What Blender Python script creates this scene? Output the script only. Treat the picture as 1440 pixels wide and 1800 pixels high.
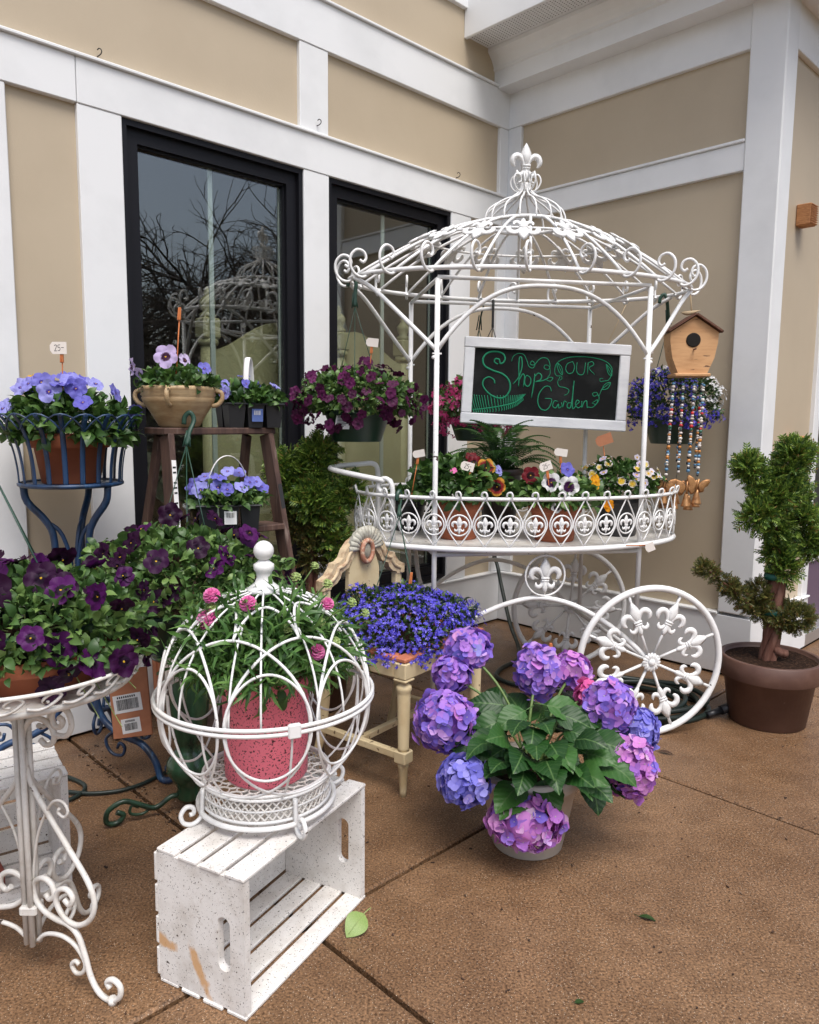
import bpy, math, random
import numpy as np
from mathutils import Vector as Vec, Matrix as Mat

for o in list(bpy.data.objects):
    bpy.data.objects.remove(o)
random.seed(11)
rng = np.random.default_rng(11)
sc = bpy.context.scene
C = sc.collection
PI = math.pi
R = math.radians

# ------------------------------------------------------------------ camera
# world frame: x to the right, y away from the camera, z up, metres; ground z = 0
cam = bpy.data.cameras.new('camera')
cam.sensor_fit = 'HORIZONTAL'
cam.sensor_width = 36.0
cam.lens = 36.0 * 1338.44 / 1440.0
cam.clip_start = 0.05
cam.clip_end = 500
co = bpy.data.objects.new('camera', cam)
C.objects.link(co)
_p, _r = R(-6.8626), R(0.5178)
_f = Vec((0, math.cos(_p), math.sin(_p)))
_x = Vec((1, 0, 0))
_u = _x.cross(_f)
_x2 = _x * math.cos(_r) + _u * math.sin(_r)
_u2 = _u * math.cos(_r) - _x * math.sin(_r)
_m = Mat((_x2, _u2, -_f)).transposed().to_4x4()
_m.translation = (0, 0, 1.26)
co.matrix_world = _m
sc.camera = co

# ------------------------------------------------------------------ light
SUN_AZ, SUN_EL = R(158), R(62)          # azimuth clockwise from +y
w = bpy.data.worlds.new('World')
sc.world = w
w.use_nodes = True
wn = w.node_tree
bg = wn.nodes['Background']
sky = wn.nodes.new('ShaderNodeTexSky')
sky.sky_type = 'NISHITA'
sky.sun_disc = False
sky.sun_elevation = SUN_EL
sky.sun_rotation = SUN_AZ
sky.dust_density = 4.0
sky.air_density = 1.0
sky.ozone_density = 1.0
hs = wn.nodes.new('ShaderNodeHueSaturation')
hs.inputs['Saturation'].default_value = 0.88
wn.links.new(sky.outputs[0], hs.inputs['Color'])
wn.links.new(hs.outputs[0], bg.inputs['Color'])
bg.inputs['Strength'].default_value = 0.105
sl = bpy.data.lights.new('sun', 'SUN')
sl.energy = 1.5
sl.angle = R(32)
sl.color = (1.0, 0.99, 0.975)
so = bpy.data.objects.new('sun', sl)
C.objects.link(so)
sd = Vec((math.sin(SUN_AZ) * math.cos(SUN_EL), math.cos(SUN_AZ) * math.cos(SUN_EL), math.sin(SUN_EL)))
so.rotation_euler = (-sd).to_track_quat('-Z', 'Y').to_euler()
so.location = sd * 20
sc.view_settings.view_transform = 'Standard'
sc.view_settings.look = 'None'
sc.view_settings.exposure = 0.78
sc.view_settings.gamma = 1.0
sc.view_settings.use_curve_mapping = False
sc.render.engine = 'CYCLES'
sc.cycles.max_bounces = 6
sc.cycles.transparent_max_bounces = 12

# ------------------------------------------------------------------ node materials
def nn(nt, t, **kw):
    n = nt.nodes.new(t)
    for k, v in kw.items():
        if k in n.inputs.keys():
            n.inputs[k].default_value = v
        else:
            setattr(n, k, v)
    return n

def ramp(nt, fac, stops, interp='LINEAR'):
    r = nt.nodes.new('ShaderNodeValToRGB')
    r.color_ramp.interpolation = interp
    els = r.color_ramp.elements
    while len(els) < len(stops):
        els.new(0.5)
    for e, (p, c) in zip(els, stops):
        e.position = p
        e.color = (*c, 1) if len(c) == 3 else c
    nt.links.new(fac, r.inputs[0])
    return r.outputs[0]

def g(v):
    return (v, v, v)

def mixc(nt, fac, a, b, blend='MIX'):
    m = nt.nodes.new('ShaderNodeMix')
    m.data_type = 'RGBA'
    m.blend_type = blend
    for sock, val in ((m.inputs[0], fac), (m.inputs[6], a), (m.inputs[7], b)):
        if isinstance(val, (float, int)):
            sock.default_value = val
        elif isinstance(val, tuple):
            sock.default_value = (*val, 1)
        else:
            nt.links.new(val, sock)
    return m.outputs[2]

MATS = {}
def mat(name, rgb, rough=0.6, metal=0.0, spec=0.5, var=None, chips=None, bump=None, rnd=None, stretch=(1, 1, 1),
        coat=0.0, trans=0.0, rvar=None):
    """var=(rgb2,scale,lo,hi) noise mix; chips=[(rgb,scale,threshold)]; bump=(scale,strength,dist);
    rnd=('island'|'object',[(pos,rgb)...]) random colour per piece"""
    m = bpy.data.materials.new(name)
    m.use_nodes = True
    nt = m.node_tree
    b = nt.nodes['Principled BSDF']
    b.inputs['Roughness'].default_value = rough
    b.inputs['Metallic'].default_value = metal
    b.inputs['Specular IOR Level'].default_value = spec
    if coat:
        b.inputs['Coat Weight'].default_value = coat
        b.inputs['Coat Roughness'].default_value = 0.15
    tc = nt.nodes.new('ShaderNodeTexCoord')
    geo = nt.nodes.new('ShaderNodeNewGeometry')
    mp = nn(nt, 'ShaderNodeMapping')
    mp.inputs['Scale'].default_value = stretch
    nt.links.new(tc.outputs['Object'], mp.inputs[0])
    # piece-wise offset so copies of one mesh do not share the same blotches
    oi = nt.nodes.new('ShaderNodeObjectInfo')
    mul = nn(nt, 'ShaderNodeVectorMath', operation='SCALE')
    mul.inputs[0].default_value = (17.3, 9.1, 5.7)
    nt.links.new(oi.outputs['Random'], mul.inputs['Scale'])
    nt.links.new(mul.outputs[0], mp.inputs['Location'])
    P = mp.outputs[0]
    colr = rgb
    if rnd:
        src = geo.outputs['Random Per Island'] if rnd[0] == 'island' else oi.outputs['Random']
        colr = ramp(nt, src, rnd[1])
    if var:
        vs = var if isinstance(var, list) else [var]
        for (c2, s, lo, hi) in vs:
            n = nn(nt, 'ShaderNodeTexNoise', Scale=s, Detail=5.0, Roughness=0.6)
            nt.links.new(P, n.inputs['Vector'])
            f = ramp(nt, n.outputs['Fac'], [(lo, g(0)), (hi, g(1))])
            colr = mixc(nt, f, colr, c2)
    if chips:
        for (c2, s, th) in chips:
            n = nn(nt, 'ShaderNodeTexNoise', Scale=s, Detail=3.0, Roughness=0.55)
            nt.links.new(P, n.inputs['Vector'])
            f = ramp(nt, n.outputs['Fac'], [(th, g(0)), (th + 0.015, g(1))])
            colr = mixc(nt, f, colr, c2)
    if isinstance(colr, tuple):
        b.inputs['Base Color'].default_value = (*colr, 1)
    else:
        nt.links.new(colr, b.inputs['Base Color'])
    if rvar:
        n = nn(nt, 'ShaderNodeTexNoise', Scale=rvar[0], Detail=4.0)
        nt.links.new(P, n.inputs['Vector'])
        f = ramp(nt, n.outputs['Fac'], [(0.35, g(rvar[1])), (0.65, g(rvar[2]))])
        nt.links.new(f, b.inputs['Roughness'])
    if bump:
        n = nn(nt, 'ShaderNodeTexNoise', Scale=bump[0], Detail=4.0)
        nt.links.new(P, n.inputs['Vector'])
        bn = nn(nt, 'ShaderNodeBump', Strength=bump[1], Distance=bump[2])
        nt.links.new(n.outputs['Fac'], bn.inputs['Height'])
        nt.links.new(bn.outputs[0], b.inputs['Normal'])
    if trans:
        # thin leaf: some light passes through
        tr = nn(nt, 'ShaderNodeBsdfTranslucent')
        if isinstance(colr, tuple):
            tr.inputs[0].default_value = (*colr, 1)
        else:
            nt.links.new(colr, tr.inputs[0])
        mx = nn(nt, 'ShaderNodeMixShader')
        mx.inputs[0].default_value = trans
        nt.links.new(b.outputs[0], mx.inputs[1])
        nt.links.new(tr.outputs[0], mx.inputs[2])
        nt.links.new(mx.outputs[0], nt.nodes['Material Output'].inputs[0])
    MATS[name] = m
    return m

def flower_mat(name, petals, blotch, br, eye=(0.75, 0.45, 0.02), edge=None, rough=0.55):
    """petals: ramp of petal colours by object; blotch: dark centre of radius br; edge: rim colour"""
    m = bpy.data.materials.new(name)
    m.use_nodes = True
    nt = m.node_tree
    b = nt.nodes['Principled BSDF']
    b.inputs['Roughness'].default_value = rough
    b.inputs['Specular IOR Level'].default_value = 0.25
    tc = nt.nodes.new('ShaderNodeTexCoord')
    oi = nt.nodes.new('ShaderNodeObjectInfo')
    sep = nt.nodes.new('ShaderNodeSeparateXYZ')
    nt.links.new(tc.outputs['Object'], sep.inputs[0])
    cmb = nt.nodes.new('ShaderNodeCombineXYZ')
    nt.links.new(sep.outputs[0], cmb.inputs[0])
    nt.links.new(sep.outputs[1], cmb.inputs[1])
    ln = nn(nt, 'ShaderNodeVectorMath', operation='LENGTH')
    nt.links.new(cmb.outputs[0], ln.inputs[0])
    no = nn(nt, 'ShaderNodeTexNoise', Scale=9.0, Detail=3.0)
    nt.links.new(tc.outputs['Object'], no.inputs['Vector'])
    ad = nn(nt, 'ShaderNodeMath', operation='MULTIPLY_ADD')
    nt.links.new(no.outputs['Fac'], ad.inputs[0])
    ad.inputs[1].default_value = 0.22
    nt.links.new(ln.outputs['Value'], ad.inputs[2])
    pc = ramp(nt, oi.outputs['Random'], petals)
    if edge:
        f = ramp(nt, ad.outputs[0], [(0.62, g(0)), (0.78, g(1))])
        pc = mixc(nt, f, pc, edge)
    if br > 0:
        f = ramp(nt, ad.outputs[0], [(br, g(1)), (min(br + 0.08, 1), g(0))])
        pc = mixc(nt, f, pc, blotch)
    f = ramp(nt, ln.outputs['Value'], [(0.035, g(1)), (0.06, g(0))])
    pc = mixc(nt, f, pc, eye)
    nt.links.new(pc, b.inputs['Base Color'])
    tr = nn(nt, 'ShaderNodeBsdfTranslucent')
    nt.links.new(pc, tr.inputs[0])
    mx = nn(nt, 'ShaderNodeMixShader')
    mx.inputs[0].default_value = 0.25
    nt.links.new(b.outputs[0], mx.inputs[1])
    nt.links.new(tr.outputs[0], mx.inputs[2])
    nt.links.new(mx.outputs[0], nt.nodes['Material Output'].inputs[0])
    MATS[name] = m
    return m

# buildings
mat('white_trim', (0.80, 0.81, 0.815), 0.45, var=((0.70, 0.71, 0.715), 3.0, 0.45, 0.8), bump=(60, 0.08, 0.002))
mat('tan_siding', (0.50, 0.415, 0.300), 0.55, var=((0.46, 0.378, 0.27), 2.2, 0.4, 0.75), bump=(140, 0.25, 0.0015))
mat('black_frame', (0.008, 0.008, 0.011), 0.45, spec=0.25, bump=(90, 0.05, 0.001))
mat('spacer', (0.55, 0.60, 0.62), 0.4, metal=0.3)
mat('room_wall', (0.60, 0.57, 0.42), 0.8)
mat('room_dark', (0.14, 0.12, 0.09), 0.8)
mat('room_floor', (0.10, 0.07, 0.05), 0.6)
mat('cream_furniture', (0.46, 0.43, 0.27), 0.5, var=((0.40, 0.36, 0.22), 6, 0.4, 0.7))
mat('grey_cloth', (0.45, 0.46, 0.46), 0.9, bump=(30, 0.3, 0.01))
mat('pink_cloth', (0.62, 0.30, 0.38), 0.9, bump=(30, 0.3, 0.01))
mat('purple_panel', (0.13, 0.09, 0.14), 0.4)
mat('sill_metal', (0.55, 0.54, 0.52), 0.35, metal=0.7)
mat('hook_iron', (0.05, 0.045, 0.04), 0.5, metal=0.6)
mat('bee_wood', (0.50, 0.24, 0.10), 0.75, var=((0.28, 0.11, 0.04), 40, 0.4, 0.7), stretch=(1, 1, 8))

def glass_mat():
    m = bpy.data.materials.new('window_glass')
    m.use_nodes = True
    nt = m.node_tree
    for n in list(nt.nodes):
        if n.type == 'BSDF_PRINCIPLED':
            nt.nodes.remove(n)
    tp = nn(nt, 'ShaderNodeBsdfTransparent')
    tp.inputs[0].default_value = (0.93, 0.96, 0.92, 1)
    gl = nn(nt, 'ShaderNodeBsdfGlossy')
    gl.inputs['Roughness'].default_value = 0.0
    lw_ = nn(nt, 'ShaderNodeLayerWeight', Blend=0.5)
    pw = nn(nt, 'ShaderNodeMath', operation='POWER')
    nt.links.new(lw_.outputs['Facing'], pw.inputs[0])
    pw.inputs[1].default_value = 4.0
    fr = nn(nt, 'ShaderNodeMath', operation='MULTIPLY_ADD')
    nt.links.new(pw.outputs[0], fr.inputs[0])
    fr.inputs[1].default_value = 0.9
    fr.inputs[2].default_value = 0.15
    mx = nn(nt, 'ShaderNodeMixShader')
    nt.links.new(fr.outputs[0], mx.inputs[0])
    nt.links.new(tp.outputs[0], mx.inputs[1])
    nt.links.new(gl.outputs[0], mx.inputs[2])
    nt.links.new(mx.outputs[0], nt.nodes['Material Output'].inputs[0])
    MATS['window_glass'] = m
glass_mat()

def concrete_mat():
    m = bpy.data.materials.new('wet_aggregate')
    m.use_nodes = True
    nt = m.node_tree
    b = nt.nodes['Principled BSDF']
    tc = nt.nodes.new('ShaderNodeTexCoord')
    geo = nt.nodes.new('ShaderNodeNewGeometry')
    P = geo.outputs['Position']
    def noise(s, d=5.0, r=0.6):
        n = nn(nt, 'ShaderNodeTexNoise', Scale=s, Detail=d, Roughness=r)
        nt.links.new(P, n.inputs['Vector'])
        return n.outputs['Fac']
    big = noise(1.1)
    mid = noise(9)
    fine = noise(170, 3)
    base = ramp(nt, mid, [(0.3, (0.162, 0.092, 0.049)), (0.7, (0.275, 0.164, 0.090))])
    base = mixc(nt, ramp(nt, big, [(0.35, g(0)), (0.65, g(0.55))]), base, (0.135, 0.072, 0.037))
    fg = ramp(nt, fine, [(0.34, (0.22, 0.18, 0.15)), (0.52, g(0.95)), (0.70, (1.7, 1.62, 1.5))])
    base = mixc(nt, 0.85, base, fg, 'MULTIPLY')
    vo = nn(nt, 'ShaderNodeTexVoronoi', Scale=210.0)
    nt.links.new(P, vo.inputs['Vector'])
    st = ramp(nt, vo.outputs['Distance'], [(0.16, g(1)), (0.28, g(0))])
    pick = ramp(nt, vo.outputs['Color'], [(0.55, g(0)), (0.62, g(1))])
    stc = ramp(nt, vo.outputs['Color'], [(0.2, (0.09, 0.05, 0.03)), (0.6, (0.42, 0.29, 0.18)), (0.85, (0.60, 0.48, 0.36))])
    fm = nn(nt, 'ShaderNodeMath', operation='MULTIPLY')
    nt.links.new(st, fm.inputs[0])
    nt.links.new(pick, fm.inputs[1])
    base = mixc(nt, fm.outputs[0], base, stc)
    # rust-brown leaf stains
    stn = ramp(nt, noise(5.2, 6, 0.7), [(0.64, g(0)), (0.74, g(0.5))])
    base = mixc(nt, stn, base, (0.11, 0.038, 0.016))
    nt.links.new(base, b.inputs['Base Color'])
    rg = ramp(nt, noise(3.2, 6, 0.65), [(0.35, g(0.22)), (0.65, g(0.55))])
    nt.links.new(rg, b.inputs['Roughness'])
    b.inputs['Specular IOR Level'].default_value = 0.28
    ad = nn(nt, 'ShaderNodeMath', operation='MULTIPLY_ADD')
    nt.links.new(fine, ad.inputs[0])
    ad.inputs[1].default_value = 1.0
    nt.links.new(fm.outputs[0], ad.inputs[2])
    bn = nn(nt, 'ShaderNodeBump', Strength=0.55, Distance=0.0025)
    nt.links.new(ad.outputs[0], bn.inputs['Height'])
    nt.links.new(bn.outputs[0], b.inputs['Normal'])
    MATS['wet_aggregate'] = m
concrete_mat()
mat('joint_dirt', (0.020, 0.015, 0.011), 0.9, bump=(150, 0.8, 0.004))
mat('lawn', (0.06, 0.085, 0.03), 0.9, var=((0.10, 0.09, 0.04), 2, 0.4, 0.6))

# metals, woods, pots
mat('white_metal', (0.80, 0.80, 0.79), 0.32, var=((0.68, 0.67, 0.65), 14, 0.5, 0.8),
    chips=[((0.055, 0.035, 0.025), 19, 0.715), ((0.07, 0.045, 0.03), 75, 0.73)], bump=(55, 0.12, 0.002))
mat('aged_white_metal', (0.74, 0.72, 0.68), 0.4, var=[((0.56, 0.52, 0.46), 24, 0.45, 0.75), ((0.38, 0.33, 0.27), 60, 0.62, 0.75)],
    chips=[((0.06, 0.04, 0.03), 30, 0.72)], bump=(70, 0.2, 0.002))
mat('crate_wood', (0.78, 0.76, 0.73), 0.6, var=[((0.56, 0.52, 0.47), 14, 0.45, 0.8), ((0.42, 0.37, 0.32), 70, 0.60, 0.80)],
    chips=[((0.030, 0.022, 0.020), 260, 0.645), ((0.05, 0.035, 0.028), 60, 0.70)], bump=(45, 0.3, 0.003), stretch=(1, 1, 1))
def stained_end():
    m = MATS['crate_wood'].copy()
    m.name = 'crate_wood_bare_patches'
    MATS[m.name] = m
    nt = m.node_tree
    b = nt.nodes['Principled BSDF']
    src = b.inputs['Base Color'].links[0].from_socket
    tc = nt.nodes.new('ShaderNodeTexCoord')
    no = nn(nt, 'ShaderNodeTexNoise', Scale=38.0, Detail=4.0)
    nt.links.new(tc.outputs['Object'], no.inputs['Vector'])
    for (cy, cz, ang, ly, lz) in [(0.128, 0.068, 28, 0.030, 0.130), (0.238, 0.105, 80, 0.032, 0.085)]:
        mp = nn(nt, 'ShaderNodeMapping', vector_type='TEXTURE')
        mp.inputs['Location'].default_value = (0, cy, cz)
        mp.inputs['Rotation'].default_value = (R(-ang), 0, 0)
        mp.inputs['Scale'].default_value = (50.0, ly, lz)
        nt.links.new(tc.outputs['Object'], mp.inputs[0])
        ln = nn(nt, 'ShaderNodeVectorMath', operation='LENGTH')
        nt.links.new(mp.outputs[0], ln.inputs[0])
        ad = nn(nt, 'ShaderNodeMath', operation='MULTIPLY_ADD')
        nt.links.new(no.outputs['Fac'], ad.inputs[0])
        ad.inputs[1].default_value = 0.9
        nt.links.new(ln.outputs['Value'], ad.inputs[2])
        f = ramp(nt, ad.outputs[0], [(0.75, g(0.85)), (1.0, g(0))])
        f.node.color_ramp.elements[1].position = 1.0
        src = mixc(nt, f, src, (0.62, 0.34, 0.13))
    nt.links.new(src, b.inputs['Base Color'])
stained_end()
mat('crate_stain', (0.66, 0.38, 0.16), 0.7, var=((0.74, 0.66, 0.55), 30, 0.42, 0.62))
mat('sign_white', (0.80, 0.81, 0.83), 0.55, var=((0.66, 0.67, 0.70), 22, 0.45, 0.75), chips=[((0.32, 0.17, 0.09), 11, 0.72)],
    bump=(40, 0.3, 0.003), stretch=(0.35, 1, 1))
mat('chalkboard', (0.008, 0.009, 0.009), 0.7, spec=0.15, var=((0.028, 0.030, 0.030), 7, 0.45, 0.8))
mat('green_chalk', (0.012, 0.235, 0.115), 0.9)
mat('blue_metal', (0.014, 0.048, 0.125), 0.4, var=[((0.012, 0.022, 0.045), 26, 0.45, 0.65), ((0.05, 0.14, 0.28), 40, 0.58, 0.75)], stretch=(1, 1, 0.12), spec=0.6)
mat('green_metal', (0.020, 0.055, 0.030), 0.35, var=((0.008, 0.016, 0.010), 30, 0.45, 0.65))
mat('green_glaze', (0.022, 0.062, 0.030), 0.18, var=((0.008, 0.018, 0.010), 18, 0.45, 0.65), stretch=(1, 1, 0.3))
mat('ladder_wood', (0.105, 0.058, 0.042), 0.65, var=[((0.045, 0.022, 0.018), 30, 0.4, 0.65), ((0.24, 0.18, 0.15), 46, 0.6, 0.78)], chips=[((0.60, 0.58, 0.55), 26, 0.75)], stretch=(1, 1, 0.1), bump=(60, 0.4, 0.003))
mat('terracotta', (0.36, 0.105, 0.045), 0.7, var=((0.27, 0.075, 0.032), 9, 0.4, 0.7), bump=(80, 0.15, 0.002))
mat('terracotta_card', (0.47, 0.19, 0.095), 0.75, var=((0.37, 0.14, 0.07), 14, 0.4, 0.7))
mat('black_plastic', (0.014, 0.015, 0.018), 0.38)
mat('green_plastic', (0.012, 0.040, 0.026), 0.35)
mat('brown_pot', (0.095, 0.046, 0.033), 0.5, var=((0.14, 0.075, 0.055), 7, 0.45, 0.75), bump=(90, 0.15, 0.002), chips=[((0.26, 0.17, 0.13), 9, 0.765)])
mat('dark_brown_pot', (0.030, 0.018, 0.015), 0.5)
mat('cream_pot', (0.58, 0.53, 0.47), 0.55, var=((0.48, 0.43, 0.37), 8, 0.4, 0.7), bump=(60, 0.12, 0.002))
mat('pink_pot', (0.88, 0.20, 0.27), 0.5, chips=[((0.045, 0.012, 0.014), 210, 0.595), ((0.05, 0.012, 0.014), 60, 0.68)], bump=(90, 0.2, 0.002))
mat('stoneware', (0.47, 0.34, 0.19), 0.6, var=[((0.34, 0.22, 0.11), 12, 0.4, 0.65)], chips=[((0.50, 0.15, 0.05), 9, 0.74)], stretch=(1, 1, 4), bump=(50, 0.25, 0.003))
mat('soil', (0.022, 0.012, 0.008), 0.95, spec=0.1, var=((0.065, 0.035, 0.022), 90, 0.5, 0.62), bump=(120, 1.0, 0.008))
mat('chair_paint', (0.66, 0.54, 0.33), 0.5, var=((0.56, 0.43, 0.24), 10, 0.45, 0.7), chips=[((0.13, 0.075, 0.04), 34, 0.665)], bump=(40, 0.2, 0.002))
mat('chair_carved', (0.60, 0.47, 0.30), 0.55, var=[((0.34, 0.20, 0.12), 36, 0.48, 0.66)], bump=(60, 0.5, 0.004))
mat('chair_shell', (0.46, 0.45, 0.38), 0.6, var=((0.25, 0.22, 0.17), 40, 0.45, 0.7))
mat('chair_red', (0.48, 0.16, 0.085), 0.55, chips=[((0.68, 0.55, 0.36), 26, 0.66)])
mat('chair_rust', (0.42, 0.19, 0.12), 0.6, var=((0.62, 0.47, 0.34), 60, 0.5, 0.65))
mat('mirror_oval', (0.20, 0.19, 0.16), 0.3, var=((0.35, 0.32, 0.25), 40, 0.4, 0.6))
mat('orange_clip', (0.60, 0.19, 0.055), 0.6, var=((0.45, 0.13, 0.04), 60, 0.4, 0.7))
mat('tag_card', (0.76, 0.70, 0.64), 0.8)
mat('white_label', (0.80, 0.79, 0.78), 0.6)
mat('print_black', (0.02, 0.02, 0.022), 0.7)
mat('print_red', (0.55, 0.05, 0.04), 0.7)
mat('print_blue', (0.10, 0.16, 0.42), 0.6)
mat('birdhouse_wood', (0.60, 0.34, 0.16), 0.65, var=[((0.47, 0.24, 0.10), 14, 0.45, 0.7)], chips=[((0.12, 0.06, 0.03), 30, 0.69)], stretch=(0.5, 1, 3), bump=(40, 0.3, 0.002))
mat('bark_roof', (0.12, 0.05, 0.03), 0.8, bump=(60, 0.8, 0.005))
mat('hole_dark', (0.006, 0.004, 0.003), 0.9)
mat('brass_bell', (0.50, 0.26, 0.11), 0.42, metal=0.55, var=((0.30, 0.14, 0.06), 60, 0.45, 0.65))
mat('bead', (0.5, 0.5, 0.5), 0.25, rnd=('island', [(0.0, (0.62, 0.55, 0.50)), (0.2, (0.03, 0.03, 0.035)), (0.34, (0.55, 0.03, 0.03)),
    (0.45, (0.70, 0.66, 0.62)), (0.58, (0.04, 0.14, 0.09)), (0.68, (0.10, 0.24, 0.40)), (0.76, (0.55, 0.22, 0.05)), (0.85, (0.66, 0.58, 0.55)), (0.95, (0.20, 0.03, 0.06))]))
MATS['bead'].node_tree.nodes['Color Ramp'].color_ramp.interpolation = 'CONSTANT'
mat('hose', (0.014, 0.024, 0.020), 0.4, bump=(200, 0.1, 0.001))
mat('wire_green', (0.02, 0.06, 0.04), 0.4)
mat('cord', (0.03, 0.03, 0.03), 0.7)
mat('jute', (0.55, 0.42, 0.26), 0.9)
mat('brick_red', (0.22, 0.05, 0.035), 0.8)
mat('tape_green', (0.01, 0.10, 0.075), 0.5)

# foliage
def leafmat(name, stops, rough=0.42, trans=0.25):
    return mat(name, stops[0][1], rough, spec=0.45, rnd=('island', stops), trans=trans)
leafmat('pansy_leaf', [(0, (0.022, 0.060, 0.014)), (0.5, (0.048, 0.115, 0.024)), (1, (0.110, 0.205, 0.045))])
leafmat('petunia_leaf', [(0, (0.036, 0.085, 0.022)), (0.5, (0.085, 0.170, 0.044)), (1, (0.190, 0.300, 0.080))])
leafmat('lobelia_leaf', [(0, (0.014, 0.036, 0.010)), (0.6, (0.035, 0.075, 0.018)), (1, (0.08, 0.14, 0.04))])
def veined_leaf():
    m = mat('hydrangea_leaf', (0.018, 0.068, 0.014), 0.42, spec=0.35, rnd=('object', [(0, (0.011, 0.044, 0.009)), (0.55, (0.020, 0.074, 0.014)), (1, (0.050, 0.140, 0.028))]), trans=0.18)
    nt = m.node_tree
    b = nt.nodes['Principled BSDF']
    tc = nt.nodes.new('ShaderNodeTexCoord')
    sp_ = nt.nodes.new('ShaderNodeSeparateXYZ')
    nt.links.new(tc.outputs['Object'], sp_.inputs[0])
    ab = nn(nt, 'ShaderNodeMath', operation='ABSOLUTE')
    nt.links.new(sp_.outputs[1], ab.inputs[0])
    mid_ = ramp(nt, ab.outputs[0], [(0.008, g(1)), (0.022, g(0))])
    ma = nn(nt, 'ShaderNodeMath', operation='MULTIPLY_ADD')
    nt.links.new(ab.outputs[0], ma.inputs[0])
    ma.inputs[1].default_value = -0.9
    nt.links.new(sp_.outputs[0], ma.inputs[2])
    sn = nn(nt, 'ShaderNodeMath', operation='MULTIPLY')
    nt.links.new(ma.outputs[0], sn.inputs[0])
    sn.inputs[1].default_value = 40.0
    si = nn(nt, 'ShaderNodeMath', operation='SINE')
    nt.links.new(sn.outputs[0], si.inputs[0])
    side_ = ramp(nt, si.outputs[0], [(0.93, g(0)), (1.0, g(0.45))])
    mx_ = nn(nt, 'ShaderNodeMath', operation='MAXIMUM')
    nt.links.new(mid_, mx_.inputs[0])
    nt.links.new(side_, mx_.inputs[1])
    src = b.inputs['Base Color'].links[0].from_socket
    c2_ = mixc(nt, mx_.outputs[0], src, (0.085, 0.165, 0.050))
    nt.links.new(c2_, b.inputs['Base Color'])
    bn = nn(nt, 'ShaderNodeBump', Strength=0.25, Distance=0.002)
    iv = nn(nt, 'ShaderNodeMath', operation='MULTIPLY')
    nt.links.new(si.outputs[0], iv.inputs[0])
    iv.inputs[1].default_value = -0.6
    nt.links.new(iv.outputs[0], bn.inputs['Height'])
    nt.links.new(bn.outputs[0], b.inputs['Normal'])
veined_leaf()
leafmat('juniper_leaf', [(0, (0.032, 0.085, 0.018)), (0.4, (0.105, 0.190, 0.030)), (0.92, (0.260, 0.370, 0.060)), (1, (0.26, 0.15, 0.05))])
leafmat('juniper_old', [(0, (0.055, 0.070, 0.020)), (0.5, (0.115, 0.130, 0.032)), (0.8, (0.19, 0.18, 0.045)), (1, (0.20, 0.085, 0.035))])
leafmat('fern_leaf', [(0, (0.022, 0.070, 0.016)), (1, (0.070, 0.160, 0.034))])
leafmat('scabiosa_leaf', [(0, (0.030, 0.085, 0.020)), (0.6, (0.075, 0.175, 0.036)), (1, (0.15, 0.28, 0.07))])
mat('stem_green', (0.12, 0.19, 0.05), 0.5)
mat('stem_pale', (0.26, 0.34, 0.11), 0.5)
mat('bark', (0.13, 0.050, 0.032), 0.8, var=((0.24, 0.12, 0.085), 40, 0.45, 0.7), stretch=(1, 1, 0.15), bump=(60, 0.8, 0.006))
mat('grey_bark', (0.065, 0.053, 0.046), 0.9)
mat('fallen_leaf', (0.17, 0.27, 0.06), 0.5, var=((0.26, 0.34, 0.10), 30, 0.4, 0.7))
mat('brown_leaf', (0.060, 0.028, 0.015), 0.7)
mat('debris', (0.05, 0.03, 0.018), 0.9, rnd=('island', [(0, (0.02, 0.013, 0.01)), (0.7, (0.07, 0.035, 0.02)), (0.93, (0.30, 0.20, 0.13)), (1, (0.45, 0.38, 0.3))]))
mat('lobelia_blue', (0.05, 0.04, 0.5), 0.5, rnd=('island', [(0, (0.040, 0.024, 0.30)), (0.5, (0.075, 0.055, 0.58)), (0.9, (0.14, 0.12, 0.74)), (1, (0.35, 0.28, 0.8))]), trans=0.25)
mat('lobelia_white', (0.75, 0.76, 0.74), 0.5, rnd=('island', [(0, (0.55, 0.56, 0.58)), (1, (0.80, 0.80, 0.80))]), trans=0.2)
mat('pink_petal', (0.70, 0.06, 0.25), 0.5, rnd=('island', [(0, (0.45, 0.015, 0.12)), (0.5, (0.66, 0.05, 0.22)), (1, (0.75, 0.16, 0.38))]), trans=0.25)
mat('scabiosa_petal', (0.78, 0.16, 0.42), 0.5, rnd=('island', [(0, (0.68, 0.10, 0.36)), (1, (0.85, 0.30, 0.56))]), trans=0.2)
flower_mat('pansy_blue', [(0, (0.13, 0.12, 0.50)), (0.5, (0.22, 0.21, 0.64)), (1, (0.36, 0.36, 0.74))], (0.06, 0.03, 0.28), 0.24)
flower_mat('pansy_pale', [(0, (0.55, 0.42, 0.72)), (1, (0.70, 0.60, 0.82))], (0.06, 0.015, 0.05), 0.36)
flower_mat('pansy_purple', [(0, (0.020, 0.0015, 0.018)), (0.65, (0.036, 0.003, 0.038)), (1, (0.085, 0.007, 0.105))], (0.012, 0.001, 0.014), 0.36)
flower_mat('petal_maroon', [(0, (0.050, 0.005, 0.032)), (0.6, (0.085, 0.009, 0.055)), (1, (0.14, 0.018, 0.10))], (0.015, 0.001, 0.012), 0.22, eye=(0.12, 0.02, 0.06))
flower_mat('pansy_yellow', [(0, (0.75, 0.42, 0.02)), (1, (0.78, 0.55, 0.08))], (0.10, 0.015, 0.01), 0.30)
flower_mat('pansy_white', [(0, (0.74, 0.72, 0.74)), (1, (0.80, 0.80, 0.78))], (0.045, 0.006, 0.05), 0.47)
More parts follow.
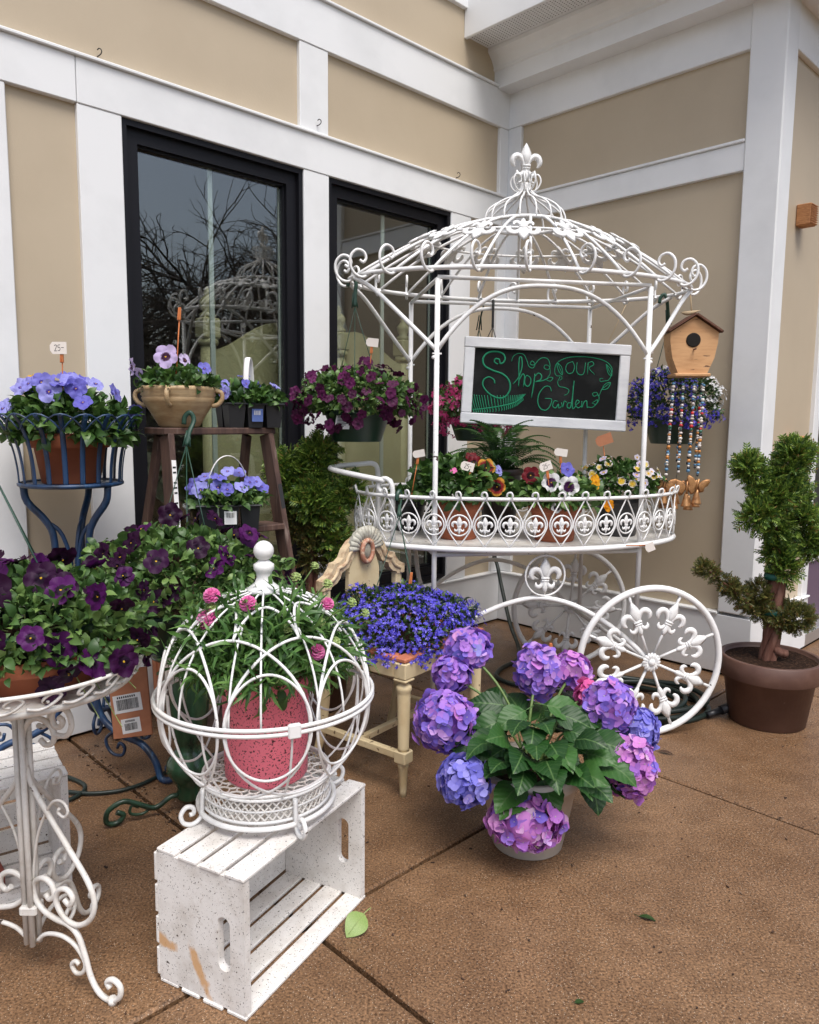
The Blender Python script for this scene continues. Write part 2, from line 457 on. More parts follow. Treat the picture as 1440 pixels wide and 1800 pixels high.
flower_mat('pansy_red', [(0, (0.20, 0.008, 0.012)), (1, (0.30, 0.02, 0.02))], (0.02, 0.002, 0.004), 0.45, edge=(0.62, 0.30, 0.04))
flower_mat('pansy_darkred', [(0, (0.14, 0.006, 0.012)), (1, (0.20, 0.012, 0.02))], (0.02, 0.002, 0.004), 0.40)
flower_mat('pansy_orange', [(0, (0.80, 0.30, 0.01)), (1, (0.80, 0.38, 0.02))], (0.5, 0.12, 0.0), 0.2)
flower_mat('viola_mix', [(0, (0.72, 0.50, 0.05)), (0.35, (0.72, 0.62, 0.25)), (0.5, (0.55, 0.45, 0.66)), (1, (0.70, 0.66, 0.74))], (0.70, 0.42, 0.02), 0.32, edge=(0.66, 0.62, 0.70))
HY = {
 'hydrangea_violet': [(0, (0.219, 0.152, 0.642)), (0.45, (0.320, 0.195, 0.686)), (0.75, (0.464, 0.202, 0.642)), (1, (0.573, 0.371, 0.713))],
 'hydrangea_blue': [(0, (0.169, 0.169, 0.642)), (0.5, (0.245, 0.228, 0.713)), (0.85, (0.337, 0.321, 0.748)), (1, (0.464, 0.347, 0.730))],
 'hydrangea_pink': [(0, (0.380, 0.169, 0.625)), (0.4, (0.531, 0.195, 0.625)), (0.75, (0.650, 0.253, 0.625)), (1, (0.717, 0.498, 0.713))],
 'hydrangea_rose': [(0, (0.616, 0.059, 0.282)), (1, (0.717, 0.169, 0.405))],
}
for k, v in HY.items():
    flower_mat(k, v, (0.3, 0.2, 0.5), 0.0, eye=(0.62, 0.60, 0.50))
    mat(k + '_mass', v[0][1], 0.55, spec=0.25, rnd=('island', v), trans=0.25)
# ------------------------------------------------------------------ mesh helpers
class MB:
    def __init__(s):
        s.v, s.f, s.mi, s.sm = [], [], [], []
    def add(s, verts, faces, mi=0, smooth=False, M=None):
        b = len(s.v)
        if M is not None:
            verts = [M @ Vec(p) for p in verts]
        s.v += [tuple(p) for p in verts]
        for f in faces:
            s.f.append(tuple(i + b for i in f))
            s.mi.append(mi)
            s.sm.append(smooth)
        return s
    def box(s, x0, x1, y0, y1, z0, z1, mi=0, M=None, ch=0.0):
        if ch <= 0:
            v = [(x, y, z) for z in (z0, z1) for y in (y0, y1) for x in (x0, x1)]
            f = [(0, 2, 3, 1), (4, 5, 7, 6), (0, 1, 5, 4), (2, 6, 7, 3), (0, 4, 6, 2), (1, 3, 7, 5)]
            return s.add(v, f, mi, False, M)
        X, Y, Z = (x0, x1), (y0, y1), (z0, z1)
        c = min(ch, (x1 - x0) / 2.1, (y1 - y0) / 2.1, (z1 - z0) / 2.1)
        v, idx = [], {}
        for i in (0, 1):
            for j in (0, 1):
                for k in (0, 1):
                    d = [c if q == 0 else -c for q in (i, j, k)]
                    for a in range(3):
                        p = [X[i] + d[0], Y[j] + d[1], Z[k] + d[2]]
                        p[a] = (X[i], Y[j], Z[k])[a]
                        idx[(i, j, k, a)] = len(v)
                        v.append(p)
        f = []
        for a in range(3):
            o = [q for q in range(3) if q != a]
            for e in (0, 1):
                cy = []
                for (p, q) in ((0, 0), (1, 0), (1, 1), (0, 1)):
                    key = [0, 0, 0]
                    key[a] = e
                    key[o[0]], key[o[1]] = p, q
                    cy.append(idx[(*key, a)])
                flip = (e == 0) != (a == 1)
                f.append(tuple(cy[::-1] if flip else cy))
        for a in range(3):      # edges along axis a
            o = [q for q in range(3) if q != a]
            for p in (0, 1):
                for q in (0, 1):
                    k0, k1 = [0] * 3, [0] * 3
                    k0[o[0]] = k1[o[0]] = p
                    k0[o[1]] = k1[o[1]] = q
                    k1[a] = 1
                    f.append((idx[(*k0, o[0])], idx[(*k1, o[0])], idx[(*k1, o[1])], idx[(*k0, o[1])]))
        for i in (0, 1):
            for j in (0, 1):
                for k in (0, 1):
                    f.append(tuple(idx[(i, j, k, a)] for a in range(3)))
        return s.add(v, f, mi, False, M)
    def tube(s, pts, r, n=8, closed=False, mi=0, M=None, ell=(1, 1), up=None, caps=True):
        P = [Vec(p) for p in pts]
        k = len(P)
        rr = r if isinstance(r, (list, tuple)) else [r] * k
        T = []
        for i in range(k):
            a = P[(i - 1) % k] if (closed or i > 0) else P[0]
            b = P[(i + 1) % k] if (closed or i < k - 1) else P[-1]
            t = (b - a)
            T.append(t.normalized() if t.length > 1e-9 else Vec((0, 0, 1)))
        if up is not None:
            nrm = Vec(up)
        else:
            nrm = Vec((0, 0, 1)) if abs(T[0].z) < 0.9 else Vec((1, 0, 0))
        v = []
        for i in range(k):
            nrm = nrm - T[i] * nrm.dot(T[i])
            if nrm.length < 1e-6:
                nrm = T[i].orthogonal()
            nrm.normalize()
            bi = T[i].cross(nrm)
            for j in range(n):
                a = 2 * PI * j / n
                v.append(P[i] + nrm * (rr[i] * ell[0] * math.cos(a)) + bi * (rr[i] * ell[1] * math.sin(a)))
        f = []
        for i in range(k if closed else k - 1):
            i2 = (i + 1) % k
            for j in range(n):
                j2 = (j + 1) % n
                f.append((i * n + j, i * n + j2, i2 * n + j2, i2 * n + j))
        s.add(v, f, mi, True, M)
        if caps and not closed:
            b = len(s.v) - k * n
            s.f.append(tuple(b + j for j in range(n - 1, -1, -1)))
            s.f.append(tuple(b + (k - 1) * n + j for j in range(n)))
            s.mi += [mi, mi]
            s.sm += [False, False]
        return s
    def lathe(s, prof, n=24, mi=0, M=None, smooth=True, sx=1, sy=1, flute=None):
        v, f = [], []
        for (r, z) in prof:
            for j in range(n):
                a = 2 * PI * j / n
                q = r
                if flute and flute[0] <= z <= flute[1] and j % 2:
                    q = r * flute[2]
                v.append((q * math.cos(a) * sx, q * math.sin(a) * sy, z))
        for i in range(len(prof) - 1):
            for j in range(n):
                j2 = (j + 1) % n
                f.append((i * n + j, i * n + j2, (i + 1) * n + j2, (i + 1) * n + j))
        s.add(v, f, mi, smooth, M)
        b = len(s.v) - len(v)
        for e, rev in ((0, True), (len(prof) - 1, False)):
            if prof[e][0] > 1e-5:
                ids = [b + e * n + j for j in range(n)]
                s.f.append(tuple(ids[::-1] if rev else ids))
                s.mi.append(mi)
                s.sm.append(False)
        return s
    def prism(s, pts, z0, z1, mi=0, M=None, smooth=False):
        """polygon in xy (ccw) between z0 and z1"""
        n = len(pts)
        v = [(x, y, z0) for x, y in pts] + [(x, y, z1) for x, y in pts]
        f = [tuple(range(n - 1, -1, -1)), tuple(range(n, 2 * n))]
        f += [(i, (i + 1) % n, n + (i + 1) % n, n + i) for i in range(n)]
        return s.add(v, f, mi, smooth, M)
    def pillow(s, pts, h, mi=0, M=None, inset=0.55, mid=None):
        """puffy plate from a star-shaped polygon in xy: rim at z=0, crown at z=+h and -h*.5"""
        n = len(pts)
        cx = sum(p[0] for p in pts) / n if mid is None else mid[0]
        cy = sum(p[1] for p in pts) / n if mid is None else mid[1]
        v = [(x, y, 0) for x, y in pts]
        v += [(cx + (x - cx) * inset, cy + (y - cy) * inset, h * 0.85) for x, y in pts]
        v += [(cx + (x - cx) * inset, cy + (y - cy) * inset, -h * 0.5) for x, y in pts]
        v += [(cx, cy, h), (cx, cy, -h * 0.5)]
        f = []
        for i in range(n):
            j = (i + 1) % n
            f += [(i, j, n + j, n + i), (n + i, n + j, 3 * n), (j, i, 2 * n + i, 2 * n + j), (2 * n + j, 2 * n + i, 3 * n + 1)]
        return s.add(v, f, mi, True, M)
    def ringplate(s, outer, inner, z0, z1, mi=0, M=None):
        n = len(outer)
        v = [(x, y, z) for z in (z0, z1) for loop in (outer, inner) for (x, y) in loop]
        f = []
        for i in range(n):
            j = (i + 1) % n
            f += [(j, i, n + i, n + j), (2 * n + i, 2 * n + j, 3 * n + j, 3 * n + i),
                  (i, j, 2 * n + j, 2 * n + i), (n + j, n + i, 3 * n + i, 3 * n + j)]
        return s.add(v, f, mi, False, M)
    def sphere(s, c, r, n=12, m=8, mi=0, M=None, sz=1.0):
        prof = [(max(r * math.sin(PI * i / m), 1e-6), -r * math.cos(PI * i / m) * sz) for i in range(m + 1)]
        T = Mat.Translation(c)
        return s.lathe(prof, n, mi, (M @ T) if M is not None else T)
    def mesh(s, name, mats):
        me = bpy.data.meshes.new(name)
        me.from_pydata(s.v, [], s.f)
        for m in ([mats] if isinstance(mats, str) else mats):
            me.materials.append(MATS[m])
        if len(s.f) == len(me.polygons):
            me.polygons.foreach_set('material_index', s.mi)
            me.polygons.foreach_set('use_smooth', s.sm)
        me.update()
        return me

def link(name, data, parent=None, M=None, **props):
    o = bpy.data.objects.new(name, data)
    C.objects.link(o)
    if parent is not None:
        o.parent = parent
    if M is not None:
        o.matrix_local = M
    for k, v in props.items():
        o[k] = v
    return o

def part(name, mb, mats, parent=None, M=None, **props):
    return link(name, mb.mesh(name, mats), parent, M, **props)

def thing(name, label, cat, loc=(0, 0, 0), rz=0.0, group=None):
    o = bpy.data.objects.new(name, None)
    o.empty_display_size = 0.05
    C.objects.link(o)
    o.location = loc
    o.rotation_euler = (0, 0, rz)
    o['label'] = label
    o['category'] = cat
    if group:
        o['group'] = group
    return o

def T(x, y, z):
    return Mat.Translation((x, y, z))
def RZ(a):
    return Mat.Rotation(a, 4, 'Z')
def RX(a):
    return Mat.Rotation(a, 4, 'X')
def RY(a):
    return Mat.Rotation(a, 4, 'Y')
def S(k):
    return Mat.Diagonal((k, k, k, 1))
def S3(a, b, c):
    return Mat.Diagonal((a, b, c, 1))
def frame(o, x, y, z):
    m = Mat((x, y, z)).transposed().to_4x4()
    m.translation = o
    return m

def spline(pts, k=6, closed=False):
    P = [Vec(p) for p in pts]
    n = len(P)
    out = []
    rngi = n if closed else n - 1
    for i in range(rngi):
        p0 = P[(i - 1) % n] if closed or i > 0 else P[0] * 2 - P[1]
        p1, p2 = P[i], P[(i + 1) % n]
        p3 = P[(i + 2) % n] if closed or i + 2 < n else P[-1] * 2 - P[-2]
        for j in range(k):
            t = j / k
            out.append(0.5 * ((2 * p1) + (p2 - p0) * t + (2 * p0 - 5 * p1 + 4 * p2 - p3) * t * t + (3 * p1 - p0 - 3 * p2 + p3) * t ** 3))
    if not closed:
        out.append(P[-1])
    return out

def spiral2(cx, cy, r0, r1, a0, a1, n=14):
    return [(cx + (r0 + (r1 - r0) * i / n) * math.cos(a0 + (a1 - a0) * i / n),
             cy + (r0 + (r1 - r0) * i / n) * math.sin(a0 + (a1 - a0) * i / n)) for i in range(n + 1)]

def ell_pts(a, b, z, n=72, a0=0.0, a1=2 * PI):
    return [(a * math.cos(a0 + (a1 - a0) * i / n), b * math.sin(a0 + (a1 - a0) * i / n), z) for i in range(n)]

# ---- numpy scatter of one template into one joined mesh
def rot_from(dirs, nors):
    """rows of frames: x = dirs, z ~ nors"""
    x = dirs / (np.linalg.norm(dirs, axis=1, keepdims=True) + 1e-9)
    z = nors - x * np.sum(nors * x, axis=1, keepdims=True)
    z = z / (np.linalg.norm(z, axis=1, keepdims=True) + 1e-9)
    y = np.cross(z, x)
    return np.stack([x, y, z], axis=2)          # columns

def scatter(name, tv, tf, pos, rot, scl, matname, parent=None, smooth=True, **props):
    """tv (k,3) template, tf faces (all same size), pos (n,3), rot (n,3,3), scl (n,) or (n,3)"""
    tv = np.asarray(tv, float)
    tf = np.asarray(tf, int)
    n, k = len(pos), len(tv)
    sc3 = scl[:, None] * np.ones(3) if scl.ndim == 1 else scl
    vv = np.einsum('nij,nkj->nki', rot, tv[None] * sc3[:, None, :]) + pos[:, None, :]
    vv = vv.reshape(-1, 3)
    ff = (tf[None] + (np.arange(n) * k)[:, None, None]).reshape(-1, tf.shape[1])
    me = bpy.data.meshes.new(name)
    nf, w_ = ff.shape
    me.vertices.add(len(vv))
    me.vertices.foreach_set('co', vv.astype(np.float32).ravel())
    me.loops.add(nf * w_)
    me.loops.foreach_set('vertex_index', ff.astype(np.int32).ravel())
    me.polygons.add(nf)
    me.polygons.foreach_set('loop_start', (np.arange(nf) * w_).astype(np.int32))
    me.polygons.foreach_set('use_smooth', np.full(nf, smooth))
    me.update(calc_edges=True)
    me.validate()
    me.materials.append(MATS[matname])
    o = bpy.data.objects.new(name, me)
    C.objects.link(o)
    if parent is not None:
        o.parent = parent
    o['kind'] = 'stuff'
    for kk, v in props.items():
        o[kk] = v
    return o

def unit(a):
    return a / (np.linalg.norm(a, axis=-1, keepdims=True) + 1e-9)

# leaf template along +x, length 1, normal +z (quads)
def leaf_tpl(wid=0.28, bend=0.18, fold=0.10, seg=4, point=1.0):
    v, f = [], []
    for i in range(seg + 1):
        t = i / seg
        hw = wid * (math.sin(PI * min(t ** 0.8, 1.0)) ** 0.8) * (1 if t < 0.999 else 0)
        if i == 0:
            hw = wid * 0.12
        z = bend * math.sin(t * PI * 0.9) - bend * 0.6 * t * t
        v += [(t, hw, z + fold * hw / wid * 0.5), (t, 0, z), (t, -hw, z + fold * hw / wid * 0.5)]
    for i in range(seg):
        a, b = 3 * i, 3 * (i + 1)
        f += [(a, a + 1, b + 1, b), (a + 1, a + 2, b + 2, b + 1)]
    return np.array(v), np.array(f)

LEAF_ROUND = leaf_tpl(0.30, 0.20, 0.14, 4)
LEAF_LONG = leaf_tpl(0.17, 0.25, 0.10, 4)
LEAF_THIN = leaf_tpl(0.07, 0.30, 0.03, 3)

# pansy: five ruffled petals in the xy plane, facing +z, about 1.5 across
def pansy_mesh(name, matname, ruffle=0.07, seed=0):
    rs = np.random.default_rng(seed)
    mb = MB()
    pet = [((0.24, 0.34), 0.40, 1.05, -0.06), ((-0.24, 0.34), 0.40, 1.0, -0.09), ((0.40, -0.06), 0.36, 1.0, 0.0),
           ((-0.40, -0.06), 0.36, 1.0, 0.01), ((0.0, -0.36), 0.44, 0.9, 0.05)]
    for (c, r, ky, z0) in pet:
        n = 11
        ph = rs.uniform(0, 6.28)
        ang = math.atan2(c[1], c[0])
        v = [(c[0] * 0.15, c[1] * 0.15, z0 * 0.5 + 0.02)]
        for ring in (0.55, 1.0):
            for j in range(n):
                a = 2 * PI * j / n
                x = c[0] + r * ring * math.cos(a)
                y = c[1] + r * ring * ky * math.sin(a)
                d = math.hypot(x, y)
                z = z0 + 0.10 * d * d * (1 if ring > 0.9 else 0.6) + ruffle * ring * math.sin(3 * a + ph) - (0.10 if ring > 0.9 else 0) * abs(math.sin(a - ang)) * 0.4
                v.append((x, y, z))
        # centre vertex moved to the petal's own middle, throat handled by overlap
        v[0] = (c[0], c[1], z0 + 0.01)
        f = []
        for j in range(n):
            k = (j + 1) % n
            f += [(0, 1 + j, 1 + k), (1 + j, 1 + n + j, 1 + n + k, 1 + k)]
        mb.add(v, f, 0, True)
    # calyx knob behind
    mb.lathe([(0.001, -0.28), (0.07, -0.22), (0.10, -0.10), (0.03, 0.0)], 6, 0)
    return mb.mesh(name, matname)

PANSY = {}
def pansy(matname, i=0):
    k = (matname, i % 3)
    if k not in PANSY:
        PANSY[k] = pansy_mesh('pansy_flower', matname, 0.06 + 0.025 * (i % 3), seed=i % 3 + 1)
    return PANSY[k]

def face_mat(pos, face, size, roll=0.0):
    """matrix that puts a +z facing template at pos looking along face, petals upright"""
    z = Vec(face).normalized()
    up = Vec((0, 0, 1))
    x = up.cross(z)
    if x.length < 1e-3:
        x = Vec((1, 0, 0))
    x.normalize()
    y = z.cross(x)
    return frame(Vec(pos), x, y, z) @ RZ(roll) @ S(size)

CAMP = np.array([0.0, 0.0, 1.26])
def mound_points(n, rx, ry, rz, r2, lo=-0.25, shell=0.55):
    """points in an upper-half ellipsoid, biased to the outside; returns pos and outward dirs"""
    d = unit(r2.normal(size=(n * 3, 3)))
    d = d[d[:, 2] > lo][:n]
    rad = shell + (1 - shell) * r2.random(len(d)) ** 0.5
    lump = 1 + 0.10 * np.sin(d[:, 0] * 7 + 1) * np.cos(d[:, 1] * 6) + 0.07 * np.sin(d[:, 2] * 11 + d[:, 0] * 5)
    p = d * (rad * lump)[:, None] * np.array([rx, ry, rz])
    return p, d

def foliage(parent, c, rx, ry, rz, n, size, matname, tpl=LEAF_ROUND, seed=0, lo=-0.25, shell=0.5, name='foliage', upb=0.5, jit=0.6, smin=0.6):
    r2 = np.random.default_rng(seed)
    p, d = mound_points(n, rx, ry, rz, r2, lo, shell)
    dirs = unit(d + r2.normal(size=d.shape) * jit + np.array([0, 0, 0.15]))
    nor = unit(d * 0.6 + np.array([0, 0, upb]) + r2.normal(size=d.shape) * 0.45)
    scl = size * (smin + (1.25 - smin) * r2.random(len(p)))
    return scatter(name, tpl[0], tpl[1], p + np.array(c), rot_from(dirs, nor), scl, matname, parent)

def flowers(parent, c, rx, ry, rz, n, size, mats, seed=0, lo=-0.1, out=1.03, front=0.8, world=(0, 0, 0), name='flower', spread=0.35, toward=0.45, up=0.2, pick=None):
    """single flowers over a mound, mostly on the side that faces the yard"""
    r2 = np.random.default_rng(seed)
    to = unit(CAMP - (np.array(world) + np.array(c)))
    k = 0
    tries = 0
    pts = []
    while k < n and tries < 6000:
        tries += 1
        d = unit(r2.normal(size=3))
        if d[2] < lo or (d @ to < -0.15 and r2.random() < front):
            continue
        p = d * np.array([rx, ry, rz]) * (out + 0.10 * r2.normal() * 0.6)
        mind = size * 0.62
        if any(np.linalg.norm(p - q) < mind for q in pts):
            continue
        pts.append(p)
        fc = unit(d * np.array([1, 1, 0.8]) + to * toward + np.array([0, 0, up]) + r2.normal(size=3) * spread)
        mn = mats[k % len(mats)] if pick is None else pick(r2)
        s = size * 0.66 * (0.78 + 0.4 * r2.random())
        link(name, pansy(mn, int(r2.integers(3))), parent, face_mat(p + np.array(c), fc, s, r2.normal() * 0.25))
        k += 1
    return pts

def stems(parent, base, tips, r, matname, name='stem', sag=0.25, seed=0):
    mb = MB()
    r2 = np.random.default_rng(seed)
    for t in tips:
        b = Vec(base) + Vec((r2.normal() * 0.03, r2.normal() * 0.03, 0))
        t = Vec(t)
        m = b.lerp(t, 0.5) + Vec((0, 0, sag * (t - b).length))
        mb.tube(spline([b, m, t], 3), [r * 1.2] * 4 + [r, r, r * 0.8], 4, caps=False)
    return part(name, mb, matname, parent, kind='stuff')

# fleur-de-lis about 1 tall (z-up plane is xy, facing +z), foot at y=-0.5, tip at y=+0.5
def fleur_mesh(matname):
    mb = MB()
    L = [(0, 0.5), (0.07, 0.40), (0.135, 0.27), (0.15, 0.17), (0.12, 0.06), (0.06, -0.06), (0, -0.10)]
    mb.pillow(L + [(-x, y) for x, y in L[-2:0:-1]], 0.055, mid=(0, 0.16))
    for sgn in (1, -1):
        arm = [(0.04, -0.07, 0), (0.11, 0.08, 0.0), (0.22, 0.165, 0), (0.33, 0.13, 0), (0.375, 0.02, 0), (0.33, -0.075, 0), (0.285, -0.08, 0)]
        mb.tube(spline([(sgn * x, y, z) for x, y, z in arm], 3), [0.05, 0.055, 0.06, 0.066, 0.072, 0.078, 0.083, 0.086, 0.088, 0.088, 0.086, 0.083, 0.078, 0.07, 0.058, 0.044, 0.032, 0.018, 0.007][:19], 6, ell=(0.5, 1.0), up=(0, 0, 1))
        low = [(0.03, -0.13, 0), (0.09, -0.25, 0), (0.17, -0.30, 0), (0.235, -0.25, 0), (0.245, -0.17, 0)]
        mb.tube(spline([(sgn * x, y, z) for x, y, z in low], 3), [0.045, 0.052, 0.058, 0.061, 0.063, 0.064, 0.063, 0.060, 0.055, 0.048, 0.038, 0.025, 0.011], 6, ell=(0.5, 1.0), up=(0, 0, 1))
    B = [(0.05, -0.10), (0.06, -0.22), (0.085, -0.32), (0.05, -0.42), (0, -0.5)]
    mb.pillow(B + [(-x, y) for x, y in B[-2::-1]], 0.045, mid=(0, -0.28))
    mb.tube([(-0.11, -0.07, 0.02), (0.11, -0.07, 0.02)], 0.032, 6)
    mb.tube([(-0.10, -0.135, 0.02), (0.10, -0.135, 0.02)], 0.028, 6)
    return mb.mesh('fleur_de_lis', matname)
FLEUR = fleur_mesh('white_metal')
# ------------------------------------------------------------------ ground
O = Vec((0.5699, 4.7773, 0))
BROT = math.atan2(0.7003, 0.7138)
BM = T(O.x, O.y, 0) @ RZ(BROT)             # building frame: wall A on y=0 (x<0), wall B on x=0 (y<0)
gb = MB()
gb.box(-60, 60, -60, 60, -0.3, -0.035)
ground = part('ground', gb, 'joint_dirt', None, BM, kind='structure')
lw = MB()
lw.box(-60, 60, -60, -7.65, -0.03, -0.012)
part('lawn', lw, 'lawn', None, BM, kind='structure')
pav = link('pavement', None, None, BM, kind='structure')
xs = [-8.33, -6.92, -5.51, -4.10, -2.69, -1.28, 0.0]
ys = [0.0, -1.575, -3.1, -4.6, -6.1, -7.6]
gap = 0.0065
for i in range(len(xs) - 1):
    for j in range(len(ys) - 1):
        sb = MB()
        dz = 0.0 if j < 2 else -0.001
        sb.box(xs[i] + gap, xs[i + 1] - gap, ys[j + 1] + gap, ys[j] - gap, -0.034, dz, ch=0.006)
        part('paving_slab', sb, 'wet_aggregate', pav)
for i, (a, b) in enumerate([(0.0, 1.4), (1.4, 2.8), (2.8, 4.2)]):
    for j in range(1, len(ys) - 1):
        sb = MB()
        sb.box(a + gap, b - gap, ys[j + 1] + gap, ys[j] - gap, -0.034, 0.0, ch=0.006)
        part('paving_slab', sb, 'wet_aggregate', pav)

# ------------------------------------------------------------------ building
bld = link('shop_building', None, None, BM)
bld['label'] = 'tan panelled shop building with white trim boards, tall black windows and deep eaves'
bld['category'] = 'building'
def bbox(name, x0, x1, y0, y1, z0, z1, m, ch=0.003, parent=None):
    b = MB()
    b.box(x0, x1, y0, y1, z0, z1, ch=ch)
    return part(name, b, m, parent or bld)
W, TN = 'white_trim', 'tan_siding'
PR = 0.022
# wall A, panels
for (t0, t1, z0, z1) in [(0.095, 0.35, 0.30, 2.42), (2.55, 2.81, 0.30, 2.42), (2.95, 4.8, 0.30, 2.42), (0.09, 1.39, 2.58, 2.98), (1.535, 4.8, 2.58, 2.98), (0.0, 4.8, 3.18, 3.52)]:
    bbox('siding_panel', -t1, -t0, 0.0, 0.10, z0, z1, TN, 0)
# wall A, boards
for (t0, t1, z0, z1) in [(0.022, 0.10, 0.324, 2.413), (0.345, 0.512, 0.324, 2.413), (1.377, 1.526, 0.324, 2.413), (2.390, 2.56, 0.324, 2.413), (2.805, 2.96, 0.324, 2.413),
                         (0.022, 0.10, 2.592, 2.968), (1.38, 1.545, 2.592, 2.968)]:
    bbox('trim_board', -t1, -t0, -PR, 0.09, z0, z1, W)
for (t0, t1) in [(0.022, 2.558), (2.5605, 4.8)]:
    bbox('trim_board', -t1, -t0, -PR - 0.003, 0.085, 2.414, 2.576, W)
bbox('ledge', -4.8, -0.03, -0.038, 0.08, 2.5765, 2.590, W)
bbox('trim_board', -4.8, -0.022, -PR - 0.003, 0.085, 2.969, 3.176, W)
bbox('ledge', -4.8, -0.03, -0.038, 0.08, 3.1765, 3.190, W)
bbox('trim_board', -4.8, -0.0, -PR - 0.003, 0.085, 3.505, 4.1, W)
bbox('skirting_board', -4.8, -0.033, -0.030, 0.09, 0.012, 0.311, W)
bbox('ledge', -4.8, -0.036, -0.040, 0.085, 0.3115, 0.323, W)
# wall B
for (t0, t1, z0, z1) in [(0.10, 1.44, 0.30, 2.45), (0.10, 1.44, 2.57, 2.98)]:
    bbox('siding_panel', 0.0, 0.10, -t1, -t0, z0, z1, TN, 0)
for (t0, t1, z0, z1) in [(0.0, 0.112, 0.324, 2.438), (0.0, 0.112, 2.583, 2.974)]:
    bbox('trim_board', -PR, 0.09, -t1, -t0, z0, z1, W)
bbox('trim_board', -PR - 0.003, 0.085, -1.429, 0.0, 2.439, 2.566, W)
bbox('ledge', -0.036, 0.08, -1.429, -0.03, 2.5665, 2.581, W)
bbox('frieze_board', -PR - 0.003, 0.085, -1.429, 0.0, 2.975, 3.30, W)
bbox('skirting_board', -0.030, 0.09, -1.5995, -0.0, 0.012, 0.308, W)
bbox('ledge', -0.040, 0.085, -1.43, -0.03, 0.3085, 0.322, W)
bbox('corner_post', -0.034, 0.10, -1.5975, -1.430, 0.3225, 3.35, W, 0.006)
# wall C
YC = -1.5635
bbox('siding_panel', 0.09, 0.70, YC, YC + 0.10, 0.30, 2.98, TN, 0)
bbox('trim_board', 0.6905, 0.775, YC - PR, YC + 0.09, 0.311, 2.969, W)
bbox('frieze_board', 0.1005, 3.0, YC - PR - 0.003, YC + 0.085, 2.970, 3.30, W)
bbox('skirting_board', 0.0905, 0.775, YC - 0.030, YC + 0.085, 0.012, 0.299, W)
bbox('ledge', 0.1005, 0.775, YC - 0.040, YC + 0.08, 0.2995, 0.310, W)
# display window on wall C
bbox('display_panel', 0.7755, 2.2, YC + 0.03, YC + 0.07, 0.085, 0.47, 'purple_panel')
bbox('display_rail', 0.7755, 2.2, YC + 0.015, YC + 0.08, 0.4705, 0.51, W)
bbox('threshold', 0.7755, 2.2, YC - 0.03, YC + 0.09, 0.012, 0.084, 'sill_metal')
g2 = MB()
g2.box(0.7755, 2.2, YC + 0.045, YC + 0.049, 0.5105, 2.969)
part('window_pane', g2, 'window_glass', bld)
# cornice along B and C
prof = [(0.0, 3.168), (0.14, 3.168), (0.14, 3.262), (0.150, 3.268), (0.150, 3.285), (0.158, 3.30), (0.172, 3.322), (0.192, 3.342), (0.203, 3.352), (0.203, 3.372), (0.0, 3.372)]
cb = MB()
cb.prism([(a, z) for a, z in prof], 0.0, 1.5635 + 0.2, M=Mat(((-1, 0, 0, 0), (0, 0, -1, 0), (0, 1, 0, 0), (0, 0, 0, 1))))
part('cornice', cb, W, bld)
cb = MB()
cb.prism([(a, z + 0.004) for a, z in prof], -0.20, 3.0, M=Mat(((0, 0, 1, 0), (-1, 0, 0, YC), (0, 1, 0, 0), (0, 0, 0, 1))))
part('cornice', cb, W, bld)
bbox('soffit', -0.386, 0.0, -1.95, -0.0, 3.374, 3.39, W, 0)
bbox('soffit', 0.0, 3.0, YC - 0.386, YC, 3.3745, 3.39, W, 0)
bbox('fascia', -0.41, -0.3865, -1.9735, 0.0, 3.358, 3.80, W)
bbox('fascia', -0.386, 3.0, YC - 0.41, YC - 0.3865, 3.358, 3.80, W)
bbox('roof_slab', -0.386, 3.0, -1.94, 0.0, 3.60, 3.70, W, 0)
# vent holes of the soffit: small dark discs set 1 mm under it
vb = MB()
for i in range(60):
    for j in range(9):
        y = -0.02 - i * 0.02
        x = -0.23 - j * 0.0165
        vb.add([(x + 0.0035 * math.cos(a), y + 0.0035 * math.sin(a), 3.3732) for a in [k * PI / 3 for k in range(6)]], [tuple(range(5, -1, -1))])
part('vent_holes', vb, 'hole_dark', bld, kind='stuff')
# wall behind / above the windows so that the room is closed
bbox('wall_core', -4.8, -2.39, 0.101, 0.16, 0.0, 3.6, 'room_wall', 0)
bbox('wall_core', -1.526, -1.377, 0.101, 0.16, 0.0, 3.6, 'room_wall', 0)
bbox('wall_core', -0.512, 0.16, 0.101, 0.16, 0.0, 3.6, 'room_wall', 0)
bbox('wall_core', -2.39, -1.526, 0.101, 0.16, 2.42, 3.6, 'room_wall', 0)
bbox('wall_core', -1.377, -0.512, 0.101, 0.16, 2.42, 3.6, 'room_wall', 0)
bbox('wall_core', -2.39, -1.526, 0.101, 0.16, 0.0, 0.34, 'room_wall', 0)
bbox('wall_core', -1.377, -0.512, 0.101, 0.16, 0.0, 0.34, 'room_wall', 0)
bbox('wall_core', 0.101, 0.16, -1.46, 0.1, 0.0, 3.6, 'room_wall', 0)
bbox('room_floor', -4.8, 3.0, 0.161, 3.2, 0.08, 0.12, 'room_floor', 0)
bbox('room_ceiling', -4.8, 3.0, 0.161, 3.2, 2.75, 2.8, 'room_wall', 0)
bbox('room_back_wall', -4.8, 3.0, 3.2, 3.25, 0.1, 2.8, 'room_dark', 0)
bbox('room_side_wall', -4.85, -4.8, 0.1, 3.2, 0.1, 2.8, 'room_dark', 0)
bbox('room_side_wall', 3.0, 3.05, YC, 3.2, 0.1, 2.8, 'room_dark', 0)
bbox('room_floor', 0.161, 3.0, YC + 0.1, 0.16, 0.08, 0.12, 'room_floor', 0)
bbox('room_ceiling', 0.161, 3.0, YC + 0.1, 0.16, 2.97, 3.0, 'room_wall', 0)

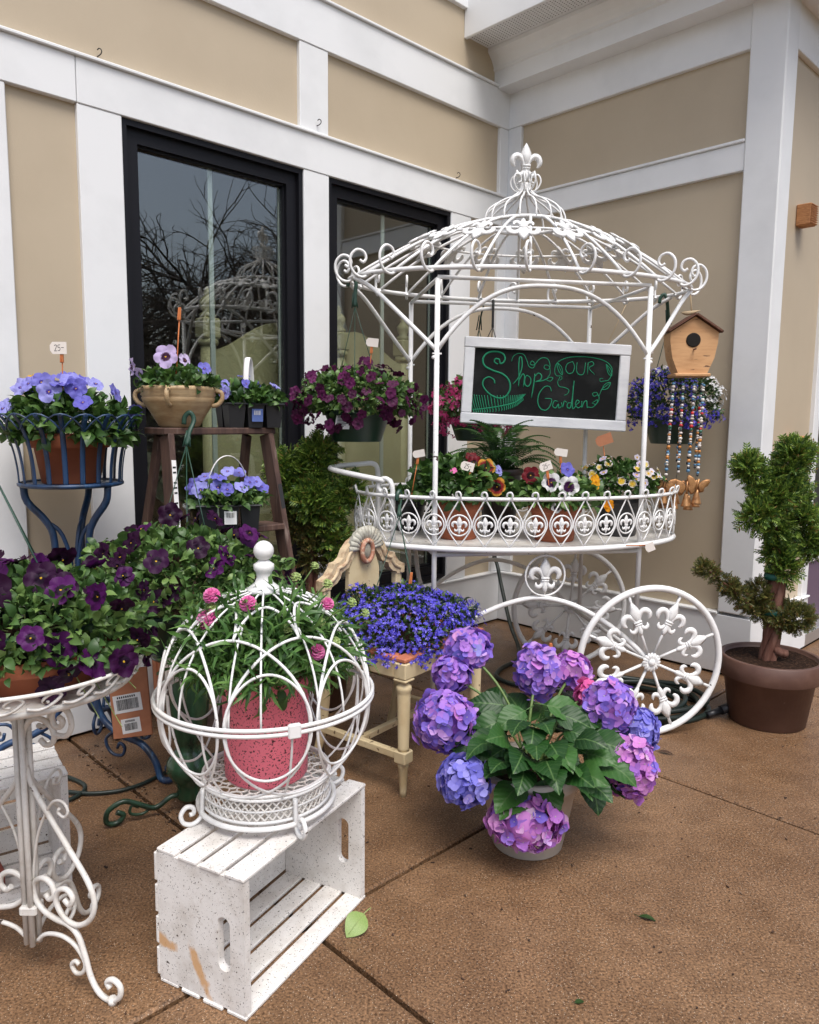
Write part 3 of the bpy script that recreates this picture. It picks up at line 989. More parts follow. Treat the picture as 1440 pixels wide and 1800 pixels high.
def window(t0, t1):
    z0, z1 = 0.345, 2.412
    wn_ = thing('tmp', 'x', 'x')
    bpy.data.objects.remove(wn_)
    fr = MB()
    oc = [(-t1, z0), (-t0, z0), (-t0, z1), (-t1, z1)]
    MX = Mat(((1, 0, 0, 0), (0, 0, 1, 0), (0, 1, 0, 0), (0, 0, 0, 1)))
    def rect(a):
        return [(-t1 + a, z0 + a), (-t0 - a, z0 + a), (-t0 - a, z1 - a), (-t1 + a, z1 - a)]
    fr.ringplate(rect(0.0), rect(0.022), -0.012, 0.10, M=MX)
    o = part('window', fr, 'black_frame', bld)
    s2 = MB()
    s2.ringplate(rect(0.0222), rect(0.075), 0.012, 0.09, M=MX)
    s2.ringplate(rect(0.0752), rect(0.084), 0.030, 0.085, M=MX)
    part('sash', s2, 'black_frame', o)
    gp = MB()
    gp.box(-t1 + 0.0842, -t0 - 0.0842, 0.050, 0.054, z0 + 0.0842, z1 - 0.0842)
    part('pane', gp, 'window_glass', o)
    mbar = MB()
    xm = -(t0 + t1) / 2 - 0.012
    mbar.box(xm - 0.011, xm + 0.011, 0.058, 0.066, z0 + 0.085, z1 - 0.085)
    mbar.box(-t0 - 0.092, -t0 - 0.0845, 0.058, 0.066, z0 + 0.085, z1 - 0.085)
    part('glazing_bar', mbar, 'spacer', o)
window(1.526, 2.390)
window(0.512, 1.377)
# cup hooks screwed into the wall
for (t, z) in [(2.467, 2.622), (1.449, 2.636), (0.456, 2.625)]:
    hb = MB()
    y0 = -PR if abs(t - 1.449) < .01 else 0.0
    pts = spline([(-t, y0 + 0.004, z - 0.012), (-t, y0 - 0.012, z - 0.014), (-t + 0.006, y0 - 0.022, z - 0.006), (-t + 0.007, y0 - 0.022, z + 0.006), (-t + 0.001, y0 - 0.016, z + 0.012), (-t - 0.004, y0 - 0.011, z + 0.006)], 4)
    hb.tube(pts, 0.0021, 6)
    part('wall_hook', hb, 'hook_iron', bld)

# grooved wooden blocks on wall C (top-level: fixed to the wall but a thing of their own)
for (x, z, lab) in [(0.33, 2.27, 'small grooved orange wood block fixed high on the tan wall by the corner'),
                    (0.394, 1.15, 'small grooved orange wood block on the tan wall behind the potted juniper')]:
    r_ = link('wood_block', None, None, BM @ T(x, YC, z), label=lab, category='wood block')
    b = MB()
    b.box(-0.04, 0.04, -0.070, -0.001, -0.050, 0.050, ch=0.004)
    part('block', b, 'bee_wood', r_)
    b = MB()
    for i in range(9):
        zz = -0.042 + i * 0.0105
        b.box(-0.041, 0.041, -0.076, -0.0705, zz - 0.0032, zz + 0.0032, ch=0.002)
    part('ridges', b, 'bee_wood', r_)

# ---- furniture seen through the glass
def fluted_post(parent, x, y, top):
    b = MB()
    b.lathe([(0.036, 0.12), (0.036, top - 0.19)], 20, flute=(0.15, top - 0.2, 0.86))
    b.lathe([(0.044, top - 0.20), (0.050, top - 0.185), (0.044, top - 0.17)], 16)
    b.box(-0.045, 0.045, -0.045, 0.045, top - 0.17, top - 0.075, ch=0.008)
    part('post', b, 'cream_furniture', parent, T(x, y, 0))
    b = MB()
    b.lathe([(0.034, top - 0.074), (0.040, top - 0.06), (0.022, top - 0.045), (0.036, top - 0.02), (0.038, top), (0.024, top + 0.018), (0.012, top + 0.03), (0.017, top + 0.042), (0.002, top + 0.07)], 14)
    part('finial', b, 'cream_furniture', parent, T(x, y, 0))
for (xp, xe, lab, yy) in [(-1.885, -1.10, 'pale cream bed headboard with fluted post behind the glass above the ladder', 0.25),
                          (-0.60, -1.36, 'pale cream bed footboard with fluted post inside the window by the cart', 0.27)]:
    r_ = link('bed_board', None, None, BM, label=lab, category='bed')
    fluted_post(r_, xp, yy, 1.80)
    b = MB()
    sg = 1 if xe > xp else -1
    L = abs(xe - xp)
    top = [(t * L, 1.58 + 0.16 * math.sin(PI * min(1, t * 1.0)) ** 2) for t in [i / 14 for i in range(15)]]
    poly = [(0.0, 0.3)] + [(L, 0.3)] + [(a, z) for a, z in top[::-1]]
    b.prism(poly, -0.02, 0.02, M=Mat(((sg, 0, 0, xp), (0, 0, 1, yy), (0, 1, 0, 0), (0, 0, 0, 1))))
    part('panel', b, 'cream_furniture', r_)
    fluted_post(r_, xe, yy, 1.80)
r_ = link('hanging_shirt', None, None, BM, label='grey shirt hanging inside the window beside the cart canopy', category='shirt')
b = MB()
sh = [(-0.20, 1.72), (-0.12, 1.66), (-0.11, 1.35), (0.12, 1.36), (0.13, 1.68), (0.19, 1.75), (0.24, 1.66), (0.13, 1.98), (0.05, 2.02), (-0.05, 2.02), (-0.13, 1.98), (-0.25, 1.64)]
bmv = []
b.prism([(-0.24, 1.66), (-0.17, 1.60), (-0.13, 1.74), (-0.12, 1.40), (0.12, 1.41), (0.13, 1.75), (0.17, 1.62), (0.24, 1.68), (0.14, 1.96), (0.05, 2.0), (-0.05, 2.0), (-0.14, 1.96)], -0.03, 0.03, M=Mat(((1, 0, 0, -0.98), (0, 0, 1, 0.62), (0, 1, 0, 0.08), (0, 0, 0, 1))))
part('cloth', b, 'grey_cloth', r_)
b = MB()
b.tube([(-0.98, 0.62, 2.07), (-0.98, 0.62, 2.75)], 0.004, 6)
part('hanger', b, 'hook_iron', r_)
r_ = link('hanging_dress', None, None, BM, label='pink dress hanging inside the display window beside the potted juniper', category='dress')
b = MB()
b.lathe([(0.16, 0.72), (0.155, 0.80), (0.12, 1.0), (0.09, 1.12), (0.13, 1.28), (0.11, 1.36), (0.04, 1.40)], 18, M=T(1.12, YC + 0.35, 0.0), sy=0.5, flute=(0.7, 1.05, 0.9))
part('cloth', b, 'pink_cloth', r_)
b = MB()
b.tube([(1.12, YC + 0.35, 1.38), (1.12, YC + 0.35, 2.96)], 0.004, 6)
part('hanger', b, 'hook_iron', r_)

# ---- trees across the lawn, seen mirrored in the left window
def bare_tree(name, label, px, py, h, seed):
    r2 = random.Random(seed)
    root = thing(name, label, 'tree', tuple(BM @ Vec((px, py, -0.02))))
    tb, cbm = MB(), MB()
    def grow(p, d, l, r, lev):
        k = 4
        pts = [p]
        dd = d.copy()
        for i in range(k):
            dd = (dd + Vec((r2.gauss(0, .16), r2.gauss(0, .16), r2.gauss(0, .10) + (0.05 if lev < 2 else -0.07)))).normalized()
            pts.append(pts[-1] + dd * (l / k))
        (tb if lev < 2 else cbm).tube(pts, [r * (1 - 0.45 * i / k) for i in range(k + 1)], 5 if lev < 2 else 3, caps=False)
        if lev >= 5:
            return
        nb = [7, 6, 5, 4, 3][lev]
        for i in range(nb):
            t = 1 if i == 0 else r2.uniform(0.3, 1)
            q = pts[min(k, int(t * k + 0.5))]
            nd = (dd + Vec((r2.gauss(0, 1), r2.gauss(0, 1), r2.gauss(0.15, .6))) * (0.55 if lev else 0.7)).normalized()
            grow(q, nd, l * r2.uniform(0.58, 0.85), r * 0.56, lev + 1)
    grow(Vec((0, 0, 0)), Vec((0, 0, 1)), h * 0.34, h * 0.022, 0)
    part('trunk', tb, 'grey_bark', root)
    part('crown', cbm, 'grey_bark', root, kind='stuff')
    return root
bare_tree('bare_tree', 'tall bare many-branched tree across the lawn, mirrored in the left window', 4.3, -9.2, 6.4, 12)
bare_tree('bare_tree', 'smaller bare tree across the lawn, mirrored low in the left window', 2.3, -10.2, 5.0, 9)
bare_tree('bare_tree', 'bare twiggy tree standing farthest along the lawn, mirrored beside the glazing bar', 6.4, -9.4, 6.8, 23)
for i, (px, py, rr, hh) in enumerate([(1.2, -11.6, 1.5, 1.5), (3.4, -12.2, 1.7, 1.8), (5.9, -12.6, 1.8, 1.6)]):
    root = thing('shrub', ['low round brownish shrub left of the bare trees across the lawn', 'tallest brownish shrub between the two bare trees across the lawn', 'broad brownish shrub behind the tall bare tree across the lawn'][i], 'shrub', tuple(BM @ Vec((px, py, -0.02))), group='shrubs across the lawn')
    foliage(root, (0, 0, hh * 0.5), rr, rr, hh * 0.75, 900, 0.16, 'juniper_old', LEAF_ROUND, seed=40 + i, lo=-0.6)
    b = MB()
    b.tube([(0, 0, 0), (0.05, 0, hh * 0.5)], [0.07, 0.03], 6)
    part('trunk', b, 'grey_bark', root)
# ------------------------------------------------------------------ flower cart
CM = T(0.48, 3.375, 0) @ RZ(math.atan2(0.163, 0.987))
CI = CM.inverted()
def cl(x, y, z):
    return CI @ Vec((x, y, z))
cart = link('flower_cart', None, None, CM, label='white wrought iron flower cart with domed canopy and two large scrolled wheels', category='flower cart')
WM = 'white_metal'
PX, PY = 0.436, 0.31
for (sx, sy) in ((-1, -1), (1, -1), (-1, 1), (1, 1)):
    b = MB()
    b.tube([(sx * PX, sy * PY, 0.0 if sx < 0 else 0.30), (sx * PX, sy * PY, 1.80)], 0.0105, 10)
    part('post', b, WM, cart)
for sy in (-1, 1):
    b = MB()
    b.tube([(-PX, sy * PY, 1.806), (PX, sy * PY, 1.806)], 0.008, 8)
    part('canopy_bar', b, WM, cart)
    b = MB()
    n = 24
    pts = [(-PX + 2 * PX * i / n, sy * PY, 1.53 + 0.258 * (1 - abs(-1 + 2 * i / n) ** 2.5)) for i in range(n + 1)]
    b.tube(pts, 0.009, 8)
    part('canopy_arch', b, WM, cart)
    for sx in (-1, 1):
        b = MB()
        e = (sx * 0.735, sy * 0.085, 1.832)
        b.tube(spline([(sx * PX, sy * PY, 1.53), (sx * 0.55, sy * 0.235, 1.655), (sx * 0.66, sy * 0.15, 1.775), e], 5), 0.009, 8)
        part('canopy_bracket', b, WM, cart)
        b = MB()
        b.box(sx * PX - 0.018, sx * PX + 0.018, sy * PY - 0.005, sy * PY + 0.005, 1.515, 1.521)
        b.sphere((sx * (PX + 0.013), sy * PY, 1.503), 0.008, 8, 6)
        part('bolt', b, WM, cart)
for sx in (-1, 1):
    b = MB()
    b.tube([(sx * PX, -PY, 1.800), (sx * PX, PY, 1.800)], 0.008, 8)
    part('canopy_bar', b, WM, cart)
CA, CB, CZ = 0.748, 0.40, 1.838
b = MB()
b.tube(ell_pts(CA, CB, CZ, 80), 0.0095, 8, closed=True)
part('canopy_ring', b, WM, cart)
b = MB()
b.tube(ell_pts(0.172, 0.150, 2.092, 48), 0.0085, 8, closed=True)
part('canopy_ring', b, WM, cart)
def can(t, th):
    a = CA + (0.172 - CA) * t
    bb = CB + (0.150 - CB) * t
    z = CZ + 0.254 * (1 - (1 - t) ** 1.5)
    return Vec((a * math.cos(th), bb * math.sin(th), z))
b = MB()
b.tube([can(0.56, 2 * PI * i / 64) for i in range(64)], 0.005, 6, closed=True)
part('canopy_ring', b, WM, cart)
NR = 24
for k in range(NR):
    th = 2 * PI * (k + 0.5) / NR
    b = MB()
    b.tube([can(i / 8, th) for i in range(9)], 0.0062, 6)
    part('canopy_rib', b, WM, cart)
    p0 = can(0, th)
    d = Vec((math.cos(th) / CA, math.sin(th) / CB, 0)).normalized()
    # scroll stays in the plane of rib, rolled a little sideways as hand-bent ones are
    side = Vec((0, 0, 1)).cross(d)
    d2 = (d + side * (0.55 if math.cos(th) > 0 else -0.55)).normalized()
    pr = [(-0.012, 0.0), (0.016, -0.016), (0.048, -0.006), (0.068, 0.026), (0.066, 0.064), (0.042, 0.088), (0.014, 0.082), (0.004, 0.058), (0.016, 0.042), (0.030, 0.050)]
    b = MB()
    b.tube(spline([p0 + d2 * a + Vec((0, 0, z)) for a, z in pr], 4), 0.0058, 6)
    part('canopy_scroll', b, WM, cart)
for k in range(16):
    th = 2 * PI * (k + 0.5) / 16
    p = can(0.50, th)
    q = can(0.46, th)
    dn = (q - p).normalized()
    tg = (can(0.5, th + 0.05) - can(0.5, th - 0.05)).normalized()
    nz = tg.cross(dn)
    if nz.z < 0:
        tg, nz = -tg, -nz
    link('fleur_de_lis', FLEUR, cart, frame(p + nz * 0.008, tg, dn, nz) @ S(0.155))
# onion dome, its ribs, curls and the finial
for k in range(16):
    th = 2 * PI * k / 16
    u = Vec((math.cos(th), math.sin(th) * 0.9, 0))
    pr = [(0.172, 2.092), (0.172, 2.118), (0.155, 2.152), (0.110, 2.182), (0.058, 2.204), (0.026, 2.232), (0.017, 2.262)]
    b = MB()
    b.tube(spline([u * a + Vec((0, 0, z)) for a, z in pr], 4), 0.0042, 6)
    part('dome_rib', b, WM, cart)
for k in range(8):
    th = 2 * PI * (k + 0.5) / 8
    u = Vec((math.cos(th), math.sin(th), 0))
    pr = [(0.016, 2.235), (0.030, 2.228), (0.052, 2.240), (0.064, 2.268), (0.052, 2.294), (0.028, 2.290), (0.024, 2.268), (0.040, 2.262)]
    b = MB()
    b.tube(spline([u * a + Vec((0, 0, z)) for a, z in pr], 4), 0.0036, 6)
    part('dome_scroll', b, WM, cart)
link('finial', FLEUR, cart, frame(Vec((0, 0, 2.345)), Vec((1, 0, 0)), Vec((0, 0, 1)), Vec((0, -1, 0))) @ S3(0.16, 0.165, 0.26))
# tray and its railing
TA, TB = 0.72, 0.42
b = MB()
b.prism([(TA * 0.985 * math.cos(2 * PI * i / 64), TB * 0.98 * math.sin(2 * PI * i / 64)) for i in range(64)], 0.757, 0.764)
part('tray', b, 'aged_white_metal', cart)
for (z, r, n) in ((0.757, 0.0115, 'tray_ring'), (0.958, 0.0075, 'rail')):
    b = MB()
    b.tube(ell_pts(TA, TB, z, 80), r, 8, closed=True)
    part(n, b, WM, cart)
for sy in (-1, 1):
    b = MB()
    b.tube([(-PX, sy * PY, 0.728), (PX, sy * PY, 0.728)], 0.0095, 8)
    part('tray_bar', b, WM, cart)
for sx in (-1, 1):
    b = MB()
    b.tube([(sx * PX, -PY, 0.730), (sx * PX, PY, 0.730)], 0.0085, 8)
    part('tray_bar', b, WM, cart)
b = MB()     # one railing panel: teardrop, circle and curl
for s_ in (-1, 1):
    b.tube(spline([(0, 0.196, 0), (s_ * 0.012, 0.172, 0), (s_ * 0.040, 0.122, 0), (s_ * 0.0485, 0.090, 0), (s_ * 0.036, 0.056, 0), (0.0, 0.004, 0)], 3), 0.0031, 5)
b.tube([(0.041 * math.cos(a), 0.088 + 0.041 * math.sin(a), 0.002) for a in [2 * PI * i / 22 for i in range(22)]], 0.0034, 5, closed=True)
b.tube(spline([(0.0, 0.186, 0.004), (0.006, 0.205, 0.012), (0, 0.220, 0.012), (-0.013, 0.216, 0.006), (-0.014, 0.200, 0.002), (-0.004, 0.198, 0.002)], 3), 0.0042, 5)
PANEL = b.mesh('railing_panel', WM)
arc = [0.0]
NS = 720
P_ = [(TA * math.cos(2 * PI * i / NS), TB * math.sin(2 * PI * i / NS)) for i in range(NS + 1)]
for i in range(NS):
    arc.append(arc[-1] + math.dist(P_[i], P_[i + 1]))
NP = 36
for k in range(NP):
    s_ = arc[-1] * (k + 0.5) / NP
    i = next(j for j in range(NS) if arc[j + 1] >= s_)
    x, y = P_[i]
    nrm = Vec((x / TA ** 2, y / TB ** 2, 0)).normalized()
    tg = Vec((0, 0, 1)).cross(nrm)
    pn = link('railing_panel', PANEL, cart, frame(Vec((x, y, 0.765)), tg, Vec((0, 0, 1)), nrm))
    link('fleur_de_lis', FLEUR, pn, T(0, 0.088, 0.002) @ S(0.073))
# push handle
hp = [cl(*p) for p in [(-0.066, 3.055, 0.775), (-0.068, 3.055, 0.90), (-0.070, 3.055, 0.99), (-0.088, 3.065, 1.022), (-0.116, 3.085, 1.020), (-0.128, 3.092, 0.990), (-0.112, 3.085, 0.970), (-0.098, 3.075, 0.985)]]
b = MB()
b.tube(spline(hp, 5), 0.0105, 8)
hp = [cl(*p) for p in [(-0.100, 3.075, 1.016), (-0.21, 3.10, 1.035), (-0.305, 3.14, 1.052), (-0.335, 3.21, 1.058), (-0.300, 3.29, 1.062), (-0.225, 3.36, 1.066), (-0.165, 3.41, 1.066), (-0.145, 3.43, 1.03), (-0.143, 3.435, 0.90), (-0.143, 3.435, 0.772)]]
b.tube(spline(hp, 5), 0.0115, 8)
part('push_handle', b, WM, cart)
b = MB()
b.tube(spline([cl(0.02, 3.55, 0.74), cl(0.045, 3.35, 0.56), cl(0.095, 3.06, 0.47), cl(0.10, 3.0, 0.30)], 5), 0.010, 8)
part('leg_brace', b, WM, cart)
# undercarriage arches and medallion
for pts in ([(0.101, 3.00, 0.36), (0.20, 3.0, 0.435), (0.297, 3.0, 0.488), (0.41, 3.0, 0.535), (0.529, 3.0, 0.556), (0.66, 2.99, 0.53), (0.80, 2.975, 0.455), (0.90, 2.965, 0.375), (0.965, 2.965, 0.312)],
            [(0.0, 3.615, 0.34), (0.142, 3.72, 0.455), (0.29, 3.78, 0.532), (0.434, 3.81, 0.562), (0.60, 3.83, 0.515), (0.75, 3.845, 0.40), (0.83, 3.85, 0.312)]):
    b = MB()
    b.tube(spline([cl(*p) for p in pts], 4), 0.0105, 8)
    part('undercarriage_arch', b, WM, cart)
mo = cl(0.545, 2.995, 0.648)
b = MB()
b.tube([(0.082 * math.cos(a), 0.082 * math.sin(a), 0) for a in [2 * PI * i / 36 for i in range(36)]], 0.0042, 6, closed=True)
b.tube([(0, -0.078, 0), (0, -0.092, 0)], 0.005, 6)
b.tube([(0, 0.078, 0), (0, 0.090, 0)], 0.005, 6)
md = part('medallion', b, WM, cart, frame(mo, Vec((1, 0, 0)), Vec((0, 0, 1)), Vec((0, -1, 0))))
link('fleur_de_lis', FLEUR, md, S(0.155))
# wheels
b = MB()
b.lathe([(0.001, 0.016), (0.010, 0.017), (0.013, 0.010), (0.016, 0.006)], 14)
for k in range(16):
    a = 2 * PI * k / 16
    b.add([(0.010, 0, 0.004), (0.022, 0.0062, 0.006), (0.036, 0.0055, 0.003), (0.040, 0, 0.002), (0.036, -0.0055, 0.003), (0.022, -0.0062, 0.006), (0.026, 0, 0.012)],
          [(0, 6, 1), (1, 6, 2), (2, 6, 3), (3, 6, 4), (4, 6, 5), (5, 6, 0)][::-1], 0, True, RZ(a))
b.lathe([(0.02, -0.02), (0.02, 0.004)], 14)
HUB = b.mesh('hub_rosette', WM)
b = MB()
b.tube([(0.298 * math.cos(a), 0.298 * math.sin(a), 0) for a in [2 * PI * i / 64 for i in range(64)]], 0.0135, 10, closed=True)
RIM = b.mesh('wheel', WM)
b = MB()
b.tube([(0.018, 0, 0), (0.125, 0, 0), (0.245, 0, -0.002), (0.288, 0, 0)], [0.0062, 0.0062, 0.0045, 0.0075], 6)
SPK = b.mesh('spoke', WM)
for (hx, hy, a0) in ((0.968, 2.955, R(21)), (0.832, 3.85, R(40))):
    wh = link('wheel', RIM, cart, frame(cl(hx, hy, 0.3115), Vec((1, 0, 0)), Vec((0, 0, 1)), Vec((0, -1, 0))) @ RZ(a0))
    link('hub_rosette', HUB, wh, T(0, 0, 0.01))
    for k in range(8):
        link('spoke', SPK, wh, RZ(2 * PI * k / 8))
        link('fleur_de_lis', FLEUR, wh, RZ(2 * PI * k / 8) @ T(0.185, 0, 0.003) @ RZ(-PI / 2) @ S(0.155))
b = MB()
b.tube([cl(0.968, 2.955, 0.3115), cl(0.832, 3.85, 0.3115)], 0.009, 8)
part('axle', b, WM, cart)

# ------------------------------------------------------------------ chalkboard sign
SM = frame(Vec((0.628, 3.60, 1.433)), Vec((1, 0, 0)), Vec((0, 0, 1)), Vec((0, -1, 0))) @ RZ(R(-2.6)) @ RX(R(-3))
sign = link('chalkboard_sign', None, None, SM, label='white framed hanging chalkboard reading Shop Our Garden in green chalk', category='sign')
SW, SH, IW, IH = 0.775, 0.400, 0.675, 0.302
b = MB()
b.box(-IW / 2 - 0.004, IW / 2 + 0.004, -IH / 2 - 0.004, IH / 2 + 0.004, -0.006, 0.001)
part('board', b, 'chalkboard', sign)
for (x0, x1, y0, y1) in [(-SW / 2, SW / 2, IH / 2, SH / 2), (-SW / 2, SW / 2, -SH / 2, -IH / 2), (-SW / 2 + 0.002, -IW / 2, -IH / 2 + 0.0005, IH / 2 - 0.0005), (IW / 2, SW / 2 - 0.002, -IH / 2 + 0.0005, IH / 2 - 0.0005)]:
    b = MB()
    b.box(x0, x1, y0, y1, -0.014, 0.016 if x1 - x0 > 0.3 else 0.0145, ch=0.004)
    part('frame_board', b, 'sign_white', sign)
def bd(zx, zy):
    # drawing units of the lettering -> board coordinates
    dx, dy = zx - 228, zy - 215
    v_ = (dy - dx * 53 / 1012) / (460 + 38 * 53 / 1012)
    u_ = (dx + 38 * v_) / 1012
    return (-IW / 2 + u_ * IW, IH / 2 - v_ * IH)
def ribbon(mb, pts, w, z=0.0022):
    q = spline([(*bd(*p), z) for p in pts], 4)
    k = len(q)
    mb.tube(q, [w * (0.75 + 0.35 * math.sin(PI * i / max(k - 1, 1))) for i in range(k)], 6, ell=(0.22, 1), up=(0, 0, 1))
strokes = {
 'letter_s': (0.0042, [[(385, 332), (362, 316), (368, 294), (395, 298), (402, 326), (425, 318), (437, 290), (422, 258), (378, 243), (320, 250), (283, 290), (292, 342), (350, 376), (420, 402), (462, 450), (466, 510), (432, 560), (380, 570), (320, 540), (278, 485), (284, 442), (318, 422), (352, 438), (362, 468)]]),
 'letter_h': (0.0030, [[(488, 472), (528, 424), (554, 350), (552, 288), (538, 286), (531, 350), (531, 430), (527, 488)], [(529, 450), (556, 402), (571, 420), (560, 492)]]),
 'letter_o': (0.0030, [[(588, 408), (612, 430), (610, 468), (590, 488), (571, 470), (573, 430), (588, 408)]]),
 'letter_p': (0.0030, [[(644, 398), (634, 470), (615, 570)], [(640, 420), (668, 394), (690, 412), (680, 442), (646, 454), (700, 446), (735, 428)]]),
 'flourish': (0.0020, [[(480, 312), (495, 276), (530, 256), (568, 264), (590, 310), (602, 346), (630, 358), (645, 332), (626, 308), (612, 330), (640, 336), (672, 300), (706, 285), (740, 300), (750, 348), (733, 370), (708, 356), (720, 336), (746, 350), (750, 396), (730, 428)],
                       [(720, 440), (742, 424), (768, 428), (750, 450), (720, 440)],
                       [(815, 445), (832, 432), (826, 414), (795, 412), (782, 378), (800, 322), (868, 286), (960, 277), (1060, 285), (1140, 310), (1182, 352), (1180, 402), (1160, 440), (1128, 448), (1103, 452), (1100, 432), (1122, 430)],
                       [(802, 320), (832, 352), (836, 405), (814, 386), (800, 346), (802, 320), (820, 362), (836, 405)], [(1145, 330), (1176, 366), (1182, 412), (1156, 390), (1145, 330), (1162, 372), (1182, 412)],
                       [(820, 420), (802, 455), (812, 486), (850, 495), (880, 512), (868, 540), (845, 550)],
                       [(1110, 507), (1135, 470), (1173, 458), (1152, 500), (1110, 507), (1140, 484), (1173, 458)], [(1040, 604), (1080, 580), (1070, 612), (1040, 604)],
                       [(1110, 507), (1088, 556), (1076, 530), (1046, 536), (1056, 556), (1085, 546), (1090, 580), (1070, 612), (1042, 634), (1012, 632)]]),
 'letter_o_capital': (0.0023, [[(912, 310), (872, 328), (860, 368), (880, 396), (910, 386), (922, 346), (908, 310)]]),
 'letter_u': (0.0023, [[(940, 318), (936, 378), (956, 404), (986, 394), (1000, 318)]]),
 'letter_r_capital': (0.0023, [[(1012, 402), (1018, 318)], [(1016, 322), (1046, 312), (1056, 334), (1024, 358), (1062, 402)]]),
 'letter_g': (0.0027, [[(757, 522), (746, 490), (710, 490), (670, 540), (660, 600), (680, 645), (716, 655), (745, 626), (757, 578), (710, 572)]]),
 'letter_a': (0.0025, [[(802, 592), (776, 590), (764, 624), (784, 640), (805, 612), (806, 640), (826, 630)]]),
 'letter_r': (0.0025, [[(826, 600), (834, 632), (846, 592), (866, 600)]]),
 'letter_d': (0.0027, [[(896, 602), (872, 606), (866, 632), (888, 636), (904, 560), (918, 446)], [(912, 480), (902, 636), (926, 628)]]),
 'letter_e': (0.0025, [[(926, 620), (952, 596), (936, 584), (924, 614), (942, 638), (968, 624)]]),
 'letter_n': (0.0025, [[(970, 590), (968, 636), (985, 598), (1004, 590), (1006, 634), (1016, 632)]]),
}
for nm, (wd, ls) in strokes.items():
    b = MB()
    for l in ls:
        ribbon(b, l, wd)
    part(nm, b, 'green_chalk', sign)
b = MB()
sp = spline([(205, 652, 0), (300, 642, 0), (420, 622, 0), (500, 600, 0), (552, 565, 0)], 6)
for i, p in enumerate(sp):
    t = i / len(sp)
    up_ = 92 * (1 - t) ** 0.8 + 18
    dn_ = min(50, 22 + 60 * t) * (1 - t * 0.55)
    lean = -26 + 50 * t
    if i % 1 == 0:
        ribbon(b, [(p.x, p.y), (p.x + lean * 0.6, p.y - up_ * 0.55), (p.x + lean, p.y - up_)], 0.0021)
        ribbon(b, [(p.x, p.y), (p.x + 5, p.y + dn_ * 0.6), (p.x + 2, min(p.y + dn_, 668 + 0.05 * p.x))], 0.0021)
ribbon(b, [(196, 652), (300, 642), (420, 622), (500, 600), (552, 565)], 0.0030)
part('fern_drawing', b, 'green_chalk', sign)
b = MB()
SI = SM.inverted()
tp_ = SI @ Vec((0.385, 3.672, 1.798))
for dx in (-0.02, 0.0, 0.02):
    b.tube([(-SW / 2 + 0.125 + dx, SH / 2 - 0.002, -0.008), SI @ Vec((0.383, 3.655, 1.70))], 0.0022, 5)
b.tube(spline([SI @ Vec(p) for p in [(0.383, 3.655, 1.695), (0.383, 3.655, 1.775), (0.384, 3.660, 1.815), (0.385, 3.685, 1.822), (0.385, 3.698, 1.800), (0.385, 3.690, 1.785)]], 4), 0.0065, 6)
part('hook', b, 'cord', sign)
b = MB()
b.tube([(SW / 2 - 0.11, SH / 2 - 0.002, -0.008), SI @ Vec((0.99, 3.60, 1.80))], 0.0016, 5)
part('wire', b, 'jute', sign)

# ------------------------------------------------------------------ birdhouse wind chime
bh = thing('birdhouse_chime', 'orange wooden birdhouse wind chime with strings of coloured beads and brass bells', 'wind chime', (1.222, 3.395, 1.462), R(-4))
b = MB()
fp = [(-0.062, 0.012), (0.062, 0.012), (0.088, 0.075), (0.100, 0.14), (0.102, 0.185), (0.0, 0.252), (-0.102, 0.185), (-0.100, 0.14), (-0.088, 0.075)]
b.prism(fp, -0.055, 0.055, M=frame(Vec((0, 0, 0)), Vec((1, 0, 0)), Vec((0, 0, 1)), Vec((0, -1, 0))))
part('house', b, 'birdhouse_wood', bh)
b = MB()
b.lathe([(0.0305, 0.0), (0.0305, 0.003), (0.026, 0.004)], 24, M=frame(Vec((-0.004, -0.0545, 0.152)), Vec((1, 0, 0)), Vec((0, 0, 1)), Vec((0, -1, 0))))
part('hole', b, 'hole_dark', bh)
b = MB()
b.tube([(0, -0.05, 0.112), (0, -0.085, 0.112)], 0.0035, 6)
part('perch', b, 'bark', bh)
for s_ in (-1, 1):
    b = MB()
    M_ = T(0, 0, 0.258) @ RY(s_ * R(33.5))
    n = 14
    edge = [(s_ * (0.128 + 0.010 * random.random()), -0.075 + 0.15 * i / n) for i in range(n + 1)]
    poly = [(0.0, -0.075)] + edge + [(0.0, 0.075)]
    if s_ < 0:
        poly = poly[::-1]
    b.prism(poly, 0.0, 0.008, M=M_)
    part('roof', b, 'bark_roof', bh)
b = MB()
b.box(-0.078, 0.072, -0.072, 0.06, -0.003, 0.011, ch=0.003)
part('base', b, 'birdhouse_wood', bh)
b = MB()
b.tube([(0, 0, 0.262), (-0.012, 0, 0.36)], 0.003, 5)
b.tube(spline([(-0.045, 0, 0.275), (-0.02, 0, 0.272), (0.01, 0, 0.278), (0.035, 0, 0.285)], 3), [0.003, 0.006, 0.008, 0.009, 0.009, 0.008, 0.006, 0.004, 0.002, 0.001][:10], 6)
part('hanger', b, 'jute', bh)
r2 = random.Random(4)
strand = [(-0.075, -0.05, 0.435), (-0.058, 0.02, 0.40), (-0.034, -0.045, 0.43), (-0.010, 0.03, 0.38), (0.012, -0.05, 0.42), (0.034, 0.0, 0.40), (0.052, -0.05, 0.44), (0.066, 0.02, 0.41), (-0.068, -0.02, 0.42)]
bsp = []
for a in range(4):
    pass
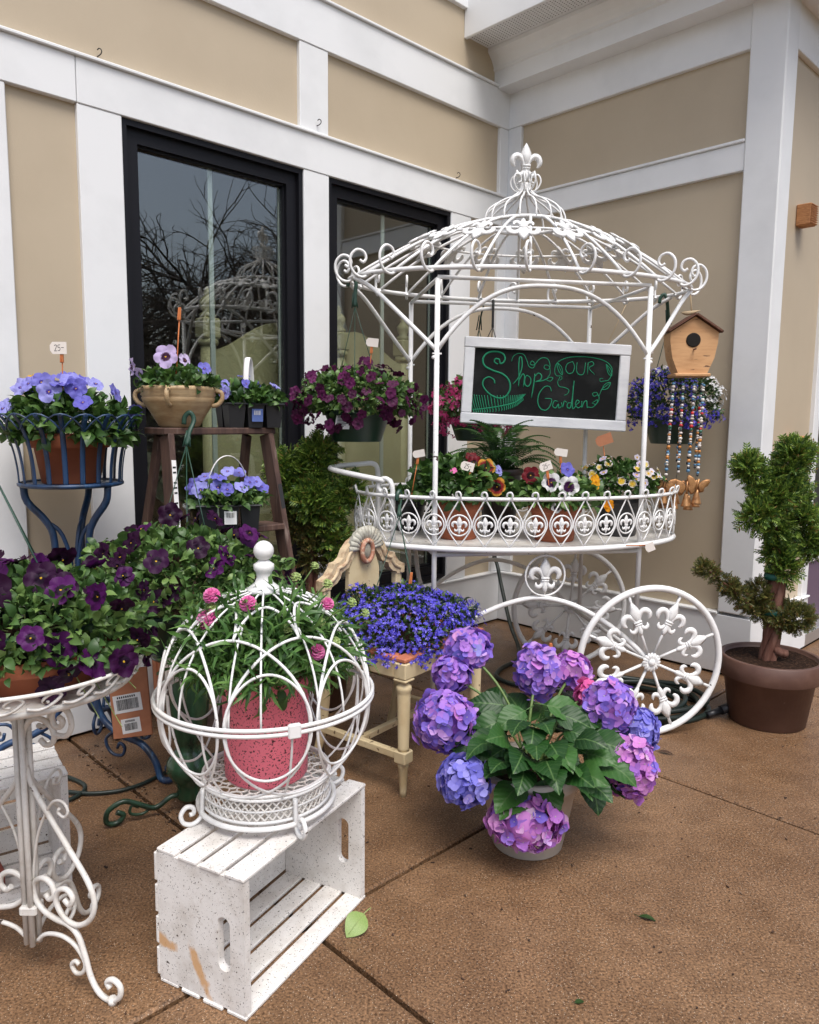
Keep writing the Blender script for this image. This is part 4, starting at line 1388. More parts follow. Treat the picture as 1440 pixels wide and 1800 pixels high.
for (x, y, L) in strand:
    b = MB()
    z = -0.006
    dx = r2.uniform(-0.02, 0.0)
    b.tube([(x, y, 0.0), (x + dx, y, -L)], 0.0008, 4)
    z = -0.03 - r2.random() * 0.03
    while z > -L + 0.006:
        rr = r2.choice([0.0058, 0.0068, 0.0076, 0.0088])
        b.sphere((x + dx * (-z / L) + r2.uniform(-.001, .001), y, z), rr, 7, 5, sz=r2.choice([0.7, 0.9, 1.0]))
        z -= rr * 1.55
        if r2.random() < 0.06:
            z -= 0.01
    part('bead_string', b, 'bead', bh)
b = MB()
for s_ in (-1, 1):
    w1 = [(0.002, 0.004), (0.020, 0.022), (0.040, 0.030), (0.046, 0.022), (0.040, 0.002), (0.030, -0.008), (0.030, -0.024), (0.016, -0.030), (0.004, -0.012)]
    pts = [(s_ * x, y) for x, y in w1]
    b.pillow(pts if s_ > 0 else pts[::-1], 0.0022, inset=0.8)
b.tube([(0, 0.022, 0.002), (0, -0.026, 0.002)], 0.004, 6)
BFLY = b.mesh('butterfly', 'brass_bell')
b = MB()
b.lathe([(0.0005, 0.0), (0.006, -0.002), (0.009, -0.015), (0.014, -0.035), (0.019, -0.055), (0.0205, -0.060), (0.0175, -0.060), (0.010, -0.03)], 14)
BELL = b.mesh('bell', 'brass_bell')
for i, (x, y, L) in enumerate(strand):
    z = -0.470 - 0.012 * (i % 3)
    xx = x * 1.12 - 0.012
    if i in (0, 1, 2, 4, 6, 7):
        link('butterfly', BFLY, bh, frame(Vec((xx, y - 0.004, z)), Vec((1, 0, 0)), Vec((0, 0, 1)), Vec((0, -1, 0))) @ RZ(0.2 * (i % 3 - 1)) @ RX(0.3 * (i % 2)) @ S(1.12))
    link('bell', BELL, bh, T(xx, y, z - 0.022 - 0.008 * (i % 2)) @ S(1.08))
    b = MB()
    b.tube([(x - 0.01, y, -L), (xx, y, z - 0.022)], 0.0008, 4)
    part('string', b, 'cord', bh)
# ------------------------------------------------------------------ wooden crates
def bar(mb, p0, p1, w, d, ref=(0, 1, 0), mi=0, ch=0.003):
    """straight board from p0 to p1: w across ref, d along ref"""
    p0, p1 = Vec(p0), Vec(p1)
    z = (p1 - p0)
    L = z.length
    z.normalize()
    y = Vec(ref) - z * z.dot(Vec(ref))
    y.normalize()
    x = y.cross(z)
    mb.box(-w / 2, w / 2, -d / 2, d / 2, 0, L, mi, frame(p0, x, y, z), ch)

def crate(label, loc, rz):
    c = thing('wooden_crate', label, 'crate', loc, rz, 'white wooden crates on their sides')
    L, Dp, Hh, t = 0.478, 0.25, 0.32, 0.018
    def loop(cy, cz, hy, hz, n=32, rect=False, rr=0.017):
        out = []
        for i in range(n):
            a = 2 * PI * (i + 0.5) / n
            ca, sa = math.cos(a), math.sin(a)
            if rect:
                k = 1 / max(abs(ca) / hy, abs(sa) / hz)
                out.append((cy + ca * k, cz + sa * k))
            else:
                out.append((cy + rr * ca, cz + (hz - rr) * (1 if sa > 0 else -1) + rr * sa))
        return out
    for x0 in (0.0, L - t):
        first = x0 == 0.0 and 'globe' in label
        b = MB()
        b.ringplate(loop(0.125, 0.16, 0.123, 0.151, rect=True), loop(0.058, 0.155, 0, 0.062), x0, x0 + t, M=Mat(((0, 0, 1, 0), (1, 0, 0, 0), (0, 1, 0, 0), (0, 0, 0, 1))))
        part('end_panel', b, 'crate_wood_bare_patches' if first else 'crate_wood', c)
    ws = [0.053, 0.055, 0.052, 0.054]
    for (z0, z1) in ((Hh - 0.009, Hh), (0.0, 0.009)):
        y = 0.0
        for k, w_ in enumerate(ws):
            b = MB()
            e = 0.002 * math.sin(k * 5 + z0 * 40)
            b.box(-0.002 + e, L + 0.002 + e, y, y + w_, z0, z1, ch=0.0022)
            part('slat', b, 'crate_wood', c)
            y += w_ + 0.0115
    z = 0.014
    for k in range(4):
        b = MB()
        b.box(0.0, L, Dp - 0.0005, Dp + 0.0085, z, z + 0.066, ch=0.0022)
        part('slat', b, 'crate_wood', c)
        z += 0.0755
    return c
c1 = crate('worn white wooden crate on its side carrying the wire globe', (-0.333, 1.462, 0), math.atan2(0.882, 0.47))
c2 = crate('white wooden crate on its side behind the scrolled plant stand', (-1.297, 1.656, 0), math.atan2(0.57, 0.82))
b = MB()
b.box(-0.10, 0.10, -0.045, 0.045, 0, 0.06, ch=0.004)
part('brick', b, 'brick_red', None, T(-1.17, 1.86, 0.0095) @ RZ(0.7), label='dark red brick lying inside the crate behind the plant stand', category='brick')

# ------------------------------------------------------------------ wire globe
AG = 'white_metal'
globe = thing('wire_globe', 'white wire globe planter cage with ball finial standing on the crate', 'plant cage', (-0.343, 1.77, 0.32), R(12))
GR, GZ = 0.252, 0.290
def sp(az, el, r=GR):
    return (r * math.cos(el) * math.cos(az), r * math.cos(el) * math.sin(az), GZ + r * math.sin(el))
def arch_mesh(w_, base, rise, rad, name, rs=GR, n=26):
    b = MB()
    b.tube([sp(w_ * math.cos(PI * i / n), base + rise * math.sin(PI * i / n), rs) for i in range(n + 1)], rad, 6)
    return b.mesh(name, AG)
sets = [(arch_mesh(R(21), R(1), R(26), 0.0033, 'small_arch', GR + 0.003), 8, 0.0), (arch_mesh(R(43), R(1), R(43), 0.0035, 'large_arch', GR + 0.001), 8, R(22.5)),
        (arch_mesh(R(22.5), R(43.5), R(22), 0.0033, 'top_arch', GR + 0.002), 8, 0.0), (arch_mesh(R(21), R(-1), R(-27), 0.0031, 'small_arch', GR + 0.003), 8, 0.0),
        (arch_mesh(R(43), R(-1), R(-45), 0.0031, 'large_arch', GR + 0.001), 8, R(22.5))]
for me, n, off in sets:
    for k in range(n):
        link(me.name.split('.')[0], me, globe, RZ(off + 2 * PI * k / n))
b = MB()
b.tube([sp(0, R(1 + 81 * i / 14), GR - 0.002) for i in range(15)], 0.0026, 6)
RIBU = b.mesh('rib', AG)
b = MB()
b.tube([sp(0, R(-1 - 53 * i / 10), GR - 0.002) for i in range(11)], 0.0027, 6)
RIBL = b.mesh('rib', AG)
for k in range(16):
    link('rib', RIBU, globe, RZ(2 * PI * k / 16 + (0.06 if k % 2 else -0.06)))
    if k % 2 == 0:
        link('rib', RIBL, globe, RZ(2 * PI * k / 16 + 0.2))
for dz in (-0.006, 0.006):
    b = MB()
    b.tube(ell_pts(GR + 0.005, GR + 0.005, GZ + dz, 64), 0.0050, 8, closed=True)
    part('equator_ring', b, AG, globe)
b = MB()
b.box(-0.014, 0.014, -0.006, 0.006, -0.016, 0.016, ch=0.003)
part('clasp', b, AG, globe, RZ(R(-78)) @ T(GR + 0.008, 0, GZ) @ RZ(PI / 2))
b = MB()
b.lathe([(0.042, 0.534), (0.039, 0.543), (0.022, 0.556), (0.017, 0.570), (0.019, 0.582), (0.024, 0.588), (0.024, 0.600), (0.017, 0.605), (0.012, 0.610)], 24)
b.sphere((0, 0, 0.632), 0.0240, 20, 14)
part('finial', b, AG, globe)
# pierced base
b = MB()
for k in range(54):
    a0, a1 = 2 * PI * k / 54, 2 * PI * (k + 1) / 54
    for (z0, z1) in ((0.040, 0.062), (0.062, 0.084)):
        for (p, q) in (((a0, z0), (a1, z1)), ((a0, z1), (a1, z0))):
            b.tube([(0.152 * math.cos(p[0]), 0.152 * math.sin(p[0]), p[1]), (0.152 * math.cos(q[0]), 0.152 * math.sin(q[0]), q[1])], 0.0026, 4, caps=False)
part('pierced_band', b, 'aged_white_metal', globe, kind='stuff')
for (r_, z, t_) in ((0.153, 0.036, 0.004), (0.153, 0.062, 0.0026), (0.153, 0.088, 0.004), (0.163, 0.026, 0.0065), (0.150, 0.096, 0.0045)):
    b = MB()
    b.tube(ell_pts(r_, r_, z, 56), t_, 6, closed=True)
    part('base_ring', b, AG, globe)
b = MB()
for k in range(20):
    a = 2 * PI * k / 20
    for (c_, rr, th) in ((0.128, 0.017, 0.0026), (0.098, 0.013, 0.0026)):
        b.tube([(c_ * math.cos(a) + rr * math.cos(q) , c_ * math.sin(a) + rr * math.sin(q), 0.084) for q in [2 * PI * i / 10 for i in range(10)]], th, 4, closed=True)
b.lathe([(0.001, 0.080), (0.092, 0.080), (0.092, 0.084), (0.001, 0.084)], 30)
part('pierced_plate', b, 'aged_white_metal', globe, kind='stuff')
for k in range(4):
    a = R(-68 + 90 * k)
    u = Vec((math.cos(a), math.sin(a), 0))
    pr = [(0.160, 0.085), (0.163, 0.030), (0.168, 0.014), (0.186, 0.0055), (0.206, 0.014), (0.212, 0.034), (0.200, 0.050), (0.184, 0.046), (0.182, 0.032), (0.192, 0.030)]
    b = MB()
    b.tube(spline([u * x + Vec((0, 0, z)) for x, z in pr], 4), 0.0055, 6)
    part('foot', b, AG, globe)

# ------------------------------------------------------------------ white scrolled plant stand
stand = thing('plant_stand', 'white wrought iron plant stand with scrolled legs and round tray', 'plant stand', (-0.846, 1.60, 0))
KS = 0.000413
curves = [
 (0.0062, [(250, 345), (290, 368), (340, 345), (352, 290), (310, 244), (240, 232), (165, 268), (120, 370), (148, 560), (200, 655), (270, 742), (430, 930), (545, 1070), (582, 1180), (545, 1280), (450, 1338), (360, 1318), (306, 1240), (330, 1172), (390, 1152), (430, 1190), (405, 1235), (368, 1212)]),
 (0.0064, [(232, 1218), (262, 1240), (296, 1205), (280, 1152), (220, 1130), (150, 1175), (152, 1262), (215, 1322), (300, 1345), (390, 1352), (455, 1395), (500, 1500), (535, 1610), (590, 1682), (665, 1702), (730, 1660), (736, 1600), (690, 1575), (648, 1600), (668, 1630)]),
 (0.0050, [(150, 1515), (220, 1456), (330, 1432), (430, 1458), (497, 1535), (480, 1598), (430, 1618), (400, 1580), (430, 1550), (455, 1562)]),
 (0.0033, [(142, 1170), (160, 1040), (200, 880), (268, 742), (325, 672), (390, 662), (424, 705), (395, 745), (352, 728), (362, 704)]),
 (0.0060, [(345, 300), (372, 300), (440, 290), (478, 230), (455, 160), (390, 150), (345, 195), (358, 250), (400, 250), (418, 215), (390, 200)])]
for k in range(3):
    a = R((-23.3, 172, 80)[k])
    u = Vec((math.cos(a), math.sin(a), 0))
    b = MB()
    for (rad, pts) in curves:
        q = [u * ((x - 118) * KS) + Vec((0, 0, max((1716 - y) * KS, rad))) for x, y in pts]
        b.tube(spline(q, 4), rad, 8)
    b.lathe([(0.009, 0.0), (0.0105, 0.008), (0.008, 0.016)], 10, M=T(*(u * 0.232)))
    part('scroll_leg', b, 'aged_white_metal', stand)
for k in range(4):
    a = R(-23.3 + 90 * k + 45)
    b = MB()
    b.tube([(0.013 * math.cos(a), 0.013 * math.sin(a), 0.075), (0.013 * math.cos(a), 0.013 * math.sin(a), 0.675)], 0.0066, 8)
    part('column_rod', b, 'aged_white_metal', stand)
b = MB()
b.box(-0.020, 0.020, -0.020, 0.020, 0.150, 0.172, ch=0.004)
part('column_clamp', b, 'aged_white_metal', stand)
b = MB()
b.lathe([(0.001, 0.676), (0.20, 0.676), (0.236, 0.688), (0.246, 0.704), (0.238, 0.702), (0.200, 0.684), (0.001, 0.684)], 56)
part('tray', b, 'aged_white_metal', stand)
b = MB()
b.tube(ell_pts(0.258, 0.258, 0.738, 64), 0.0045, 6, closed=True)
part('tray_rim', b, 'aged_white_metal', stand)
sq = [(0.00, 0.006), (0.020, 0.000), (0.042, 0.008), (0.056, 0.024), (0.044, 0.032), (0.030, 0.026), (0.026, 0.016), (0.036, 0.014)]
for k in range(24):
    a0 = 2 * PI * k / 24
    b = MB()
    b.tube(spline([((0.246 + 0.012 * z / 0.033) * math.cos(a0 + x / 0.25 * 1.1), (0.246 + 0.012 * z / 0.033) * math.sin(a0 + x / 0.25 * 1.1), 0.704 + z) for x, z in sq], 3), 0.0034, 5)
    part('rim_scroll', b, 'aged_white_metal', stand)

# ------------------------------------------------------------------ blue plant stand
bs = thing('plant_stand', 'tall blue metal plant stand with flared basket top', 'plant stand', (-1.167, 2.62, 0))
for (r_, z, t_) in ((0.163, 1.035, 0.0075), (0.150, 1.030, 0.005)):
    b = MB()
    b.tube(ell_pts(r_, r_, z, 48), t_, 6, closed=True)
    part('basket_ring', b, 'blue_metal', bs)
b = MB()
b.lathe([(0.001, 1.030), (0.150, 1.030), (0.150, 1.036), (0.001, 1.036)], 32)
part('basket_floor', b, 'blue_metal', bs)
for k in range(20):
    a = 2 * PI * k / 20
    u = Vec((math.cos(a), math.sin(a), 0))
    b = MB()
    b.tube(spline([u * x + Vec((0, 0, z)) for x, z in ((0.163, 1.032), (0.168, 1.10), (0.182, 1.17), (0.210, 1.235), (0.236, 1.268))], 4), 0.0085, 6, ell=(1.0, 0.28), up=tuple(Vec((0, 0, 1)).cross(u)))
    part('basket_strip', b, 'blue_metal', bs)
    a2 = 2 * PI * (k + 1) / 20
    b = MB()
    b.tube([((0.236 - 0.02 * abs(i - 4) / 4) * math.cos(a + (a2 - a) * (i - 4) / 4.2), (0.236 - 0.02 * abs(i - 4) / 4) * math.sin(a + (a2 - a) * (i - 4) / 4.2), 1.270 - 0.05 * ((i - 4) / 4) ** 2) for i in range(9)], 0.0032, 5)
    part('basket_loop', b, 'blue_metal', bs)
for a in (R(205), R(-18), R(92)):
    u = Vec((math.cos(a), math.sin(a), 0))
    b = MB()
    b.tube(spline([u * x + Vec((0, 0, z)) for x, z in ((0.150, 1.030), (0.140, 0.975), (0.085, 0.905), (0.062, 0.83), (0.060, 0.60), (0.060, 0.34), (0.085, 0.21), (0.16, 0.155), (0.25, 0.13), (0.305, 0.075), (0.325, 0.02), (0.350, 0.011), (0.375, 0.025), (0.372, 0.055), (0.350, 0.058))], 4), 0.0125, 8)
    part('leg', b, 'blue_metal', bs)
    b = MB()
    b.tube(spline([u * x + Vec((0, 0, z)) for x, z in ((0.085, 0.905), (0.045, 0.870), (0.020, 0.80), (0.012, 0.72), (0.012, 0.45), (0.03, 0.28), (0.085, 0.21))], 4), 0.0072, 6)
    part('inner_scroll', b, 'blue_metal', bs)
    b = MB()
    b.tube(spline([u * x + Vec((0, 0, z)) for x, z in ((0.14, 0.162), (0.10, 0.125), (0.12, 0.08), (0.165, 0.075), (0.18, 0.105), (0.16, 0.12), (0.148, 0.10))], 4), 0.006, 6)
    b.tube(spline([u * x + Vec((0, 0, z)) for x, z in ((0.20, 0.148), (0.23, 0.20), (0.275, 0.205), (0.285, 0.165), (0.255, 0.152), (0.247, 0.175))], 4), 0.006, 6)
    part('foot_scroll', b, 'blue_metal', bs)

# ------------------------------------------------------------------ step ladder
LM = T(-0.715, 2.77, 0) @ RZ(BROT)
lad = link('step_ladder', None, None, LM, label='weathered brown wooden step ladder used as a plant shelf', category='ladder')
LW = 'ladder_wood'
b = MB()
b.box(-0.222, 0.222, -0.075, 0.080, 1.204, 1.228, ch=0.004)
part('top_cap', b, LW, lad)
for s_ in (-1, 1):
    b = MB()
    bar(b, (s_ * 0.262, -0.27, 0.0), (s_ * 0.200, -0.045, 1.203), 0.022, 0.068)
    part('front_rail', b, LW, lad)
    b = MB()
    bar(b, (s_ * 0.236, 0.385, 0.0), (s_ * 0.178, 0.055, 1.20), 0.022, 0.040)
    part('rear_leg', b, LW, lad)
for z in (0.875, 0.55, 0.235):
    k = z / 1.203
    yf = -0.27 + 0.225 * k
    hw = 0.262 - 0.062 * k
    b = MB()
    b.box(-hw + 0.012, hw - 0.012, yf - 0.045, yf + 0.075, z - 0.022, z, ch=0.003)
    part('step', b, LW, lad)
for z in (0.78, 0.40, 0.10):
    k = z / 1.2
    b = MB()
    b.box(-(0.236 - 0.058 * k), 0.236 - 0.058 * k, 0.385 - 0.33 * k - 0.03, 0.385 - 0.33 * k - 0.010, z - 0.02, z + 0.02, ch=0.003)
    part('rear_brace', b, LW, lad)
for (s_, z0, z1) in ((-1, 0.86, 1.12), (1, 0.93, 1.02)):
    b = MB()
    def rp(z, dy):
        k = z / 1.203
        return (s_ * (0.262 - 0.062 * k), -0.27 + 0.225 * k - 0.0345, z)
    bar(b, rp(z0, 0), rp(z1, 0), 0.016, 0.0024, ch=0)
    o_ = part('warning_sticker', b, 'white_label' if s_ < 0 else 'print_black', lad)
    b = MB()
    for i in range(14 if s_ < 0 else 0):
        zc = z0 + (z1 - z0) * (0.05 + 0.07 * i * 0.93)
        if i in (3, 7, 11):
            continue
        p = Vec(rp(zc, 0)) + Vec((0, -0.0016, 0))
        bar(b, p, p + Vec((-s_ * -0.0002, 0.0005, 0.006)), 0.011, 0.0008, ch=0)
    if s_ < 0:
        part('sticker_print', b, 'print_black', o_, kind='stuff')

# ------------------------------------------------------------------ carved chair
CHM = T(-0.025, 2.72, 0) @ RZ(math.atan2(0.79, 0.61))
chair = link('carved_chair', None, None, CHM, label='antique cream painted chair with carved shell crest and open seat', category='chair')
CP = 'chair_paint'
hx, hy = 0.245, 0.21
for (x0, x1, y0, y1) in ((-hx, hx, -hy, -hy + 0.05), (-hx, hx, hy - 0.05, hy), (-hx + 0.001, -hx + 0.05, -hy + 0.0505, hy - 0.0505), (hx - 0.05, hx - 0.001, -hy + 0.0505, hy - 0.0505)):
    b = MB()
    b.box(x0, x1, y0, y1, 0.415, 0.470, ch=0.004)
    part('seat_rail', b, CP, chair)
    b = MB()
    b.box(x0 + 0.002, x1 - 0.002, y0 + 0.002, y1 - 0.002, 0.4705, 0.488, ch=0.005)
    part('seat_edge', b, 'chair_red', chair)
for s_ in (-1, 1):
    b = MB()
    b.box(-0.026, 0.026, -0.026, 0.026, 0.405, 0.4145, ch=0.003)
    b.lathe([(0.019, 0.405), (0.017, 0.395), (0.025, 0.388), (0.027, 0.376), (0.022, 0.366), (0.0225, 0.36), (0.0185, 0.175), (0.021, 0.165)][::-1], 20, flute=(0.176, 0.359, 0.86))
    b.box(-0.024, 0.024, -0.024, 0.024, 0.122, 0.165, ch=0.004)
    b.lathe([(0.0185, 0.122), (0.019, 0.112), (0.0165, 0.10), (0.012, 0.02), (0.011, 0.0)][::-1], 16, flute=(0.02, 0.105, 0.88))
    part('front_leg', b, CP, chair, T(s_ * (hx - 0.026), -hy + 0.026, 0))
    b = MB()
    b.tube(spline([(s_ * (hx - 0.03), hy - 0.03, 0.42), (s_ * (hx - 0.03), hy - 0.028, 0.25), (s_ * (hx - 0.028), hy - 0.01, 0.12), (s_ * (hx - 0.026), hy + 0.025, 0.0)], 4), [0.024] * 5 + [0.022] * 4 + [0.020, 0.019, 0.018, 0.017], 4, ell=(1, 1))
    part('rear_leg', b, CP, chair)
    b = MB()
    bar(b, (s_ * (hx - 0.026), -hy + 0.05, 0.143), (s_ * (hx - 0.028), hy - 0.01, 0.143), 0.024, 0.026, ref=(0, 0, 1))
    part('side_stretcher', b, CP, chair)
b = MB()
bar(b, (-hx + 0.038, 0.02, 0.143), (hx - 0.038, 0.02, 0.143), 0.022, 0.024, ref=(0, 0, 1))
part('cross_stretcher', b, CP, chair)
# back: posts, crest band, splat, shell and oval
BK = frame(Vec((0, hy - 0.02, 0)), Vec((1, 0, 0)), Vec((0, 0, 1)), Vec((0, -1, 0)))
for s_ in (-1, 1):
    b = MB()
    b.box(s_ * 0.205 - 0.018, s_ * 0.205 + 0.018, 0.4885, 0.665, -0.014, 0.014, ch=0.004, M=BK)
    part('back_post', b, CP, chair)
b = MB()
outer = [(-0.235, 0.655), (-0.235, 0.690), (-0.200, 0.705), (-0.178, 0.728), (-0.172, 0.745), (-0.145, 0.748), (-0.125, 0.760), (-0.110, 0.788), (-0.080, 0.815), (-0.040, 0.832), (0, 0.838)]
inner = [(-0.190, 0.655), (-0.185, 0.664), (-0.160, 0.672), (-0.140, 0.690), (-0.132, 0.708), (-0.115, 0.714), (-0.095, 0.722), (-0.080, 0.745), (-0.060, 0.768), (-0.030, 0.785), (0, 0.790)]
o2 = outer + [(-x, y) for x, y in outer[-2::-1]]
i2 = inner + [(-x, y) for x, y in inner[-2::-1]]
n = len(o2)
v = [(x, y, z) for z in (-0.015, 0.017) for lp in (o2, i2) for x, y in lp]
f = []
for i in range(n - 1):
    j = i + 1
    f += [(i, j, n + j, n + i), (2 * n + j, 2 * n + i, 3 * n + i, 3 * n + j), (j, i, 2 * n + i, 2 * n + j), (n + i, n + j, 3 * n + j, 3 * n + i)]
f += [(0, n, 3 * n, 2 * n), (n - 1, 3 * n - 1, 4 * n - 1, 2 * n - 1)]
b.add(v, f, 0, False, BK)
part('crest_rail', b, 'chair_carved', chair)
b = MB()
mid = [((a[0] + c[0]) / 2, (a[1] + c[1]) / 2, 0.017) for a, c in zip(o2, i2)]
b.tube(spline(mid, 3), 0.0075, 6, M=BK)
part('crest_moulding', b, 'chair_carved', chair)
b = MB()
sp_o = [(-0.055, 0.4885), (0.055, 0.4885), (0.066, 0.56), (0.088, 0.63), (0.086, 0.70), (0.062, 0.758), (0.03, 0.785), (-0.03, 0.785), (-0.062, 0.758), (-0.086, 0.70), (-0.088, 0.63), (-0.066, 0.56)]
b.prism(sp_o, -0.009, 0.008, M=BK)
part('splat', b, CP, chair)
for k in range(13):
    a = R(-82 + 164 * k / 12)
    b = MB()
    u = Vec((math.sin(a), math.cos(a) * 0.95, 0))
    b.tube([u * 0.03 + Vec((0, 0.775, 0.012)), u * 0.066 + Vec((0, 0.778, 0.020)), u * 0.094 + Vec((0, 0.776, 0.012))], [0.006, 0.011, 0.012], 6, M=BK)
    part('shell_rib', b, 'chair_shell', chair)
b = MB()
b.tube([(0.030 * math.cos(a), 0.772 + 0.040 * math.sin(a), 0.024) for a in [2 * PI * i / 24 for i in range(24)]], 0.0095, 8, closed=True, M=BK)
part('oval_frame', b, 'chair_rust', chair)
b = MB()
b.pillow([(0.026 * math.cos(a), 0.036 * math.sin(a)) for a in [2 * PI * i / 20 for i in range(20)]], 0.010, M=BK @ T(0, 0.772, 0.020))
part('oval_boss', b, 'mirror_oval', chair)

# ------------------------------------------------------------------ green pedestal
gp = thing('pedestal', 'dark green glazed pedestal with scrolled iron feet under the purple pansy basket', 'pedestal', (-0.705, 2.345, 0))
b = MB()
b.lathe([(0.03, 0.03), (0.045, 0.05), (0.038, 0.075), (0.050, 0.10), (0.072, 0.135), (0.070, 0.165), (0.048, 0.195), (0.036, 0.215), (0.046, 0.235), (0.058, 0.27), (0.070, 0.36), (0.076, 0.43), (0.066, 0.48), (0.075, 0.505), (0.110, 0.520), (0.110, 0.534), (0.001, 0.534)], 30)
part('column', b, 'green_glaze', gp)
for a in (R(210), R(-30), R(90)):
    u = Vec((math.cos(a), math.sin(a), 0))
    b = MB()
    b.tube(spline([u * x + Vec((0, 0, z)) for x, z in ((0.02, 0.05), (0.06, 0.055), (0.11, 0.03), (0.16, 0.055), (0.205, 0.075), (0.25, 0.055), (0.255, 0.018), (0.225, 0.009), (0.205, 0.03), (0.225, 0.045))], 4), 0.0085, 7)
    b.tube(spline([u * x + Vec((0, 0, z)) for x, z in ((0.12, 0.035), (0.15, 0.02), (0.185, 0.03), (0.18, 0.055), (0.160, 0.045))], 4), 0.005, 6)
    part('scroll_foot', b, 'green_metal', gp)

# ------------------------------------------------------------------ terracotta boards with barcodes
def barcode(mb, x0, x1, y0, y1, z, seed, mi=0):
    r_ = random.Random(seed)
    x = x0
    while x < x1 - 0.001:
        w_ = r_.choice([0.0009, 0.0014, 0.0022])
        mb.box(x, min(x + w_, x1), y0, y1, z, z + 0.0004, mi)
        x += w_ + r_.choice([0.0009, 0.0014])
LEANB = frame(Vec((0, 0, 0)), Vec((1, 0, 0)), Vec((0, 0, 1)), Vec((0, -1, 0)))
for i, (M_, w_, h_, lab) in enumerate([(T(-0.942, 2.505, 0.172) @ RZ(R(10)) @ RX(R(-7)) @ RY(R(-4)) @ LEANB, 0.128, 0.235, 'orange terracotta board with two white barcode labels propped on the blue stand'),
                                       (BM @ T(-2.30, -0.115, 0.002) @ RZ(R(-14)) @ RX(R(-10)) @ LEANB, 0.135, 0.265, 'orange terracotta board without a label leaning behind the ladder leg')]):
    rt = link('tile_board', None, None, M_, label=lab, category='board')
    b = MB()
    b.box(-w_ / 2, w_ / 2, 0, h_, -0.006, 0.006, ch=0.002)
    part('board', b, 'terracotta_card', rt)
    if i == 0:
        for (y0, y1, sd, wd) in ((0.088, 0.150, 3, 0.092), (0.016, 0.066, 5, 0.062)):
            b = MB()
            b.box(-wd / 2, wd / 2, y0, y1, 0.0061, 0.0067)
            lb = part('barcode_label', b, 'white_label', rt, RZ(R(4)))
            b = MB()
            barcode(b, -wd / 2 + 0.010, wd / 2 - 0.010, y0 + 0.010, y1 - 0.016, 0.0068, sd)
            part('barcode', b, 'print_black', lb, kind='stuff')
            b = MB()
            for q in range(9):
                b.box(-wd / 2 + 0.014 + q * (wd - 0.03) / 9, -wd / 2 + 0.014 + (q + 0.6) * (wd - 0.03) / 9, y1 - 0.012, y1 - 0.005, 0.0068, 0.0072)
            part('barcode_digits', b, 'print_black', lb, kind='stuff')
    else:
        b = MB()
        b.ringplate([(-w_ / 2 + .012, .012), (w_ / 2 - .012, .012), (w_ / 2 - .012, h_ - .012), (-w_ / 2 + .012, h_ - .012)], [(-w_ / 2 + .02, .02), (w_ / 2 - .02, .02), (w_ / 2 - .02, h_ - .02), (-w_ / 2 + .02, h_ - .02)], 0.0062, 0.009)
        part('border', b, 'terracotta', rt)

# ------------------------------------------------------------------ garden hose and tap
hose = thing('garden_hose', 'dark green garden hose running from the wall tap to a coil behind the cart wheel', 'hose', (0, 0, 0))
b = MB()
b.tube(spline([(0.520, 4.56, 0.43), (0.530, 4.50, 0.40), (0.552, 4.41, 0.27), (0.580, 4.22, 0.11), (0.605, 4.06, 0.03), (0.58, 3.90, 0.013), (0.47, 3.74, 0.013), (0.44, 3.60, 0.013), (0.55, 3.48, 0.013), (0.74, 3.44, 0.013)], 6), 0.0115, 8)
cp = []
for i in range(150):
    a = 2 * PI * i / 30 + 2.4
    rr = 0.255 + 0.045 * math.sin(i * 0.21) + 0.02 * math.sin(i * 0.47)
    cp.append((1.03 + rr * 1.05 * math.cos(a) + 0.04 * math.sin(i * 0.1), 3.30 + rr * 0.86 * math.sin(a), 0.013 + 0.011 * (i // 30) + 0.004 * math.sin(i * 0.9)))
b.tube([(0.74, 3.44, 0.013), (0.79, 3.45, 0.013)] + cp, 0.0115, 8)
part('tube', b, 'hose', hose)
b = MB()
b.tube([(1.28, 3.13, 0.02), (1.35, 3.16, 0.03)], [0.013, 0.016], 8)
b.tube([(1.35, 3.16, 0.03), (1.43, 3.19, 0.045)], [0.019, 0.022], 10)
part('nozzle', b, 'black_plastic', hose)
sh_ = thing('drip_hose', 'thin black hose looped on the paving around the blue stand feet', 'hose', (0, 0, 0))
b = MB()
b.tube(spline([(-1.55, 2.70, 0.009), (-1.42, 2.62, 0.009), (-1.24, 2.56, 0.009), (-1.10, 2.47, 0.009), (-1.12, 2.37, 0.009), (-1.26, 2.36, 0.009), (-1.22, 2.43, 0.012), (-1.05, 2.42, 0.009), (-0.93, 2.47, 0.009), (-0.83, 2.62, 0.009), (-0.72, 2.73, 0.009), (-0.55, 2.80, 0.009), (-0.30, 2.95, 0.009)], 6), 0.0075, 6)
part('tube', b, 'hose', sh_)
tap = thing('wall_tap', 'small dark metal tap on the corner board feeding the hose', 'tap', (0.524, 4.62, 0.43))
b = MB()
b.tube([(0.02, 0.06, 0.01), (0, 0, 0.01), (-0.004, -0.05, 0.0)], [0.012, 0.014, 0.013], 8)
part('spout', b, 'hook_iron', tap)
b = MB()
b.tube([(0, 0, 0.01), (0, 0, 0.05)], 0.005, 6)
b.tube([(0.028 * math.cos(a), 0.028 * math.sin(a), 0.05) for a in [2 * PI * i / 14 for i in range(14)]], 0.004, 5, closed=True)
b.tube([(-0.028, 0, 0.05), (0.028, 0, 0.05)], 0.003, 5)
part('handle', b, 'hook_iron', tap)
